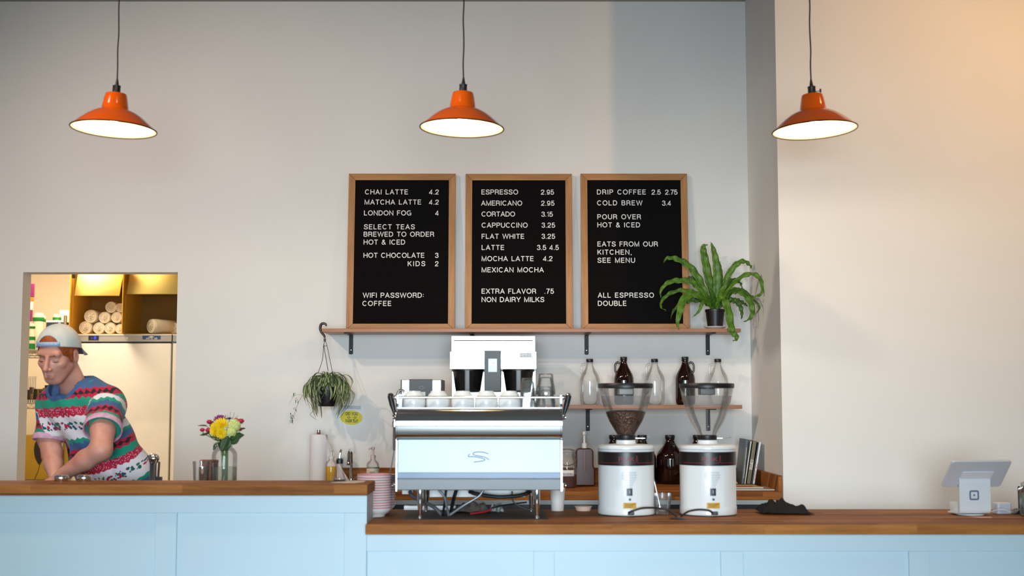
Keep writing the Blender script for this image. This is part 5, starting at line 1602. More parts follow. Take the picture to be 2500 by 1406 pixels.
o = tag(obj('cable_grommet', lathe(BM(), [(0, 0), (0.038, 0), (0.040, 0.0012), (0.036, 0.003), (0.012, 0.0036), (0.0, 0.0036)], 36), BLACKP), 'flat black cable grommet on the worktop between the two grinders', 'grommet')
gp = P(1656, 1264, 5.66)
o.location = (gp.x, 5.655, ZLOW + 0.0006)
# glass with a spoon between the grinders
yk = 5.86
k0 = P(1617.5, 1254, yk)
random.seed(9)
tumbler('faceted glass tumbler standing between the two grinders with a spoon in it', (k0.x, yk, ZLOW + 0.0006), 22.5 * U(yk), 17 * U(yk), 51 * U(yk), 'glasses on the low worktop', 9, inv=False)
a = P(1594, 1160, yk + 0.02)
b_ = P(1611, 1235, yk)
t = thing('bar_spoon', 'thin steel spoon leaning in the tumbler between the grinders', 'spoon', b_)
obj('handle', tube(BM(), [(0, 0, 0), (a - b_) * 0.5, a - b_], [0.0022, 0.0022, 0.003], 8, smooth=3), CHROME, t, smooth=60)
obj('bowl_end', put(lathe(BM(), [(0, -0.014), (0.005, -0.01), (0.007, -0.002), (0.003, 0.006), (0, 0.007)], 14, sy=0.4), T(0.0004, 0, -0.0045)), CHROME, t)
# paper cup and sauce cup
yk = 6.08
t = thing('paper_cup', 'tall translucent white cup at the right of the espresso machine', 'cup', (X(1361, yk, 1210), yk, ZLOW + 0.0006))
FROST = mat('frosted_cup', '#e6dcd6', 0.5, var=0.02, sss=0.2)
h = 66 * U(yk)
obj('cup_wall', lathe(BM(), [(0, 0.003), (14.5 * U(yk), 0.003), (14.8 * U(yk), 0), (19.5 * U(yk), h * 0.97), (18.9 * U(yk), h * 0.97), (14 * U(yk), 0.006), (0, 0.006)], 32, cap0=False, cap1=False), FROST, t)
obj('rolled_rim', lathe(BM(), [(19.4 * U(yk), h * 0.965), (20.3 * U(yk), h * 0.975), (20.3 * U(yk), h * 0.995), (19.4 * U(yk), h), (18.9 * U(yk), h * 0.985)], 32, cap0=False, cap1=False), FROST, t)
t = tag(obj('sauce_cup', lathe(BM(), [(0, 0), (17 * U(yk), 0), (20 * U(yk), 9 * U(yk)), (21.5 * U(yk), 10 * U(yk)), (21.5 * U(yk), 11 * U(yk)), (0, 11 * U(yk))], 28), mat('peach_plastic', '#e9c9b6', 0.5)), 'shallow peach plastic lid between the tall cup and the left grinder', 'lid')
t.location = (X(1424, yk, 1236), yk, ZLOW + 0.0006)
crumple('black_towel', 'crumpled black cloth on the worktop right of the grinders', 'cloth', 1852, 1976, 5.84, 6.02, ZLOW + 0.0006, 0.13, mat('black_cloth', '#171313', 0.95, bmp=0.2), 8, prof=lambda u: 1.15 - 0.75 * u, sub=2, thick=0.002)

# ------------------------------------------------------------------ tablet stand
YT = 5.86
c0 = P(2368, 1252, YT)
yaw = R(8)
t = thing('tablet_stand', 'white tablet checkout stand seen from behind with a square emblem', 'tablet stand', (c0.x, YT, ZLOW + 0.0006), yaw)
STW = mat('white_stand', '#e4e9ee', 0.3, var=0.01)
hw = 39.5 * U(YT)
def tz(py):
    return Z(py, YT - 0.05) - ZLOW
bm = BM()
side = [(0.065, 0.0065), (-0.02, 0.0065), (-0.045, 0.010), (-0.052, 0.022), (-0.055, tz(1175)), (-0.053, tz(1168)), (-0.046, tz(1163)), (-0.03, tz(1160))]
inner = [(p[0] + (0.006 if i > 2 else 0), p[1] + (0.006 if i <= 3 else (-0.002 if i > 6 else 0))) for i, p in enumerate(side)]
prism(bm, side + list(reversed(inner)), -hw, hw, 'x')
st = obj('column', bm, STW, t, bevel=0.0012, smooth=40)
obj('crease_glint', box(BM(), -hw * 0.97, hw * 0.97, -0.0553, -0.0545, tz(1176.5), tz(1175.8)), mat('white_highlight', '#f4f8fb', 0.3), st)  # pale strip painted as the glint along the column's bend
# square emblem
lx0, lx1, lz0, lz1 = -0.006 + -10 * U(YT), -0.006 + 10.5 * U(YT), tz(1219), tz(1199)
bm = BM()
rr = rrect(lx0, lx1, lz0, lz1, 0.005)
stroke(bm, rr + [rr[0]], 0.0068, depth=0.0005, y=0)
cxl, czl = (lx0 + lx1) / 2, (lz0 + lz1) / 2
q = rrect(cxl - 0.0042, cxl + 0.0042, czl - 0.0042, czl + 0.0042, 0.0012)
prism(bm, q, -0.0005, 0.0, 'y')
put(bm, T(0, -0.0546, 0))
obj('emblem', bm, mat('slate_print', '#5f7390', 0.5, var=0), st, smooth=0)
obj('swivel_base', lathe(BM(), [(0, 0), (0.058, 0), (0.060, 0.002), (0.058, 0.006), (0, 0.006)], 40), STW, t)
# tablet: back faces the viewer, leaning over backwards
tw, th = 75.5 * U(YT), 0.163
tl = R(44)
Mt = T(0.003, -0.062, (tz(1192) + tz(1124)) / 2 + 0.004) @ RX(tl)
bm = prism(BM(), rrect(-tw, tw, -th / 2, th / 2, 0.014, 6), -0.006, 0.006, 'y')
tb = obj('tablet', put(bm, Mt), mat('tablet_back', '#cfd3da', 0.3, var=0.01), t, bevel=0.003, smooth=50)
obj('tablet_screen', put(prism(BM(), rrect(-tw * 0.96, tw * 0.96, -th / 2 * 0.93, th / 2 * 0.93, 0.01, 4), 0.006, 0.0064, 'y'), Mt), BLACKP, tb)
obj('mount_plate', put(box(BM(), -hw, hw, -0.011, -0.0062, -0.06, 0.02), Mt), STW, t, bevel=0.002)
t = thing('card_dock', 'white angled card-reader dock at the left of the tablet stand', 'card reader', (X(2333, YT + 0.06), YT + 0.06, ZLOW + 0.0006), R(8))
obj('tray', prism(BM(), [(-0.022, 0.0), (-0.026, 0.02), (-0.026, 0.052), (-0.021, 0.052), (-0.020, 0.026), (0.028, 0.014), (0.03, 0.0)], -0.03, 0.04, 'y'), STW, t, bevel=0.003)
obj('slot', box(BM(), -0.018, 0.02, -0.0306, -0.0299, 0.006, 0.009), mat('pale_grey_print', '#a8acb0', 0.5), t)
t = thing('card_reader', 'small white rounded card reader right of the tablet stand', 'card reader', (X(2436, YT + 0.07), YT + 0.07, ZLOW + 0.0006), R(5))
u = U(YT + 0.07)
obj('body', prism(BM(), rrect(-18.5 * u, 19 * u, -0.03, 0.03, 0.011, 5), 0.0, 25 * u, 'z'), mat('grey_white_reader', '#c3c8d6', 0.35), t, bevel=0.002, smooth=50)
obj('top_face', prism(BM(), rrect(-17.5 * u, 18 * u, -0.028, 0.028, 0.010, 5), 25 * u, 25.6 * u, 'z'), STW, t)
cp = [P(2420, 1249, 5.80), P(2438, 1244, 5.83), P(2455, 1245, 5.82), P(2466, 1250, 5.78), P(2482, 1247, 5.88), P(2497, 1244, 5.95)]
for p in cp:
    p.z = max(p.z, ZLOW + 0.0026)
tag(obj('white_cable', tube(BM(), cp, 0.0019, 8, smooth=5), WHITEP, smooth=60), 'thin white cable running from the tablet stand to the tip jar', 'cable')
q0, q1 = P(2366, 1256, 5.75), P(2428, 1264, 5.68)
bm = prism(BM(), [(q0.x, 5.76), (q0.x + 0.09, 5.745), (q1.x, 5.70), (q0.x + 0.03, 5.70)], ZLOW + 0.0005, ZLOW + 0.0011, 'z')
tag(obj('paper_slip', bm, mat('pink_paper', '#f0b9a6', 0.7)), 'pink paper slip lying in front of the tablet stand', 'paper')
bm = prism(BM(), [(X(2462, 6.0), 5.98), (X(2500, 6.0), 5.98), (X(2500, 6.0), 6.08), (X(2462, 6.0), 6.08)], ZLOW + 0.0005, ZLOW + 0.0045, 'z')
tag(obj('red_booklet', bm, mat('red_brown_cover', '#b5523a', 0.6)), 'thin red-brown booklet lying behind the tip jar', 'booklet')
t = thing('bill_holder', 'upright black holder standing behind the tip jar', 'holder', (X(2484, 5.92), 5.92, ZLOW + 0.0006))
obj('back_plate', box(BM(), -0.012, 0.10, 0.0, 0.01, 0.0, Z(1187, 5.92) - ZLOW), mat('navy_plastic', '#17132a', 0.4), t, bevel=0.004)
obj('foot', prism(BM(), [(-0.05, 0.0), (-0.012, 0.0), (-0.012, 0.022), (-0.02, 0.02), (-0.035, 0.004), (-0.05, 0.003)], -0.03, 0.03, 'y'), BLACKP, t)
yk = 5.76
t = thing('tip_jar', 'glass clip-top tip jar of banknotes at the right edge of the counter', 'jar', (X(2519, yk), yk, ZLOW + 0.0006))
u = U(yk)
H = Z(1176, yk) - ZLOW
r = 37 * u
obj('glass', lathe(BM(), [(0, 0.003), (r * 0.9, 0), (r, 0.01), (r, H * 0.66), (r * 0.94, H * 0.75), (r * 0.82, H * 0.82), (r * 0.82, H * 0.87)], 36, cap0=False, cap1=False), CLEAR, t, smooth=60)
obj('lid', lathe(BM(), [(r * 0.86, H * 0.88), (r * 0.9, H * 0.91), (r * 0.86, H * 0.96), (r * 0.5, H), (0, H)], 36), CLEAR, t, smooth=60)
bm = tube(BM(), [(-r * 0.92, 0, H * 0.97), (-r * 1.02, -0.01, H * 0.85), (-r * 1.25, -0.012, H * 0.74), (-r * 1.08, -0.012, H * 0.79), (-r * 0.9, -0.015, H * 0.86)], 0.0022, 8, smooth=5)
tube(bm, [(-r * 0.88, -0.02, H * 1.0), (-r * 0.72, -0.03, H * 1.0), (-r * 0.74, -0.035, H * 0.9), (-r * 0.9, -0.02, H * 0.9)], 0.002, 8, smooth=3)
obj('wire_clip', bm, CHROME, t, smooth=60)
BILL = mat('banknote_green', '#8c9c84', 0.7, var=0.25, vs=40)
for k in range(6):
    b_ = tag(obj('banknote', prism(BM(), rrect(-0.030, 0.030, 0.0, H * 0.66, 0.002, 2), -0.0004, 0.0004, 'y'), BILL), 'folded green banknote standing in the tip jar, %s from the front' % ['first', 'second', 'third', 'fourth', 'fifth', 'sixth'][k], 'banknote', 'banknotes in the tip jar')
    b_.location = (X(2519, yk) + random.uniform(-0.012, 0.012), yk - 0.036 + k * 0.014, ZLOW + 0.005)
    b_.rotation_euler = (0, random.uniform(-0.12, 0.12), random.uniform(-0.2, 0.2))

# ------------------------------------------------------------------ stacks of pink-banded bowls
PB = new_mat('pink_banded_ceramic')
def _pb():
    m, nt, b = PB
    tc = nt.nodes.new('ShaderNodeTexCoord')
    sp = nt.nodes.new('ShaderNodeSeparateXYZ')
    nt.links.new(tc.outputs['Object'], sp.inputs[0])
    r = ramp(nt, [(0.0, lin('#e6e4e2')), (0.845, lin('#e6e4e2')), (0.875, lin('#d08a90')), (1.0, lin('#d99a9c'))], mth(nt, 'DIVIDE', sp.outputs[2], 0.042))
    nt.links.new(r.outputs[0], b.inputs['Base Color'])
    b.inputs['Roughness'].default_value = 0.2
    return m
PB = _pb()
def stack(px, Y, n, r, pitch, which):
    first = None
    for k in range(n):
        order = ORD[n - 1 - k]
        lab = 'pink-banded white bowl, %s from the top of the %s stack beside the espresso machine' % (order, which) if k < n - 1 else 'pink-banded white bowl, topmost of the %s stack beside the espresso machine' % which
        loc = (X(px, Y, 1200) + random.uniform(-0.0008, 0.0008), Y, ZLOW + 0.0006 + k * pitch)
        if first is None:
            bm = lathe(BM(), [(0, 0.004), (r * 0.52, 0.004), (r * 0.54, 0.0), (r * 0.60, 0.0), (r * 0.62, 0.007), (r * 0.80, 0.016), (r * 0.94, 0.026), (r * 0.985, 0.034), (r, 0.042), (r * 0.975, 0.0425), (r * 0.95, 0.034), (r * 0.78, 0.021), (r * 0.5, 0.0105), (0, 0.0105)], 40, cap0=False, cap1=False)
            first = tag(obj('bowl', bm, PB, smooth=60), lab, 'bowl', 'pink-banded bowls in two stacks')
            first.location = loc
        else:
            dup(first, loc, random.random() * 6, lab)
random.seed(2)
stack(914, 5.785, 14, 42 * U(5.785), 0.0108, 'front')
stack(925, 5.955, 13, 40 * U(5.955), 0.0108, 'rear')

# ------------------------------------------------------------------ things on the raised bar and the work counter behind it
def bar_y(Y):
    return ZBAR + 0.0006
yk = 5.645
for px, lab in ((150, 'left-hand small chrome-domed shaker on the raised bar in front of the man'), (206, 'right-hand small chrome-domed shaker on the raised bar in front of the man')):
    r = 17.5 * U(yk)
    t = thing('chrome_shaker', lab, 'shaker', (X(px, yk, 1168), yk, ZBAR + 0.0006), 0, 'chrome-domed shakers on the bar')
    obj('cup_body', lathe(BM(), [(0, 0), (r * 0.88, 0), (r * 0.9, 0.004), (r * 0.92, 0.012), (0, 0.012)], 32), CHROME, t)
    obj('domed_cap', lathe(BM(), [(r, 0.0123), (r, 0.019), (r * 0.93, 0.024), (r * 0.6, 0.0265), (0, 0.0272)], 32), CHROME, t, smooth=60)
yk = 5.90
t = thing('chrome_tap', 'chrome bar tap with a ball top standing behind the bar, right of the man', 'tap', (X(374, yk, 1140), yk, ZWK + 0.0006))
h0 = Z(1107, yk) - ZWK
u = U(yk)
obj('column', lathe(BM(), [(0.02, 0), (0.02, 0.006), (8.5 * u, 0.01), (8.5 * u, h0 - 24 * u), (9.5 * u, h0 - 22 * u), (0, h0 - 22 * u)], 24), CHROME, t)
obj('ball_top', lathe(BM(), [(0, h0 - 23 * u), (10 * u, h0 - 22.5 * u), (13.5 * u, h0 - 14 * u), (13.5 * u, h0 - 9 * u), (10 * u, h0 - 2.5 * u), (0, h0)], 28, c=(1 * u, 0, 0)), CHROME, t, smooth=60)
obj('lever', tube(BM(), [(11 * u, 0, 0.02), (13 * u, -0.003, h0 * 0.45), (15 * u, -0.004, h0 - 20 * u)], 0.005, 8, smooth=3), mat('navy_plastic', '#17132a', 0.4), t)
obj('valve', box(BM(), 6 * u, 22 * u, -0.01, 0.01, 0.03, Z(1164, yk) - ZWK), mat('navy_plastic', '#17132a', 0.4), t, bevel=0.002)

yk = 5.90
u = U(yk)
t = thing('measuring_glass', 'small straight clear glass with a metal jigger in it, left of the vase', 'glass', (X(490.5, yk, 1150), yk, ZWK + 0.0006))
hh = Z(1126, yk) - ZWK
obj('glass', lathe(BM(), [(0, 0.006), (14 * u, 0.006), (14 * u, 0), (15 * u, 0), (20 * u, hh), (19 * u, hh), (14.2 * u, 0.012), (0, 0.012)], 28, cap0=False, cap1=False), CLEAR, t, smooth=50)
t = thing('metal_jigger', 'small steel jigger standing inside the measuring glass', 'jigger', (X(494, yk, 1150), yk, ZWK + 0.0126))
obj('upper_cup', lathe(BM(), [(4 * u, 0.045), (8 * u, 0.05), (9 * u, Z(1140, yk) - ZWK - 0.0126), (8.4 * u, Z(1140, yk) - ZWK - 0.0126), (4 * u, 0.052)], 24, cap1=False), CHROME, t)
obj('lower_cup', lathe(BM(), [(9 * u, 0.0), (4 * u, 0.0445), (0, 0.0445)], 24), CHROME, t)
t = thing('stirring_stick', 'stubby wooden stick leaning at the foot of the measuring glass', 'stick', P(474, 1180, 5.80))
d = P(480, 1160, 5.80) - P(474, 1180, 5.80)
obj('stick', tube(BM(), [(0, 0, 0.0), d * 0.5, d], 0.008, 10), mat('pale_stick_wood', '#9a7c66', 0.6, var=0.2, vs=60), t)
obj('steel_cap', tube(BM(), [d * 0.6 + Vector((0.004, 0, -0.012)), d * 0.95 + Vector((0.008, 0, -0.012))], 0.0085, 10), CHROME, t)
t.location.z = ZWK + 0.012
obj('shaft', tube(BM(), [(0, 0, 0.0), (-0.002, 0, -0.005)], 0.0075, 10), mat('pale_stick_wood', '#9a7c66', 0.6), t)
yk2 = 5.97
t = thing('wooden_canister', 'red-brown wooden canister behind the measuring glass and the vase', 'canister', (X(510, yk2, 1150), yk2, ZWK + 0.0006))
u2 = U(yk2)
obj('body', lathe(BM(), [(0, 0), (21 * u2, 0), (22 * u2, 0.004), (22 * u2, Z(1130, yk2) - ZWK), (0, Z(1130, yk2) - ZWK)], 32), DOWEL, t)
obj('lid', lathe(BM(), [(22.6 * u2, Z(1129.6, yk2) - ZWK), (22.6 * u2, Z(1124, yk2) - ZWK), (21 * u2, Z(1122.5, yk2) - ZWK), (0, Z(1122.5, yk2) - ZWK)], 32), DOWEL, t)

# pourer bottle, tray and loose sheets at the right end of the bar
yk = 5.62
u = U(yk)
t = thing('pourer_bottle', 'small glass bottle with a steel pour spout at the right end of the raised bar', 'bottle', (X(829, yk, 1150), yk, ZBAR + 0.0016))
hz = lambda y: Z(y, yk) - ZBAR - 0.0016
obj('bottle', lathe(BM(), [(0, 0.002), (16 * u, 0), (17 * u, 0.004), (13 * u, hz(1160)), (9 * u, hz(1145)), (6.5 * u, hz(1130)), (6 * u, hz(1124)), (8 * u, hz(1122)), (8 * u, hz(1117))], 28, cap0=False, cap1=False), CLEAR, t, smooth=60)
obj('syrup', lathe(BM(), [(0, 0.002), (15 * u, 0.002), (14 * u, 0.008), (0, 0.008)], 24), mat('brown_syrup', '#3a1d12', 0.15), t)
sp_ = obj('stopper', lathe(BM(), [(8.2 * u, hz(1132)), (8.6 * u, hz(1127)), (8.6 * u, hz(1122)), (5 * u, hz(1118)), (0, hz(1118))], 24), BLACKP, t)
obj('pour_spout', tube(BM(), [(0, 0, hz(1122)), (0, 0, hz(1112)), (1.5 * u, 0, hz(1104)), (3.5 * u, -0.004, hz(1096.5))], [0.0065, 0.005, 0.0045, 0.0038], 10, smooth=4), CHROME, sp_, smooth=60)
bm = prism(BM(), [(X(812, 5.55), 5.52), (X(868, 5.5), 5.50), (X(893, 5.6), 5.56), (X(892, 5.62), 5.66), (X(842, 5.62), 5.675)], ZBAR + 0.0003, ZBAR + 0.0013, 'z')
tag(obj('folded_sheet', bm, mat('cream_sheet', '#e3d6cb', 0.6)), 'cream sheet lying under the pourer bottle at the end of the raised bar', 'paper')

# ------------------------------------------------------------------ vase of flowers
YV = 5.92
u = U(YV)
VX = X(548, YV, 1120)
V0 = Vector((VX, YV, ZWK + 0.0006))
def vz(py):
    return Z(py, YV) - ZWK
t = thing('flower_vase', 'clear glass jar of water holding the bouquet, behind the bar', 'vase', V0)
obj('jar', lathe(BM(), [(0, 0.004), (28 * u, 0.0), (30 * u, 0.006), (30.5 * u, vz(1112)), (29 * u, vz(1104)), (24 * u, vz(1097)), (19 * u, vz(1093)), (18 * u, vz(1088)), (20.5 * u, vz(1086)), (20.5 * u, vz(1081)), (19 * u, vz(1080))], 40, cap0=False, cap1=False), CLEAR, t, smooth=60)
obj('water', lathe(BM(), [(0, 0.006), (27 * u, 0.004), (29.4 * u, 0.01), (29.6 * u, vz(1139.6)), (0, vz(1139))], 36, cap0=False, cap1=False), glass('vase_water', '#eceee2', '#a8ab98', 0.10, 0.35, refl=0.5), t, smooth=60)
STEM = mat('green_stem', '#4d6b2c', 0.5, var=0.2, vs=40)
BLEAF = leaf_mat('bouquet_leaf', ['#24421a', '#3c5f24'])
CRIMSON = mat('crimson_petal', '#c00a48', 0.5, var=0.15, vs=60)
MUM = mat('yellow_petal', '#f2d10a', 0.5, var=0.1, vs=60)
HYD = mat('pale_green_petal', '#d9e08c', 0.55, var=0.1, vs=80)
PURP = mat('purple_petal', '#8e2d86', 0.5, var=0.15, vs=60)
def FP_(px, py, dy=0.0):
    return P(px, py, YV + dy)
def flower(name, label, cat, px, py, dy, foot, build, group=None, neck=None):
    c = FP_(px, py, dy)
    t = thing(name, label, cat, c, group=group or 'flowers in the glass jar vase')
    nk = FP_(neck or 548 + random.uniform(-9, 9), 1086, random.uniform(-0.015, 0.015)) - c
    ft = Vector((VX + foot[0], YV + foot[1], ZWK + 0.012)) - c
    obj('stem', tube(BM(), [(0, 0, -0.004), nk * 0.45 + Vector((0, 0, -0.004)), nk, nk.lerp(ft, 0.5), ft], 0.0024, 7, smooth=5), STEM, t, smooth=60)
    build(t)
    return t
def petal(bm, d, up, L, w, curl=0.3, base=0.002):
    d = d.normalized()
    s = d.cross(up).normalized()
    n = s.cross(d)
    rows = []
    for k in range(5):
        q = k / 4
        ww = w * (0.35 + 0.65 * math.sin(PI * min(0.93, 0.12 + q * 0.85)))
        p = d * (base + L * q) + n * (curl * L * q * q)
        rows.append([bm.verts.new(p - s * ww + n * ww * 0.25), bm.verts.new(p), bm.verts.new(p + s * ww + n * ww * 0.25)])
    for a, b_ in zip(rows, rows[1:]):
        for j in range(2):
            bm.faces.new((a[j], a[j + 1], b_[j + 1], b_[j]))
def rose(r):
    def f(t):
        bm = BM()
        for ring, (n, tilt, L) in enumerate(((3, 75, 0.9), (5, 58, 1.0), (6, 38, 1.05), (6, 15, 1.0))):
            for k in range(n):
                a = 2 * PI * (k + ring * 0.37) / n
                d = Vector((math.cos(a) * math.cos(R(tilt)), math.sin(a) * math.cos(R(tilt)), math.sin(R(tilt))))
                petal(bm, d, Vector((0, 0, 1)) if tilt < 70 else Vector((-math.sin(a), math.cos(a), 0)).cross(d), r * L, r * 0.55, 0.55)
        obj('petals', bm, CRIMSON, t, smooth=80, recalc=False, solid=0.0005)
        bm = BM()
        for k in range(5):
            a = 2 * PI * k / 5
            petal(bm, Vector((math.cos(a), math.sin(a), -0.2)), Vector((0, 0, 1)), r * 0.8, r * 0.18, 0.3)
        obj('sepals', bm, BLEAF, t, smooth=80, recalc=False)
    return f
def mum(r, m, rings=((9, 62, 0.6), (14, 40, 0.85), (18, 18, 1.0), (16, -4, 1.0)), face=Vector((0, -0.8, 0.5))):
    def f(t):
        bm = BM()
        Q = face.normalized().to_track_quat('Z', 'Y').to_matrix()
        for ring, (n, tilt, L) in enumerate(rings):
            for k in range(n):
                a = 2 * PI * (k + ring * 0.41) / n + random.uniform(-0.08, 0.08)
                d = Q @ Vector((math.cos(a) * math.cos(R(tilt)), math.sin(a) * math.cos(R(tilt)), math.sin(R(tilt))))
                petal(bm, d, Q @ Vector((0, 0, 1)), r * L * random.uniform(0.9, 1.05), r * 0.13, 0.12)
        obj('petals', bm, m, t, smooth=80, recalc=False, solid=0.0005)
        obj('flower_center', put(lathe(BM(), [(0, -r * 0.1), (r * 0.24, 0), (r * 0.16, r * 0.16), (0, r * 0.2)], 14), Q.to_4x4()), mat('dark_gold_center', '#8a6a08', 0.8), t)
    return f
def hydrangea(r):
    def f(t):
        bm = BM()
        for k in range(120):
            z_ = 1 - 2 * (k + 0.5) / 120
            a = k * 2.39996
            q = math.sqrt(1 - z_ * z_)
            d = Vector((q * math.cos(a), q * math.sin(a), z_))
            if d.z < -0.75:
                continue
            Q = d.to_track_quat('Z', 'Y').to_matrix()
            c_ = d * r * random.uniform(0.82, 1.02)
            for j in range(4):
                b2 = BM()
                aa = PI / 2 * j + a
                petal(b2, Q @ Vector((math.cos(aa), math.sin(aa), 0.25)), d, r * 0.22, r * 0.11, 0.1, 0.0005)
                vm = {v: bm.verts.new(v.co + c_) for v in b2.verts}
                for fc in b2.faces:
                    bm.faces.new([vm[v] for v in fc.verts])
                b2.free()
        o = obj('florets', bm, HYD, t, smooth=80, recalc=False)
        o['kind'] = 'stuff'
    return f
random.seed(21)
for px, py, dy, r, lab in ((511, 1035, -0.01, 8, 'upper left crimson rose, standing out beside the purple flower'), (494, 1054, -0.02, 7, 'leftmost small crimson rose of the bouquet'),
                           (509, 1056, -0.04, 9, 'crimson rose against the left of the yellow flowers'), (588, 1034, -0.02, 9.5, 'crimson rose at the upper right of the bouquet'),
                           (576, 1029, 0.02, 6.5, 'small crimson rose behind the pale green hydrangea'), (586, 1052, 0.0, 6.5, 'faded crimson rose low at the right of the hydrangea')):
    flower('rose', lab, 'flower', px, py, dy, (random.uniform(-0.03, 0.03), random.uniform(-0.02, 0.03)), rose(r * u), 'crimson roses in the vase')
for px, py, dy, r, lab, fc in ((541, 1036, -0.06, 16, 'largest yellow daisy, at the top of the yellow flowers', Vector((0.1, -0.8, 0.55))), (525, 1052, -0.065, 13, 'yellow daisy at the lower left of the yellow flowers', Vector((-0.3, -0.9, 0.15))),
                           (540, 1058, -0.07, 13, 'yellow daisy at the bottom of the yellow flowers', Vector((0.1, -0.9, 0.0))), (525, 1041, -0.035, 11, 'small yellow daisy at the upper left of the yellow flowers', Vector((-0.4, -0.7, 0.5)))):
    flower('yellow_daisy', lab, 'flower', px, py, dy, (random.uniform(-0.02, 0.02), random.uniform(-0.02, 0.03)), mum(r * u, MUM, face=fc), 'yellow daisies in the vase')
flower('hydrangea', 'pale green hydrangea head, upper of the two at the right of the bouquet', 'flower', 571, 1039, -0.045, (0.02, 0.0), hydrangea(15.5 * u))
flower('hydrangea', 'pale green hydrangea head, lower of the two, beside the yellow daisies', 'flower', 564, 1054, -0.055, (0.012, -0.01), hydrangea(12.5 * u))
flower('purple_aster', 'purple flower at the back of the bouquet above the yellow daisies', 'flower', 538, 1029, 0.0, (0.0, 0.02), mum(18 * u, PURP, ((10, 60, 0.8), (16, 35, 1.0), (18, 12, 1.0)), Vector((0, -0.3, 0.9))))
flower('purple_aster', 'small dark purple flower behind the hydrangea', 'flower', 560, 1024, 0.02, (0.01, 0.02), mum(7 * u, mat('dark_purple_petal', '#3a2a6a', 0.5), ((8, 50, 0.8), (10, 20, 1.0)), Vector((0, -0.3, 0.9))))
# sprigs
def sprig(label, ends, tip_m, r, foot):
    c = FP_(548, 1080)
    t = thing('baby_breath', label, 'flower', c, group='white filler sprigs in the vase')
    bm = BM()
    tip = BM()
    for a, b_, dy in ends:
        e = FP_(a, b_, dy) - c
        tube(bm, [(0, 0, 0), e * 0.55 + Vector((0, 0, -0.006)), e], 0.0007, 5, smooth=3)
        for k in range(4):
            q = e + Vector((random.uniform(-1, 1), random.uniform(-1, 1), random.uniform(-1, 1))) * 0.006
            bmesh.ops.create_icosphere(tip, subdivisions=1, radius=r * random.uniform(0.7, 1.2), matrix=Matrix.Translation(q))
    obj('stem', bm, STEM, t)
    o = obj('buds', tip, tip_m, t)
    o['kind'] = 'stuff'
sprig('airy white filler sprig rising above the hydrangea', [(556, 1012, 0.02), (563, 1006, 0.02), (571, 1012, 0.02), (576, 1018, 0.02), (550, 1014, 0.03), (568, 1018, 0.0), (580, 1014, 0.02), (573, 1006, 0.02)], mat('pale_buds', '#c9cfc2', 0.7), 0.0012, (0, 0))
sprig('drooping white filler sprig at the left of the jar neck', [(524, 1072, -0.05), (528, 1079, -0.06), (522, 1082, -0.05), (530, 1070, -0.06), (532, 1084, -0.06), (526, 1088, -0.05), (518, 1066, -0.03), (534, 1076, -0.06)], mat('cream_buds', '#d8d3b8', 0.7), 0.002, (0, 0))
def foliage(label, pix, w, dy, m=BLEAF, up=(0, -1, 0.25)):
    c = FP_(548, 1086)
    t = thing('leaf_sprig', label, 'leaf', c, group='leaves in the bouquet')
    pts = [FP_(a, b_, dy) - c for a, b_ in pix]
    obj('leaf_blade', leaf(BM(), pts, w, up=up, n=6, fold=0.15, shape=lambda s: math.sin(PI * min(0.97, 0.06 + s * 0.94)) ** 0.75), m, t, smooth=80, recalc=False, solid=0.0005)
    obj('stem', tube(BM(), [pts[0], pts[0] * 0.4 + Vector((0, 0.004, 0)), (0, 0, 0)], 0.0014, 6, smooth=3), STEM, t)
foliage('large dark green leaf hanging over the front of the jar neck', [(557, 1066), (552, 1076), (546, 1090), (541, 1101)], 0.031, -0.055)
foliage('dark green leaf under the hydrangea, bent over to the lower right', [(560, 1072), (572, 1070), (584, 1064), (596, 1062)], 0.017, -0.03)
foliage('green leaf below the hydrangea at the right', [(565, 1082), (575, 1077), (585, 1066)], 0.013, -0.045)
foliage('small leaf pointing left at the far left of the bouquet', [(505, 1040), (497, 1039), (482, 1039)], 0.008, -0.02, up=(0, -0.4, 1))
foliage('leaf below the left roses', [(512, 1056), (500, 1061), (488, 1062)], 0.010, -0.035, up=(0, -0.6, 1))
foliage('leaf beside the upper left rose', [(514, 1040), (518, 1034), (521, 1028)], 0.009, 0.0)
foliage('leaf pointing right at the far right of the bouquet', [(584, 1050), (592, 1047), (600, 1046)], 0.009, -0.01, up=(0, -0.5, 1))
foliage('narrow dark leaf drooping at the left of the jar neck', [(530, 1080), (526, 1088), (521, 1099)], 0.009, -0.05)
foliage('leaf tucked behind the bouquet at the left', [(535, 1075), (525, 1068), (515, 1066)], 0.012, 0.02)
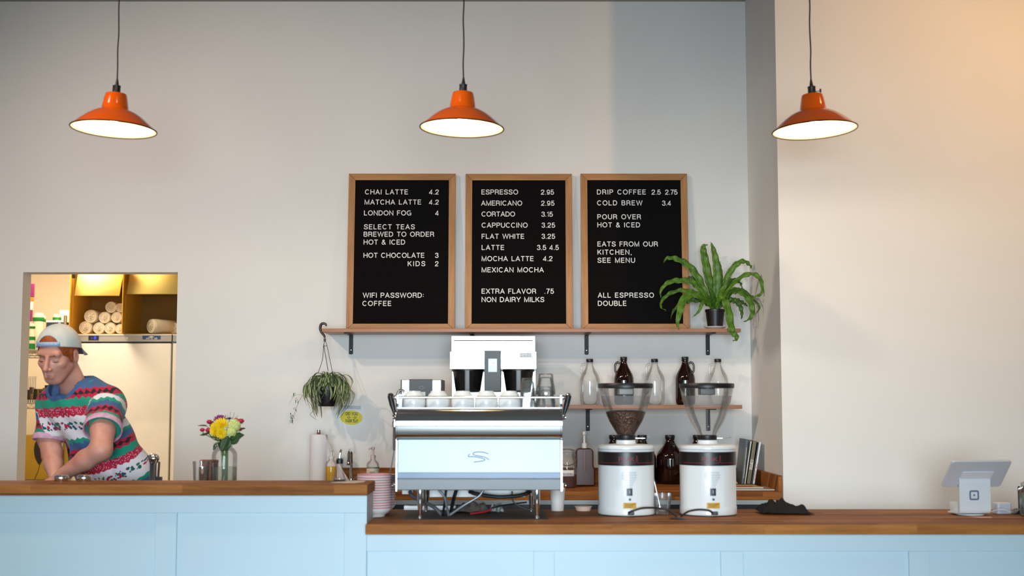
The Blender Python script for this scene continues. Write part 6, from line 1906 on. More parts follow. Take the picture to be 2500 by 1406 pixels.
# ------------------------------------------------------------------ the man behind the bar: a continuous body grown from a distance field
class Field:
    def __init__(s, xs, ys, zs):
        s.ax = [np.asarray(a, np.float32) for a in (xs, ys, zs)]
        s.f = np.full([len(a) for a in s.ax], 1.0, np.float32)
    def _sub(s, lo, hi):
        sl = []
        for a, l, h in zip(s.ax, lo, hi):
            i, j = int(np.searchsorted(a, l)), int(np.searchsorted(a, h))
            sl.append(slice(max(0, i - 1), min(len(a), j + 1)))
        g = np.meshgrid(*[a[q] for a, q in zip(s.ax, sl)], indexing='ij', sparse=True)
        return tuple(sl), g
    def _mix(s, sl, d, k, op):
        f = s.f[sl]
        if op == 'add':
            h = np.clip(0.5 + 0.5 * (d - f) / k, 0, 1)
            s.f[sl] = d + (f - d) * (1 - h) - k * h * (1 - h) if False else (f * (1 - (1 - h)) * 0 + (d * (1 - h) + f * h) - k * h * (1 - h))
        else:
            h = np.clip(0.5 - 0.5 * (f + d) / k, 0, 1)
            s.f[sl] = f * (1 - h) + (-d) * h + k * h * (1 - h)
    def ell(s, c, rad, M=None, k=0.012, op='add'):
        """ellipsoid; M = 3x3 whose rows are the local axes"""
        m = max(rad) + 0.05
        sl, g = s._sub([v - m for v in c], [v + m for v in c])
        dx, dy, dz = g[0] - c[0], g[1] - c[1], g[2] - c[2]
        if M is None:
            q = (dx / rad[0], dy / rad[1], dz / rad[2])
        else:
            q = tuple((dx * M[i][0] + dy * M[i][1] + dz * M[i][2]) / rad[i] for i in range(3))
        l = np.sqrt(q[0] ** 2 + q[1] ** 2 + q[2] ** 2)
        l2 = np.sqrt((q[0] / rad[0]) ** 2 + (q[1] / rad[1]) ** 2 + (q[2] / rad[2]) ** 2) + 1e-6
        s._mix(sl, l * (l - 1) / l2, k, op)
    def cone(s, a, b, ra, rb, k=0.015, op='add', flat=None, ratio=1.0):
        """tapered capsule from a to b; flat = direction in which it is thinner by ratio"""
        a, b = np.array(a, np.float32), np.array(b, np.float32)
        m = max(ra, rb) + 0.05
        sl, g = s._sub(np.minimum(a, b) - m, np.maximum(a, b) + m)
        ab = b - a
        L2 = float(ab @ ab) + 1e-12
        dx, dy, dz = g[0] - a[0], g[1] - a[1], g[2] - a[2]
        t = np.clip((dx * ab[0] + dy * ab[1] + dz * ab[2]) / L2, 0, 1)
        ex, ey, ez = dx - t * ab[0], dy - t * ab[1], dz - t * ab[2]
        if flat is not None:
            n = np.array(flat, np.float32)
            dn = (ex * n[0] + ey * n[1] + ez * n[2]) * (1 / ratio - 1)
            ex, ey, ez = ex + n[0] * dn, ey + n[1] * dn, ez + n[2] * dn
        d = (np.sqrt(ex * ex + ey * ey + ez * ez) - (ra + (rb - ra) * t)) * (ratio if flat is not None else 1)
        s._mix(sl, d, k, op)
    def cut(s, p, n):
        """remove everything on the +n side of a plane"""
        d = (s.ax[0][:, None, None] - p[0]) * n[0] + (s.ax[1][None, :, None] - p[1]) * n[1] + (s.ax[2][None, None, :] - p[2]) * n[2]
        s.f = np.maximum(s.f, d.astype(np.float32))
    def mesh(s):
        f, (xs, ys, zs) = s.f, s.ax
        neg = f < 0
        nx, ny, nz = f.shape
        cnt = np.zeros((nx - 1, ny - 1, nz - 1), np.int8)
        for i in (0, 1):
            for j in (0, 1):
                for k in (0, 1):
                    cnt += neg[i:nx - 1 + i, j:ny - 1 + j, k:nz - 1 + k]
        I, J, K = np.nonzero((cnt > 0) & (cnt < 8))
        idx = np.full(cnt.shape, -1, np.int32)
        idx[I, J, K] = np.arange(len(I))
        acc = np.zeros((len(I), 3))
        n = np.zeros(len(I))
        cs = [(i, j, k) for i in (0, 1) for j in (0, 1) for k in (0, 1)]
        for a in cs:
            for ax_ in range(3):
                if a[ax_]:
                    continue
                b = list(a)
                b[ax_] = 1
                fa = f[I + a[0], J + a[1], K + a[2]]
                fb = f[I + b[0], J + b[1], K + b[2]]
                m = (fa < 0) != (fb < 0)
                t = np.where(m, fa / np.where(m, fa - fb, 1), 0)
                pa = np.stack([xs[I + a[0]], ys[J + a[1]], zs[K + a[2]]], 1)
                pb = np.stack([xs[I + b[0]], ys[J + b[1]], zs[K + b[2]]], 1)
                acc += np.where(m[:, None], pa + (pb - pa) * t[:, None], 0)
                n += m
        V = acc / n[:, None]
        F = []
        for ax_ in range(3):
            o = [0, 0, 0]
            o[ax_] = 1
            A = neg[:nx - o[0], :ny - o[1], :nz - o[2]]
            B = neg[o[0]:, o[1]:, o[2]:]
            E = np.nonzero(A != B)
            p, q = (ax_ + 1) % 3, (ax_ + 2) % 3
            ok = (E[p] > 0) & (E[q] > 0) & (E[p] < cnt.shape[p]) & (E[q] < cnt.shape[q]) & (E[ax_] < cnt.shape[ax_])
            E = [e[ok] for e in E]
            sgn = A[tuple(E)]
            quad = []
            for dp, dq in ((0, 0), (-1, 0), (-1, -1), (0, -1)):
                c = [e.copy() for e in E]
                c[p] += dp
                c[q] += dq
                quad.append(idx[tuple(c)])
            quad = np.stack(quad, 1)
            quad = np.where(sgn[:, None], quad, quad[:, ::-1])
            F.append(quad)
        F = np.concatenate(F)
        return V, F[(F >= 0).all(1)]

def field_obj(name, fd, m, parent, attrs=None, smooth_it=2):
    V, F = fd.mesh()
    # a little Laplacian smoothing evens out the grid
    for _ in range(smooth_it):
        A = np.zeros_like(V)
        n = np.zeros(len(V))
        for a in range(4):
            for b in ((a + 1) % 4, (a - 1) % 4):
                np.add.at(A, F[:, a], V[F[:, b]])
                np.add.at(n, F[:, a], 1)
        V = V * 0.5 + 0.5 * A / np.maximum(n, 1)[:, None]
    o0 = np.array(parent.matrix_world.translation if False else parent.location)
    me = bpy.data.meshes.new(name)
    me.vertices.add(len(V))
    me.vertices.foreach_set('co', (V - o0).astype(np.float32).ravel())
    me.loops.add(len(F) * 4)
    me.loops.foreach_set('vertex_index', F.astype(np.int32).ravel())
    me.polygons.add(len(F))
    me.polygons.foreach_set('loop_start', np.arange(0, len(F) * 4, 4, dtype=np.int32))
    me.polygons.foreach_set('loop_total', np.full(len(F), 4, np.int32))
    me.polygons.foreach_set('use_smooth', np.ones(len(F), bool))
    me.update(calc_edges=True)
    if attrs:
        for k, fn in attrs.items():
            at = me.attributes.new(k, 'FLOAT', 'POINT')
            at.data.foreach_set('value', fn(V).astype(np.float32))
    me.materials.append(m)
    o = bpy.data.objects.new(name, me)
    C.objects.link(o)
    o.parent = parent
    return o

def axis(*segs):
    """grid lines: (from, to, step) pieces joined"""
    out = []
    for a, b, s in segs:
        out += list(np.arange(a, b - s * 0.5, s))
    out.append(segs[-1][1])
    return np.array(out)
v3 = lambda p: np.array(p, float)
# --- pose, read off the photograph
HC = v3(P(141, 863, 6.00))
yaw, pit = R(10), R(19)
fw = np.array([-math.sin(yaw) * math.cos(pit), -math.cos(yaw) * math.cos(pit), -math.sin(pit)])
sd = np.array([math.cos(yaw), -math.sin(yaw), 0.0])
upv = np.cross(sd, fw)
upv = upv / np.linalg.norm(upv)
if upv[2] < 0:
    upv = -upv
roll = R(-3)
sd, upv = sd * math.cos(roll) + upv * math.sin(roll), upv * math.cos(roll) - sd * math.sin(roll)
HM = np.stack([sd, fw, upv])
HS = 1.03
def hl(a, b, c):
    return HC + HS * (sd * a + fw * b + upv * c)
RS, LS = v3(P(130, 988, 6.17)), v3(P(264, 984, 6.05))
NB = v3(P(181, 948, 6.11))
CH = v3(P(198, 1003, 6.13))
HIP = np.array([X(318, 6.28, 1230), 6.28, 0.93])
EL, WL = v3(P(247, 1098, 5.87)), v3(P(146, 1163, 5.93))
CFL = v3(P(251, 1047, 5.93))
CFR = v3(P(119, 1070, 6.14))
ER, WR = v3(P(128, 1108, 6.11)), v3(P(136, 1172, 6.02))
t = thing('person', 'man in a patterned striped T-shirt and backwards pale cap, bending over behind the bar', 'person', (HIP[0], 6.33, 0.0))
PR = t
SKIN = new_mat('skin')
def _skin():
    m, nt, b = SKIN
    n1 = noise(nt, coords(nt), 14, 3)
    r = ramp(nt, [(0.3, lin('#cc8a78')), (0.7, lin('#e0a794'))], n1)
    nt.links.new(r.outputs[0], b.inputs['Base Color'])
    b.inputs['Roughness'].default_value = 0.5
    b.inputs['Subsurface Weight'].default_value = 0.15
    b.inputs['Subsurface Radius'].default_value = (0.012, 0.004, 0.002)
    b.inputs['Subsurface Scale'].default_value = 0.4
    return m
SKIN = _skin()
xa = axis((HC[0] - 0.22, HC[0] + 0.16, 0.003), (HC[0] + 0.16, HC[0] + 0.62, 0.005))
ya = axis((5.72, 6.14, 0.003), (6.14, 6.46, 0.006))
za = axis((0.84, 0.97, 0.008), (0.97, 1.12, 0.003), (1.12, 1.44, 0.005), (1.44, HC[2] + 0.17, 0.003))
F_ = Field(xa, ya, za)
tax = (CH - HIP) / np.linalg.norm(CH - HIP)
wide = (LS - RS) / np.linalg.norm(LS - RS)
wide = wide - tax * (wide @ tax)
wide /= np.linalg.norm(wide)
dep = np.cross(tax, wide)
F_.cone(HIP, CH - tax * 0.09, 0.150, 0.150, 0.03, flat=dep, ratio=0.66)
F_.cone(CH - tax * 0.10, NB - tax * 0.06, 0.10, 0.045, 0.02, flat=dep, ratio=0.6)
F_.cone(RS, LS, 0.050, 0.050, 0.05)
F_.cone(NB - tax * 0.02, LS, 0.042, 0.045, 0.03)
F_.cone(hl(0.015, -0.035, -0.065), LS * 0.3 + NB * 0.7, 0.040, 0.032, 0.03)
F_.cone(NB - tax * 0.02, RS, 0.042, 0.045, 0.03)
F_.cone(NB, hl(0, -0.03, -0.04), 0.060, 0.056, 0.02)
# head
F_.ell(hl(0, -0.012, 0.035), (0.077 * HS, 0.098 * HS, 0.09 * HS), HM, 0.01)
F_.ell(hl(0, 0.028, -0.035), (0.061 * HS, 0.067 * HS, 0.085 * HS), HM, 0.02)
F_.ell(hl(0, 0.050, -0.098), (0.034, 0.036, 0.030), HM, 0.022)
for q in (-1, 1):
    F_.cone(hl(q * 0.052, 0.0, -0.052), hl(q * 0.020, 0.055, -0.10), 0.018, 0.017, 0.02)
    F_.ell(hl(q * 0.043, 0.058, -0.026), (0.020, 0.020, 0.016), HM, 0.02)
F_.cone(hl(-0.038, 0.075, 0.021), hl(0.038, 0.075, 0.021), 0.016, 0.016, 0.012)
for q in (-1, 1):
    F_.ell(hl(q * 0.031, 0.101, -0.003), (0.021, 0.020, 0.012), HM, 0.010, 'sub')
    F_.ell(hl(q * 0.032, 0.0735, -0.006), (0.0155, 0.0135, 0.0105), HM, 0.004)
F_.cone(hl(0, 0.090, 0.010), hl(0, 0.115, -0.038), 0.0080, 0.0115, 0.009)
for q in (-1, 1):
    F_.ell(hl(q * 0.0125, 0.101, -0.043), (0.009, 0.011, 0.009), HM, 0.006)
    F_.ell(hl(q * 0.007, 0.109, -0.0535), (0.004, 0.005, 0.004), HM, 0.003, 'sub')
F_.cone(hl(-0.014, 0.087, -0.073), hl(0.014, 0.087, -0.073), 0.0068, 0.0068, 0.010)
F_.cone(hl(-0.012, 0.086, -0.083), hl(0.012, 0.086, -0.083), 0.0080, 0.0080, 0.010)
F_.cone(hl(-0.017, 0.0965, -0.0778), hl(0.017, 0.0965, -0.0778), 0.0022, 0.0022, 0.004, 'sub')
for q in (-1, 1):
    F_.ell(hl(q * 0.079, -0.012, -0.012), (0.010, 0.020, 0.032), HM, 0.006)
    F_.ell(hl(q * 0.088, -0.008, -0.010), (0.006, 0.011, 0.020), HM, 0.005, 'sub')
# arms
F_.cone(LS, CFL, 0.058, 0.054, 0.03)
F_.cone(CFL, EL, 0.053, 0.047, 0.02)
F_.cone(EL, EL * 0.62 + WL * 0.38, 0.046, 0.044, 0.02)
F_.cone(EL * 0.62 + WL * 0.38, WL, 0.043, 0.028, 0.02)
F_.cone(RS, CFR, 0.056, 0.050, 0.03)
F_.cone(CFR, ER, 0.049, 0.045, 0.02)
F_.cone(ER, ER * 0.6 + WR * 0.4, 0.044, 0.041, 0.02)
F_.cone(ER * 0.6 + WR * 0.4, WR, 0.041, 0.028, 0.02)
# hands: palm, four bent fingers of unequal length and a thumb from the side of the palm
def hand(w, fdir, pdir, side):
    f = v3(fdir) / np.linalg.norm(fdir)
    p = v3(pdir) - f * (v3(pdir) @ f)
    p /= np.linalg.norm(p)
    a = np.cross(f, p) * side
    M = np.stack([a, f, p])
    c = w + f * 0.052
    F_.ell(c, (0.040, 0.052, 0.017), M, 0.014)
    F_.ell(w + f * 0.03 + a * 0.018 - p * -0.006, (0.02, 0.032, 0.015), M, 0.012)
    for i, (o, L, r) in enumerate(((0.029, 0.072, 0.0085), (0.010, 0.080, 0.0088), (-0.009, 0.075, 0.0085), (-0.027, 0.060, 0.0075))):
        b0 = w + f * (0.088 - abs(o) * 0.15) + a * o
        d1 = f * 0.92 + p * 0.38
        d2 = f * 0.62 + p * 0.78
        d3 = f * 0.25 + p * 0.97
        b1 = b0 + d1 * L * 0.45
        b2 = b1 + d2 * L * 0.32
        b3 = b2 + d3 * L * 0.23
        F_.cone(b0 - f * 0.02, b0, r * 1.1, r * 1.1, 0.006)
        F_.cone(b0, b1, r * 1.1, r, 0.003)
        F_.cone(b1, b2, r, r * 0.92, 0.003)
        F_.cone(b2, b3, r * 0.92, r * 0.8, 0.003)
    t0 = w + f * 0.028 + a * 0.032
    t1 = t0 + (f * 0.62 + a * 0.70 + p * 0.2) * 0.038
    t2 = t1 + (f * 0.85 + a * 0.35 + p * 0.35) * 0.030
    F_.cone(w + f * 0.02 + a * 0.015, t0, 0.014, 0.0115, 0.008)
    F_.cone(t0, t1, 0.0115, 0.0100, 0.004)
    F_.cone(t1, t2, 0.0100, 0.0082, 0.004)
hand(WL, (-0.80, 0.12, -0.38), (0.1, 0.2, -1.0), -1)
hand(WR, (-0.05, -0.75, -0.45), (0.2, -0.3, -1.0), 1)
body = field_obj('body', F_, SKIN, t, smooth_it=1)

# --- face details and hair as children
def blob(name, build, m, step=0.003, pad=0.13, ctr=None, smooth_it=1, parent=None, **k):
    c = HC if ctr is None else ctr
    fd = Field(axis((c[0] - pad, c[0] + pad, step)), axis((c[1] - pad, c[1] + pad, step)), axis((c[2] - pad, c[2] + pad, step)))
    build(fd)
    return field_obj(name, fd, m, parent or t, smooth_it=smooth_it, **k)
LIP = mat('lips', '#bd6f66', 0.4, var=0.05)
def _l(fd):
    fd.ell(hl(0, 0.0895, -0.0735), (0.0185, 0.0062, 0.0042), HM, 0.003)
    fd.ell(hl(0, 0.0890, -0.0825), (0.0155, 0.0072, 0.0052), HM, 0.003)
blob('lips', _l, LIP, 0.002, 0.04, hl(0, 0.09, -0.078))
GINGER = mat('ginger_hair', '#9a4a1a', 0.6, var=0.3, vs=90, vstretch=(1, 1, 0.3))
BROW = mat('blond_brow', '#8c5a38', 0.7, var=0.2, vs=90)
for q in (-1, 1):
    blob('eyebrow', lambda fd: (fd.cone(hl(q * 0.012, 0.0925, 0.0145), hl(q * 0.034, 0.0895, 0.0185), 0.0034, 0.0036, 0.003), fd.cone(hl(q * 0.034, 0.0895, 0.0185), hl(q * 0.053, 0.0755, 0.0165), 0.0036, 0.0024, 0.003)), BROW, 0.002, 0.03, hl(q * 0.036, 0.085, 0.02))
    blob('eyelashes', lambda fd: (fd.cone(hl(q * 0.020, 0.0848, -0.0115), hl(q * 0.033, 0.0868, -0.0135), 0.0016, 0.0018, 0.002), fd.cone(hl(q * 0.033, 0.0868, -0.0135), hl(q * 0.046, 0.080, -0.0110), 0.0018, 0.0014, 0.002)), mat('dark_lash', '#4a2c22', 0.7), 0.0015, 0.024, hl(q * 0.034, 0.087, -0.011))
def _h(fd):
    fd.ell(hl(0, -0.016, 0.035), (0.082 * HS, 0.103 * HS, 0.094 * HS), HM, 0.01)
    n = -upv * 0.96 + fw * 0.28
    fd.cut(hl(0, -0.02, -0.034), n / np.linalg.norm(n))
    fd.ell(hl(0, 0.115, -0.002), (0.073, 0.088, 0.088), HM, 0.006, 'sub')
    for q in (-1, 1):
        fd.cone(hl(q * 0.0745, 0.018, 0.02), hl(q * 0.072, 0.016, -0.026), 0.009, 0.006, 0.008)
        fd.ell(hl(q * 0.083, -0.012, -0.014), (0.02, 0.024, 0.034), HM, 0.004, 'sub')
blob('hair', _h, GINGER)
CAPM_ = new_mat('cap_cloth')
def _cap():
    m, nt, b = CAPM_
    n1 = noise(nt, coords(nt), 9, 4)
    r = ramp(nt, [(0.35, lin('#bccacd')), (0.6, lin('#dedad4'))], n1)
    nt.links.new(r.outputs[0], b.inputs['Base Color'])
    b.inputs['Roughness'].default_value = 0.85
    bump(nt, b, noise(nt, coords(nt), 25, 3), 0.4, 0.004)
    return m
CAPM_ = _cap()
CC = HC + np.array([0, 0, 0.026])
fw0 = np.array([-math.sin(yaw), -math.cos(yaw), 0.0])
sd0 = np.array([math.cos(yaw), -math.sin(yaw), 0.0])
CM = np.stack([sd0, fw0, np.array([0, 0, 1.0])])
def cl(a, b, c):
    return CC + sd0 * a + fw0 * b + np.array([0, 0, c])
CRX, CRY, CRZ = 0.096, 0.113, 0.112
def _cp(fd):
    fd.ell(cl(0, -0.008, 0), (CRX, CRY, CRZ), CM, 0.004)
    fd.ell(cl(0, -0.008, -0.002), (CRX - 0.004, CRY - 0.004, CRZ - 0.004), CM, 0.003, 'sub')
    fd.cut(cl(0, 0, 0), np.array([0, 0, -1.0]))
    fd.ell(cl(0.0, 0.10, 0.0), (0.050, 0.07, 0.051), CM, 0.003, 'sub')
cap = blob('cap', _cp, CAPM_, 0.0025, 0.16)
def on_cap(a, c, out=0.0):
    """a point on the cap at angle a round the head and height c above its rim"""
    k = math.sqrt(max(0.02, 1 - (c / CRZ) ** 2))
    return cl((CRX + out) * math.sin(a) * k, -0.008 + (CRY + out) * math.cos(a) * k, c)
bm = BM()
rows = []
for k in range(17):
    a = R(-36 + 72 * k / 16)
    rows.append((bm.verts.new(Vector(on_cap(a, 0.002)) - Vector(t.location)), bm.verts.new(Vector(on_cap(a, 0.022)) - Vector(t.location))))
for a, b_ in zip(rows, rows[1:]):
    bm.faces.new((a[0], b_[0], b_[1], a[1]))
STRAP = mat('pale_blue_strap', '#9db8dd', 0.5, var=0.04)
obj('cap_strap', bm, STRAP, cap, solid=0.0025, smooth=60).parent = t
bm = BM()
for k in range(7):
    if k == 3:
        continue
    a = R(-30 + 60 * k / 6)
    bmesh.ops.create_icosphere(bm, subdivisions=1, radius=0.0016, matrix=Matrix.Translation(Vector(on_cap(a, 0.013, out=0.002)) - Vector(t.location)))
obj('strap_holes', bm, mat('strap_hole', '#5a7ab0', 0.6), t)
bm = BM()
rows = []
for i in range(13):
    a = R(180 - 62 + 124 * i / 12)
    row = []
    for j in range(6):
        s_ = j / 5
        e = on_cap(a, 0.002)
        o_ = (sd0 * math.sin(a) * 0.25 - fw0 * 1.0) * 0.066 * s_ * math.sqrt(max(0, 1 - ((i - 6) / 6.3) ** 2)) - np.array([0, 0, 1.0]) * (0.022 * s_ + 0.012 * s_ * ((i - 6) / 6) ** 2)
        row.append(bm.verts.new(Vector(e + o_) - Vector(t.location)))
    rows.append(row)
for a, b_ in zip(rows, rows[1:]):
    for j in range(5):
        bm.faces.new((a[j], a[j + 1], b_[j + 1], b_[j]))
obj('cap_bill', bm, mat('cap_bill_cloth', '#7d7f92', 0.85, var=0.08), t, solid=0.003, smooth=80)
bmesh_btn = BM()
bmesh.ops.create_icosphere(bmesh_btn, subdivisions=2, radius=0.007, matrix=Matrix.Translation(Vector(cl(0, -0.008, 0.112)) - Vector(t.location)))
obj('cap_button', bmesh_btn, CAPM_, t)
bm = BM()
bmesh.ops.create_icosphere(bm, subdivisions=2, radius=0.0035, matrix=Matrix.Translation(Vector(hl(0.087, -0.006, -0.036)) - Vector(t.location)))
bmesh.ops.create_icosphere(bm, subdivisions=2, radius=0.003, matrix=Matrix.Translation(Vector(hl(0.089, -0.012, 0.004)) - Vector(t.location)))
obj('ear_studs', bm, CHROME, t)

# --- T-shirt
S_ = Field(axis((RS[0] - 0.14, HIP[0] + 0.30, 0.005)), axis((5.80, 6.50, 0.005)), axis((0.86, NB[2] + 0.06, 0.005)))
BEL = HIP * 0.7 + CH * 0.3
S_.cone(HIP - tax * 0.02, BEL, 0.185, 0.182, 0.03, flat=dep, ratio=0.70)
S_.cone(BEL, CH, 0.182, 0.188, 0.03, flat=dep, ratio=0.70)
S_.cone(RS + wide * 0.02, LS - wide * 0.02, 0.062, 0.068, 0.05)
S_.cone(CH, NB - tax * 0.045, 0.14, 0.085, 0.03, flat=dep, ratio=0.78)
S_.cone(NB - tax * 0.035, LS, 0.060, 0.064, 0.03)
S_.cone(NB - tax * 0.035, RS, 0.058, 0.060, 0.03)
dl = (CFL - LS) / np.linalg.norm(CFL - LS)
dr = (CFR - RS) / np.linalg.norm(CFR - RS)
S_.cone(LS, CFL - dl * 0.01, 0.078, 0.080, 0.035)
S_.cone(RS, CFR - dr * 0.01, 0.070, 0.066, 0.035)
# ends of the sleeves and the hem
_g = np.meshgrid(*S_.ax, indexing='ij', sparse=True)
for cf, d in ((CFL, dl), (CFR, dr)):
    pl_ = sum((_g[i] - cf[i]) * d[i] for i in range(3)) + 0.002
    ball = np.sqrt(sum((_g[i] - (cf[i] + d[i] * 0.03)) ** 2 for i in range(3))) - 0.125
    S_.f = np.maximum(S_.f, -np.maximum(-pl_, ball)).astype(np.float32)
RCT = v3(P(180, 942, 6.10))
nd = hl(0, -0.03, -0.04) - NB
nd /= np.linalg.norm(nd)
RN = nd - dep * 0.42
RN /= np.linalg.norm(RN)
pl_ = sum((_g[i] - RCT[i]) * RN[i] for i in range(3)) - 0.012
ball = np.sqrt(sum((_g[i] - RCT[i]) ** 2 for i in range(3))) - 0.112
S_.f = np.maximum(S_.f, -np.maximum(-pl_, ball)).astype(np.float32)
S_.cone(RCT + RN * 0.045, RCT + RN * 0.3, 0.074, 0.09, 0.005, 'sub')
S_.cut(np.array([0, 0, 0.90]), np.array([0, 0, -1.0]))
# folds
from mathutils import noise as mnoise
gx, gy, gz_ = np.meshgrid(*S_.ax, indexing='ij', sparse=True)
u_ = (gx - CH[0]) * wide[0] + (gy - CH[1]) * wide[1] + (gz_ - CH[2]) * wide[2]
v_ = (gx - CH[0]) * tax[0] + (gy - CH[1]) * tax[1] + (gz_ - CH[2]) * tax[2]
S_.f = S_.f + (0.0035 * np.sin(u_ * 62 + 5 * np.sin(v_ * 6)) * np.exp(-((v_ + 0.02) / 0.22) ** 2) + 0.0045 * np.sin(v_ * 34 + u_ * 26) * np.exp(-((v_ + 0.30) / 0.16) ** 2)).astype(np.float32)
PERIOD = 0.262
def _proj(V, a, d):
    return (V - a) @ d
def _which(V):
    def dseg(a, b, r):
        ab = b - a
        tt = np.clip(((V - a) @ ab) / (ab @ ab), 0, 1)
        return np.linalg.norm(V - a - tt[:, None] * ab, axis=1) - r
    dl_ = dseg(LS + dl * 0.055, CFL, 0.078)
    dr_ = dseg(RS + dr * 0.05, CFR, 0.066)
    off = (V - CH) @ dep
    ax2 = np.linalg.norm((V - HIP) - ((V - HIP) @ tax)[:, None] * tax - off[:, None] * dep, axis=1)
    dt_ = np.maximum(dseg(HIP, CH, 0.185), -1)
    return dl_, dr_, dt_
def sv(V):
    dl_, dr_, dt_ = _which(V)
    lat = (V - CH) @ wide
    vt, vz = -((V - CH) @ tax), -(V - CH)[:, 2]
    wg = np.clip(vt / 0.34, 0, 1)
    v = (vz * (1 - wg) * 0.8 + vt * (0.2 + 0.8 * wg)) / PERIOD + 0.40
    Ll, Lr = np.linalg.norm(CFL - LS), np.linalg.norm(CFR - RS)
    vl = 0.66 + 0.62 * ((V - LS) @ dl) / Ll
    vr = 0.66 + 0.62 * ((V - RS) @ dr) / Lr
    v = np.where((dl_ < 0.012) & (dl_ < dt_ + 0.004), vl, v)
    v = np.where((dr_ < 0.012) & (dr_ < dt_ + 0.004), vr, v)
    return v
def su(V):
    dl_, dr_, dt_ = _which(V)
    lat = (V - CH) @ wide
    perp = np.cross(dl, np.array([0.3, -0.9, 0.1]))
    perp = perp / np.linalg.norm(perp)
    ul = (V - LS) @ perp
    return np.where((dl_ < 0.012) & (dl_ < dt_ + 0.004), ul, lat + 0.4 * ((V - CH) @ dep))
def nb(V):
    q = V - RCT
    h = q @ RN
    rad = np.linalg.norm(q - h[:, None] * RN, axis=1)
    near = np.minimum(0.100 - rad, h + 0.05)
    edge = np.minimum(0.129 - np.linalg.norm(q, axis=1), h + 0.030)
    return np.clip(np.maximum(near, edge) / 0.004, 0, 1)
SHIRT = new_mat('patterned_shirt')
def _shirt():
    m, nt, b = SHIRT
    def attr(n):
        a = nt.nodes.new('ShaderNodeAttribute')
        a.attribute_name = n
        return a.outputs['Fac']
    v, u = attr('stripe_v'), attr('stripe_u')
    cv = nt.nodes.new('ShaderNodeCombineXYZ')
    nt.links.new(mth(nt, 'MULTIPLY', u, 34), cv.inputs[0])
    nt.links.new(mth(nt, 'MULTIPLY', v, 9), cv.inputs[1])
    n1 = noise(nt, cv.outputs[0], 1.0, 2)
    wob = mth(nt, 'ADD', mth(nt, 'MULTIPLY', mth(nt, 'SUBTRACT', n1, 0.5), 0.09), mth(nt, 'MULTIPLY', mth(nt, 'SINE', mth(nt, 'MULTIPLY', u, 210)), 0.012))
    f = mth(nt, 'FRACT', mth(nt, 'ADD', v, wob))
    CR, GR, WH, BL, BK, TE = (lin(c) for c in ('#b8123f', '#12967c', '#e6e2ea', '#3c5f92', '#1a1420', '#0f5a5c'))
    r = ramp(nt, [(0.0, CR), (0.145, GR), (0.29, CR), (0.45, WH), (0.82, GR), (0.885, BL)], f, 'CONSTANT')
    col = r.outputs[0]
    # black diamonds in the first crimson band
    tri = mth(nt, 'ABSOLUTE', mth(nt, 'SUBTRACT', mth(nt, 'FRACT', mth(nt, 'MULTIPLY', u, 36)), 0.5))
    dia = mth(nt, 'ADD', mth(nt, 'MULTIPLY', mth(nt, 'ABSOLUTE', mth(nt, 'SUBTRACT', f, 0.072)), 12), tri)
    col = mixc(nt, mth(nt, 'LESS_THAN', dia, 0.56), col, BK)
    # pale lattice dots in the second crimson band
    c2 = nt.nodes.new('ShaderNodeCombineXYZ')
    nt.links.new(u, c2.inputs[0])
    nt.links.new(mth(nt, 'MULTIPLY', v, PERIOD), c2.inputs[1])
    vo = nt.nodes.new('ShaderNodeTexVoronoi')
    vo.inputs['Scale'].default_value = 125
    vo.inputs['Randomness'].default_value = 0.5
    nt.links.new(c2.outputs[0], vo.inputs['Vector'])
    inb = mth(nt, 'MULTIPLY', mth(nt, 'GREATER_THAN', f, 0.305), mth(nt, 'LESS_THAN', f, 0.435))
    col = mixc(nt, mth(nt, 'MULTIPLY', inb, mth(nt, 'LESS_THAN', vo.outputs['Distance'], 0.30)), col, lin('#dcb9c6'))
    # garland of flowers and leaves on the white
    v2 = nt.nodes.new('ShaderNodeTexVoronoi')
    v2.inputs['Scale'].default_value = 75
    nt.links.new(c2.outputs[0], v2.inputs['Vector'])
    sp = nt.nodes.new('ShaderNodeSeparateColor')
    nt.links.new(v2.outputs['Color'], sp.inputs[0])
    rc_ = ramp(nt, [(0.0, TE), (0.35, CR), (0.6, lin('#174a7a')), (0.8, lin('#0f6a4a'))], sp.outputs[0], 'CONSTANT')
    band = mth(nt, 'LESS_THAN', mth(nt, 'ADD', mth(nt, 'ABSOLUTE', mth(nt, 'SUBTRACT', f, 0.615)), mth(nt, 'MULTIPLY', v2.outputs['Distance'], 0.06)), 0.085)
    col = mixc(nt, mth(nt, 'MULTIPLY', band, mth(nt, 'LESS_THAN', v2.outputs['Distance'], 0.55)), col, rc_.outputs[0])
    col = mixc(nt, mth(nt, 'GREATER_THAN', attr('neckband'), 0.5), col, lin('#35598c'))
    nt.links.new(col, b.inputs['Base Color'])
    b.inputs['Roughness'].default_value = 0.85
    b.inputs['Sheen Weight'].default_value = 0.1
    return m
SHIRT = _shirt()
field_obj('tshirt', S_, SHIRT, t, {'stripe_v': sv, 'stripe_u': su, 'neckband': nb}, smooth_it=1)
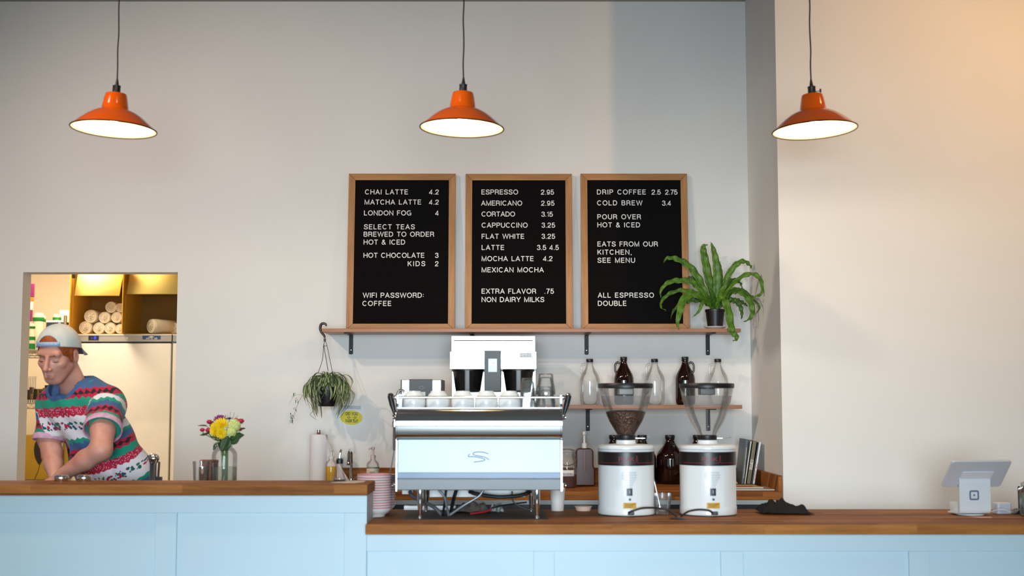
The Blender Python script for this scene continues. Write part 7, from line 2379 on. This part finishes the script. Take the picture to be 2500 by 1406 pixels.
# rolled pink cuffs
def ring(name, c, d, r0, r1, L, th, m, ratio=1.0):
    M = Vector(d).to_track_quat('Z', 'Y').to_matrix().to_4x4()
    bm = lathe(BM(), [(r0 - th, 0.002), (r0, 0.0), (r0 + th, L * 0.15), (r1 + th, L * 0.85), (r1, L), (r1 - th * 1.2, L * 0.96), (r1 - th * 1.4, L * 0.5)], 36, cap0=False, cap1=False)
    put(bm, Matrix.Translation(Vector(c) - Vector(t.location)) @ M)
    return obj(name, bm, m, t, smooth=70, sub=1)
PINK = mat('pink_shirt_lining', '#d7a9c4', 0.85, var=0.2, vs=70, bmp=0.3, bs=90)
ring('cuff', CFL - dl * 0.024, dl, 0.082, 0.085, 0.036, 0.004, PINK)
ring('cuff', CFR - dr * 0.020, dr, 0.068, 0.070, 0.032, 0.004, PINK)
# --- trousers and shoes
TR = Field(axis((HIP[0] - 0.26, HIP[0] + 0.26, 0.009)), axis((6.06, 6.62, 0.009)), axis((0.03, 1.0, 0.010)))
TR.cone(HIP - wide * 0.06 + np.array([0, 0, 0.02]), HIP + wide * 0.06 + np.array([0, 0, 0.02]), 0.125, 0.125, 0.03)
FT = []
for q in (-1, 1):
    hp_ = HIP + wide * q * 0.085 + np.array([0, 0.01, -0.05])
    kn = hp_ + np.array([0.01 * q - 0.01, 0.03, -0.42])
    an = np.array([kn[0] + 0.01 * q, kn[1] + 0.05, 0.09])
    TR.cone(hp_, kn, 0.098, 0.072, 0.03)
    TR.cone(kn, an, 0.072, 0.058, 0.02)
    FT.append(an)
TR.cut(np.array([0, 0, 0.955]), np.array([0, 0, 1.0]))
field_obj('trousers', TR, mat('navy_trousers', '#23273a', 0.85, var=0.08), t)
SH = Field(axis((HIP[0] - 0.3, HIP[0] + 0.3, 0.008)), axis((6.06, 6.62, 0.008)), axis((-0.01, 0.14, 0.006)))
for an in FT:
    SH.cone(an + np.array([0.0, 0.02, -0.045]), an + np.array([-0.06, -0.15, -0.055]), 0.046, 0.038, 0.01)
    SH.cone(an + np.array([0, 0.01, 0.0]), an + np.array([0, 0.01, -0.04]), 0.052, 0.05, 0.01)
SH.cut(np.array([0, 0, 0.002]), np.array([0, 0, -1.0]))
field_obj('shoes', SH, mat('dark_shoes', '#2c2a2a', 0.6), t)
# ------------------------------------------------------------------ store room seen through the doorway
YR = 9.40
FRW = mat('cream_fridge_enamel', '#f2ebdd', 0.35, var=0.015)
def fridge(label, px0, px1, door=True, badge=True):
    x0, x1 = X(px0, YR, 950), X(px1, YR, 950)
    t = thing('upright_fridge', label, 'fridge', ((x0 + x1) / 2, YR, 0))
    w = (x1 - x0) / 2
    zt, zs = Z(816, YR), Z(834, YR)
    obj('cabinet', box(BM(), -w, w, 0.06, 0.72, 0.12, zt - 0.004), FRW, t, bevel=0.004)
    h = obj('control_strip', box(BM(), -w + 0.002, w - 0.002, 0.004, 0.0595, zs, zt), mat('grey_fridge_strip', '#a9a59e', 0.4, 0.3), t, bevel=0.003)
    d = obj('door', box(BM(), -w + 0.004, w - 0.004, 0.0, 0.058, 0.16, zs - 0.012), FRW, t, bevel=0.006)
    obj('gasket', box(BM(), -w + 0.01, w - 0.01, 0.045, 0.0595, zs - 0.0118, zs - 0.0005), BLACKP, t)
    obj('trim_line', box(BM(), -w + 0.002, w - 0.002, 0.0, 0.0039, zt - 0.008, zt), mat('pale_trim', '#d8d2c8', 0.4), h)
    for a in (-w + 0.05, w - 0.05):
        for b_ in (0.1, 0.66):
            obj('leg', lathe(BM(), [(0.018, 0), (0.02, 0.03), (0.014, 0.119)], 14, c=(a, b_, 0)), STEEL, t)
    if badge:
        cx = (x0 + x1) / 2
        q = lambda p: X(p, YR) - cx
        zz = lambda p: Z(p, YR)
        dsp = obj('display', box(BM(), q(212), q(237.5), 0.001, 0.0039, zz(830.5), zz(818.5)), BLACKP, h, bevel=0.001)
        obj('display_digits', put(word('-0', 0.035, 0.020, 0.2, 0.0005), T(q(219), 0.0008, zz(828))), mat('blue_led', '#2030ff', 0.5, emit='#2436ff', es=3.0, var=0), dsp, smooth=0)
        obj('lock', put(lathe(BM(), [(0.008, 0), (0.007, 0.004), (0, 0.004)], 16), T(q(307), 0.004, zz(825.5)) @ RX(PI / 2)), STEEL, h)
        bd = obj('badge', box(BM(), q(344.5), q(388.5), 0.001, 0.0039, zz(828.5), zz(819)), mat('navy_badge', '#24406e', 0.4), h)
        obj('badge_lettering', put(word('ARCTIC AIR', 28 * U(YR), 3.6 * U(YR), 0.18, 0.0005, squeeze=True), T(q(353), 0.0008, zz(828))), WINK, bd, smooth=0)
        obj('badge_star', prism(BM(), [(q(358), zz(822.6)), (q(366), zz(820.5)), (q(374), zz(822.6)), (q(366), zz(823.5))], 0.0002, 0.0008, 'y'), WINK, bd, smooth=0)
    return t, x0, x1, zt
FR, fx0, fx1, FZ = fridge('tall white upright fridge in the store room behind the man', 176, 416.5)
fridge('second tall white fridge, just a sliver at the right edge of the doorway', 418, 640, badge=False)
# cardboard boxes on the fridges, open to the front, with their flaps hanging down
CARD = mat('yellow_cardboard', '#e0a92c', 0.75, var=0.05, vs=6)
CARD2 = mat('pale_yellow_cardboard', '#f2d778', 0.75, var=0.04, vs=6)
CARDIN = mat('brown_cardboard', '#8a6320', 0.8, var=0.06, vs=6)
def cbox(label, px0, px1, ytop, flap_y, lab_m, fl, Yb=YR + 0.03, fridge_tape=False):
    x0, x1 = X(px0, Yb, 750), X(px1, Yb, 750)
    z1 = Z(ytop, Yb)
    t = thing('cardboard_box', label, 'box', ((x0 + x1) / 2, Yb, FZ + 0.001), group='open cardboard boxes on the fridges')
    w, H, D = (x1 - x0) / 2, z1 - FZ, 0.42
    obj('side', box(BM(), -w, -w + 0.004, 0, D, 0, H), CARD, t)
    obj('side', box(BM(), w - 0.004, w, 0, D, 0, H), CARD, t)
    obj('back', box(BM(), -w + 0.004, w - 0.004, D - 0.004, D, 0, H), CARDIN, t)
    obj('bottom', box(BM(), -w + 0.004, w - 0.004, 0, D - 0.004, 0, 0.004), CARD, t)
    obj('top', box(BM(), -w + 0.004, w - 0.004, 0, D - 0.004, H - 0.004, H), CARD, t)
    # side flap opened towards the viewer, and the top flap hanging down in front
    fl0 = obj('side_flap', prism(BM(), [(-w, 0), (-w - 0.004, 0), (-w + fl - 0.004, -0.19), (-w + fl, -0.19)], 0.0, H, 'z'), CARD, t)
    zf = Z(flap_y, Yb - 0.10) - FZ
    dz = H - zf
    bm = BM()
    for p in ((-w + fl, -0.004, H), (w - 0.004, -0.004, H), (w - 0.01, -0.10, H - dz), (-w + fl + 0.02 * 0, -0.10, H - dz)):
        bm.verts.new(p)
    bm.verts.ensure_lookup_table()
    bm.faces.new(bm.verts[:])
    obj('top_flap', bm, lab_m, t, solid=0.004)
    return t, x0, x1
b1, bx0, bx1 = cbox('left open yellow cardboard box on the fridge, full of wrapped cup sleeves', 177, 304, 645, 722, CARD2, 0.045)
obj('tape', box(BM(), (bx1 - bx0) / -2 + 0.022, (bx1 - bx0) / -2 + 0.05, -0.105, -0.10, Z(682, YR) - FZ, Z(672, YR) - FZ), mat('black_tape', '#14100c', 0.5), b1)
b2, cx0, cx1 = cbox('right open yellow cardboard box on the fridge, holding two wrapped cup sleeves', 305, 452, 645, 718, CARD2, 0.04)
SLV = mat('wrapped_cup_sleeve', '#d9cbae', 0.25, var=0.1, vs=30, bmp=0.5, bs=25, coat=0.3)
ROWS = ['left', 'second', 'third', 'right']
def sleeve(px, py, rpx, label, Y=YR + 0.06, L=0.34, ry=0.0, group='wrapped cup sleeves in the boxes', tip=False):
    r = rpx * U(Y)
    c = P(px, py, Y)
    t = thing('cup_sleeve', label, 'cup sleeve', c, group=group, rot=(0, 0, ry))
    bm = lathe(BM(), [(0, 0.004), (r * 0.55, 0.0), (r * 0.9, 0.003), (r, 0.012), (r * 0.93, L), (r * 0.4, L + 0.03), (0, L + 0.03)], 28)
    put(bm, RX(-PI / 2))
    obj('plastic_wrap', bm, SLV, t, smooth=60)
    ringb = lathe(BM(), [(r * 0.80, -0.001), (r * 0.9, -0.002), (r * 0.93, 0.003)], 28, cap0=False, cap1=False)
    obj('cup_rim', put(ringb, RX(-PI / 2)), mat('pale_cup_rim', '#eee0c2', 0.3), t, smooth=60)
    tw = BM()
    for k in range(7):
        a = 2 * PI * k / 7 + px
        leaf(tw, [(math.cos(a) * r * 0.5, -0.001, math.sin(a) * r * 0.5), (math.cos(a) * r * 0.2, -0.006, math.sin(a) * r * 0.2), (math.cos(a + 0.8) * r * 0.35, -0.010, math.sin(a + 0.8) * r * 0.35)], r * 0.14, up=(0, -1, 0), n=3)
    obj('twisted_end', tw, SLV, t, smooth=80, recalc=False)
    return t
FRp = FZ + 0.006
def sy(r, row=0):
    return 816 - r - 1
for px, py, r, lab in ((208, 800, 16.3, 'bottom row, leftmost'), (241, 801, 14.8, 'bottom row, second'), (268, 801, 14.4, 'bottom row, third'), (292.5, 802.5, 12.2, 'bottom row, rightmost'),
                       (221, 772, 16.5, 'middle row, leftmost'), (255, 775, 14.6, 'middle row, second'), (284.5, 774.5, 14.0, 'middle row, rightmost'),
                       (270.5, 750, 14.2, 'top row, left'), (293, 751, 11.5, 'top row, right')):
    sleeve(px, py, r, 'plastic-wrapped cup sleeve in the left box: %s' % lab)
sleeve(369, 796, 18, 'larger plastic-wrapped cup sleeve in the right box, its torn end loose', YR + 0.02, 0.22, R(-40))
sleeve(424, 801, 13.5, 'small plastic-wrapped cup sleeve at the doorway edge in the right box', YR + 0.12, 0.2)
# wire shelving unit at the left
YU = 9.30
xs0, xs1 = X(-40, YU, 900), X(156, YU, 900)
t = thing('wire_shelf_unit', 'chrome wire shelving unit in the store room, behind the man at the left', 'shelving', ((xs0 + xs1) / 2, YU, 0))
w = (xs1 - xs0) / 2
WIRE = mat('chrome_wire', '#b8b2a6', 0.2, 1.0)
LV = [0.18, Z(1170, YU) - 0.01, Z(985, YU), Z(856, YU)]
for sx in (-w, w):
    for d in (0.0, 0.45):
        obj('post', tube(BM(), [(sx, d, 0.0), (sx, d, LV[-1] + 0.25)], 0.0125, 12), WIRE, t)
for z_ in LV:
    bm = BM()
    for d in (0.0, 0.45):
        tube(bm, [(-w, d, z_), (w, d, z_)], 0.004, 6)
        tube(bm, [(-w, d, z_ - 0.035), (w, d, z_ - 0.035)], 0.004, 6)
        n = 26
        tube(bm, [(-w + 2 * w * k / n, d, z_ - (0.035 if k % 2 else 0.0)) for k in range(n + 1)], 0.0025, 5)
    for k in range(24):
        tube(bm, [(-w + 2 * w * (k + 0.5) / 24, 0, z_ + 0.003), (-w + 2 * w * (k + 0.5) / 24, 0.45, z_ + 0.003)], 0.002, 5)
    for sx in (-w, w):
        tube(bm, [(sx, 0, z_), (sx, 0.45, z_)], 0.004, 6)
    obj('wire_shelf', bm, WIRE, t)
def on(px, Y, lvl):
    return (X(px, Y, 850), Y, LV[lvl] + 0.0065)
# jugs with green caps, cartons and papers on the upper level
MILKY = mat('milky_plastic', '#d8cfae', 0.35, var=0.08)
GREENC = mat('green_cap', '#0f7a2c', 0.4, var=0.05)
def gjug(px, Y, wpx, ytop, ycap, label, lbl=False):
    h, zc_ = Z(ytop, Y) - LV[3] - 0.0065, Z(ycap, Y) - LV[3] - 0.0065
    r = wpx * U(Y)
    t = thing('plastic_jug', label, 'jug', on(px, Y, 3), group='green-capped jugs on the wire shelf')
    obj('bottle', lathe(BM(), [(0, 0), (r * 0.95, 0), (r, 0.01), (r, zc_ * 0.62), (r * 0.88, zc_ * 0.82), (r * 0.84, zc_ - 0.001), (0, zc_ - 0.001)], 28, sy=0.8), MILKY, t, smooth=50)
    obj('green_band', lathe(BM(), [(r * 0.9, zc_), (r * 0.94, zc_ + 0.004), (r * 0.94, zc_ + (h - zc_) * 0.45), (0, zc_ + (h - zc_) * 0.45)], 28, sy=0.8), GREENC, t)
    obj('top_cap', lathe(BM(), [(r * 0.86, zc_ + (h - zc_) * 0.46), (r * 0.8, h * 0.985), (r * 0.5, h), (0, h)], 28, sy=0.8), MILKY, t, smooth=50)
    if lbl:
        obj('green_label', lathe(BM(), [(r * 1.01, zc_ * 0.45), (r * 1.01, zc_ * 0.62)], 28, sy=0.8, cap0=False, cap1=False), GREENC, t)
        obj('green_foot', lathe(BM(), [(r * 1.01, 0.006), (r * 1.015, 0.02), (r * 1.0, 0.045)], 28, sy=0.8, cap0=False, cap1=False), GREENC, t)
    return t
gjug(92, 9.45, 15, 764, 784, 'larger plastic jug with a green band, second from the left on the top wire shelf')
gjug(137, 9.55, 11, 767, 781, 'plastic jug with a green band behind the carton on the top wire shelf')
gjug(74, 9.33, 11, 790, 802, 'plastic jug with a green printed label at the left doorway edge', True)
gjug(104, 9.55, 6, 770, 786, 'small plastic bottle with a green top between the two green-banded jugs')
t = thing('carton', 'flat white-topped carton with a dark front on the top wire shelf, above the cap', 'carton', on(138, 9.36, 3))
hh = Z(783, 9.36) - LV[3] - 0.0065
cw = 27 * U(9.36)
obj('body', box(BM(), -cw, cw * 0.7, 0, 0.15, 0, hh - 0.012), mat('dark_carton', '#26303a', 0.5), t)
obj('lid', box(BM(), -cw, cw * 1.05, -0.002, 0.155, hh - 0.0115, hh), mat('white_carton', '#efe8d8', 0.6), t, bevel=0.002)
obj('clip', put(lathe(BM(), [(0.02, 0), (0.022, 0.03), (0, 0.034)], 16), T(cw * 0.88, 0.02, hh - 0.06)), STEEL, t)
t = tag(obj('paper_stack', box(BM(), -17 * U(9.6), 16 * U(9.6), 0, 0.02, 0, Z(757, 9.6) - LV[3] - 0.0065), mat('cream_paper', '#eadfcb', 0.7), bevel=0.001), 'cream papers standing upright beside the left cardboard box', 'paper')
t.location = on(160, 9.6, 3)
# purple bag hung at the doorway edge
yb_ = 9.10
p0 = P(76.5, 790, yb_)
t = thing('purple_bag', 'narrow purple, orange and white packet hanging at the left edge of the doorway', 'packet', p0)
wb = 0.045
for nm, ya_, yb2, m in (('purple_top', 692, 725, mat('purple_film', '#8a2a66', 0.3)), ('orange_band', 725.3, 735.5, mat('orange_film', '#e8801c', 0.3)), ('white_middle', 735.8, 757, mat('white_film', '#e8e0d8', 0.3)), ('purple_bottom', 757.3, 784, mat('purple_film', '#8a2a66', 0.3))):
    obj(nm, box(BM(), -wb - 0.04, 0.008 - (ya_ - 692) * 0.00012, 0, 0.025, Z(yb2, yb_) - p0.z, Z(ya_, yb_) - p0.z), m, t, bevel=0.004)
obj('hanging_loop', tube(BM(), [(-0.02, 0.012, Z(692, yb_) - p0.z), (-0.02, 0.012, 2.8 - p0.z)], 0.001, 5), WIRE, t)
# packs of dark bags on the middle level, box with a leaf motif below
t = thing('dark_tray', 'dark tray of coffee packs on the middle wire shelf, left of the man', 'tray', on(105, 9.34, 2))
wt = 44 * U(9.34)
obj('tray', prism(BM(), [(-wt, 0), (wt, 0), (wt, 0.02), (-wt, 0.02)], 0, 0.34, 'y'), mat('dark_tray_plastic', '#1a1410', 0.5), t, bevel=0.003)
random.seed(5)
for k in range(16):
    px_ = 66 + k * 5
    h_ = random.uniform(0.05, 0.12) * (0.75 + 0.02 * k)
    o = tag(obj('coffee_pack', box(BM(), -0.011, 0.011, 0, 0.08, 0, h_), mat(('black_foil', 'brown_foil', 'gold_foil')[k % 3], ('#171211', '#3a281a', '#7a5c30')[k % 3], 0.3, 0.3), bevel=0.003), '%s coffee pack standing in the dark tray, number %d from its left end' % (('black', 'brown', 'dull gold')[k % 3], k + 1), 'packet', 'coffee packs in the dark tray')
    o.location = (X(px_, 9.36, 960), 9.38, LV[2] + 0.0275)
    o.rotation_euler = (0, random.uniform(-0.1, 0.1), random.uniform(-0.2, 0.2))
for k in range(14):
    o = tag(obj('steel_clip', box(BM(), -0.006, 0.006, 0, 0.012, 0, 0.02), STEEL, bevel=0.001), 'small steel clip on the edge of the dark tray, number %d from its left end' % (k + 1), 'clip', 'steel clips along the dark tray')
    o.location = (X(67 + k * 5.6, 9.33, 975), 9.322, LV[2] + 0.0065)
for k in range(5):
    o = thing('steel_prong', 'thin upright steel prong above the coffee packs, number %d from the left' % (k + 1), 'prong', (X(70 + k * 4.2, 9.6, 930), 9.6, LV[2] + 0.0065), group='steel prongs above the coffee packs')
    obj('shaft', tube(BM(), [(0, 0, 0), (0, 0, Z(922, 9.6) - LV[2] - 0.01)], 0.003, 6), STEEL, o)
    obj('ring_end', tube(BM(), [(0.006 * math.cos(a), 0, Z(922, 9.6) - LV[2] - 0.004 + 0.006 * math.sin(a)) for a in [2 * PI * j / 10 for j in range(11)]], 0.0015, 5, cap=False), STEEL, o)
yb_ = 9.32
p0 = on(110, yb_, 1)
t = thing('mustard_carton', 'mustard carton printed with a dark leaf shape, standing low at the left of the doorway', 'carton', p0)
MUST = mat('mustard_card', '#b08a1c', 0.7, var=0.1, vs=8)
zt = Z(1063, yb_) - p0[2]
obj('body', box(BM(), X(48, yb_) - p0[0], X(172, yb_) - p0[0], 0, 0.3, 0, zt), MUST, t, bevel=0.003)
qq = lambda a, b_: (X(a, yb_, b_) - p0[0], Z(b_, yb_) - p0[2])
lf = catmull([(91, 1074, 0), (85.5, 1082, 0), (83, 1098, 0), (85.5, 1116, 0), (92, 1130, 0), (97.5, 1134, 0), (103, 1122, 0), (105.8, 1105, 0), (104.5, 1090, 0), (98, 1078, 0)], 4)
pf = obj('printed_leaf', prism(BM(), [qq(v.x, v.y) for v in lf], -0.0012, -0.0002, 'y'), mat('dark_leaf_print', '#1c120a', 0.6), t)
hf = catmull([(92, 1075, 0), (97, 1090, 0), (99.5, 1108, 0), (101, 1122, 0), (104.5, 1112, 0), (105, 1096, 0), (100, 1081, 0)], 4)
obj('orange_half', prism(BM(), [qq(v.x, v.y) for v in hf], -0.0018, -0.0013, 'y'), mat('orange_leaf_print', '#b04e14', 0.6), pf)
bm = BM()
stroke(bm, [qq(a, b_) for a, b_ in ((97, 1133), (94, 1148), (88, 1162), (84, 1172))], 0.0035, depth=0.001, y=-0.0002)
obj('printed_stem', bm, mat('dark_leaf_print', '#1c120a', 0.6), pf, smooth=0)
obj('tab', box(BM(), *(lambda a, b_: (a[0], b_[0], -0.0015, -0.0002, b_[1], a[1]))(qq(90, 1063.5), qq(100, 1068))), BLACKP, t)
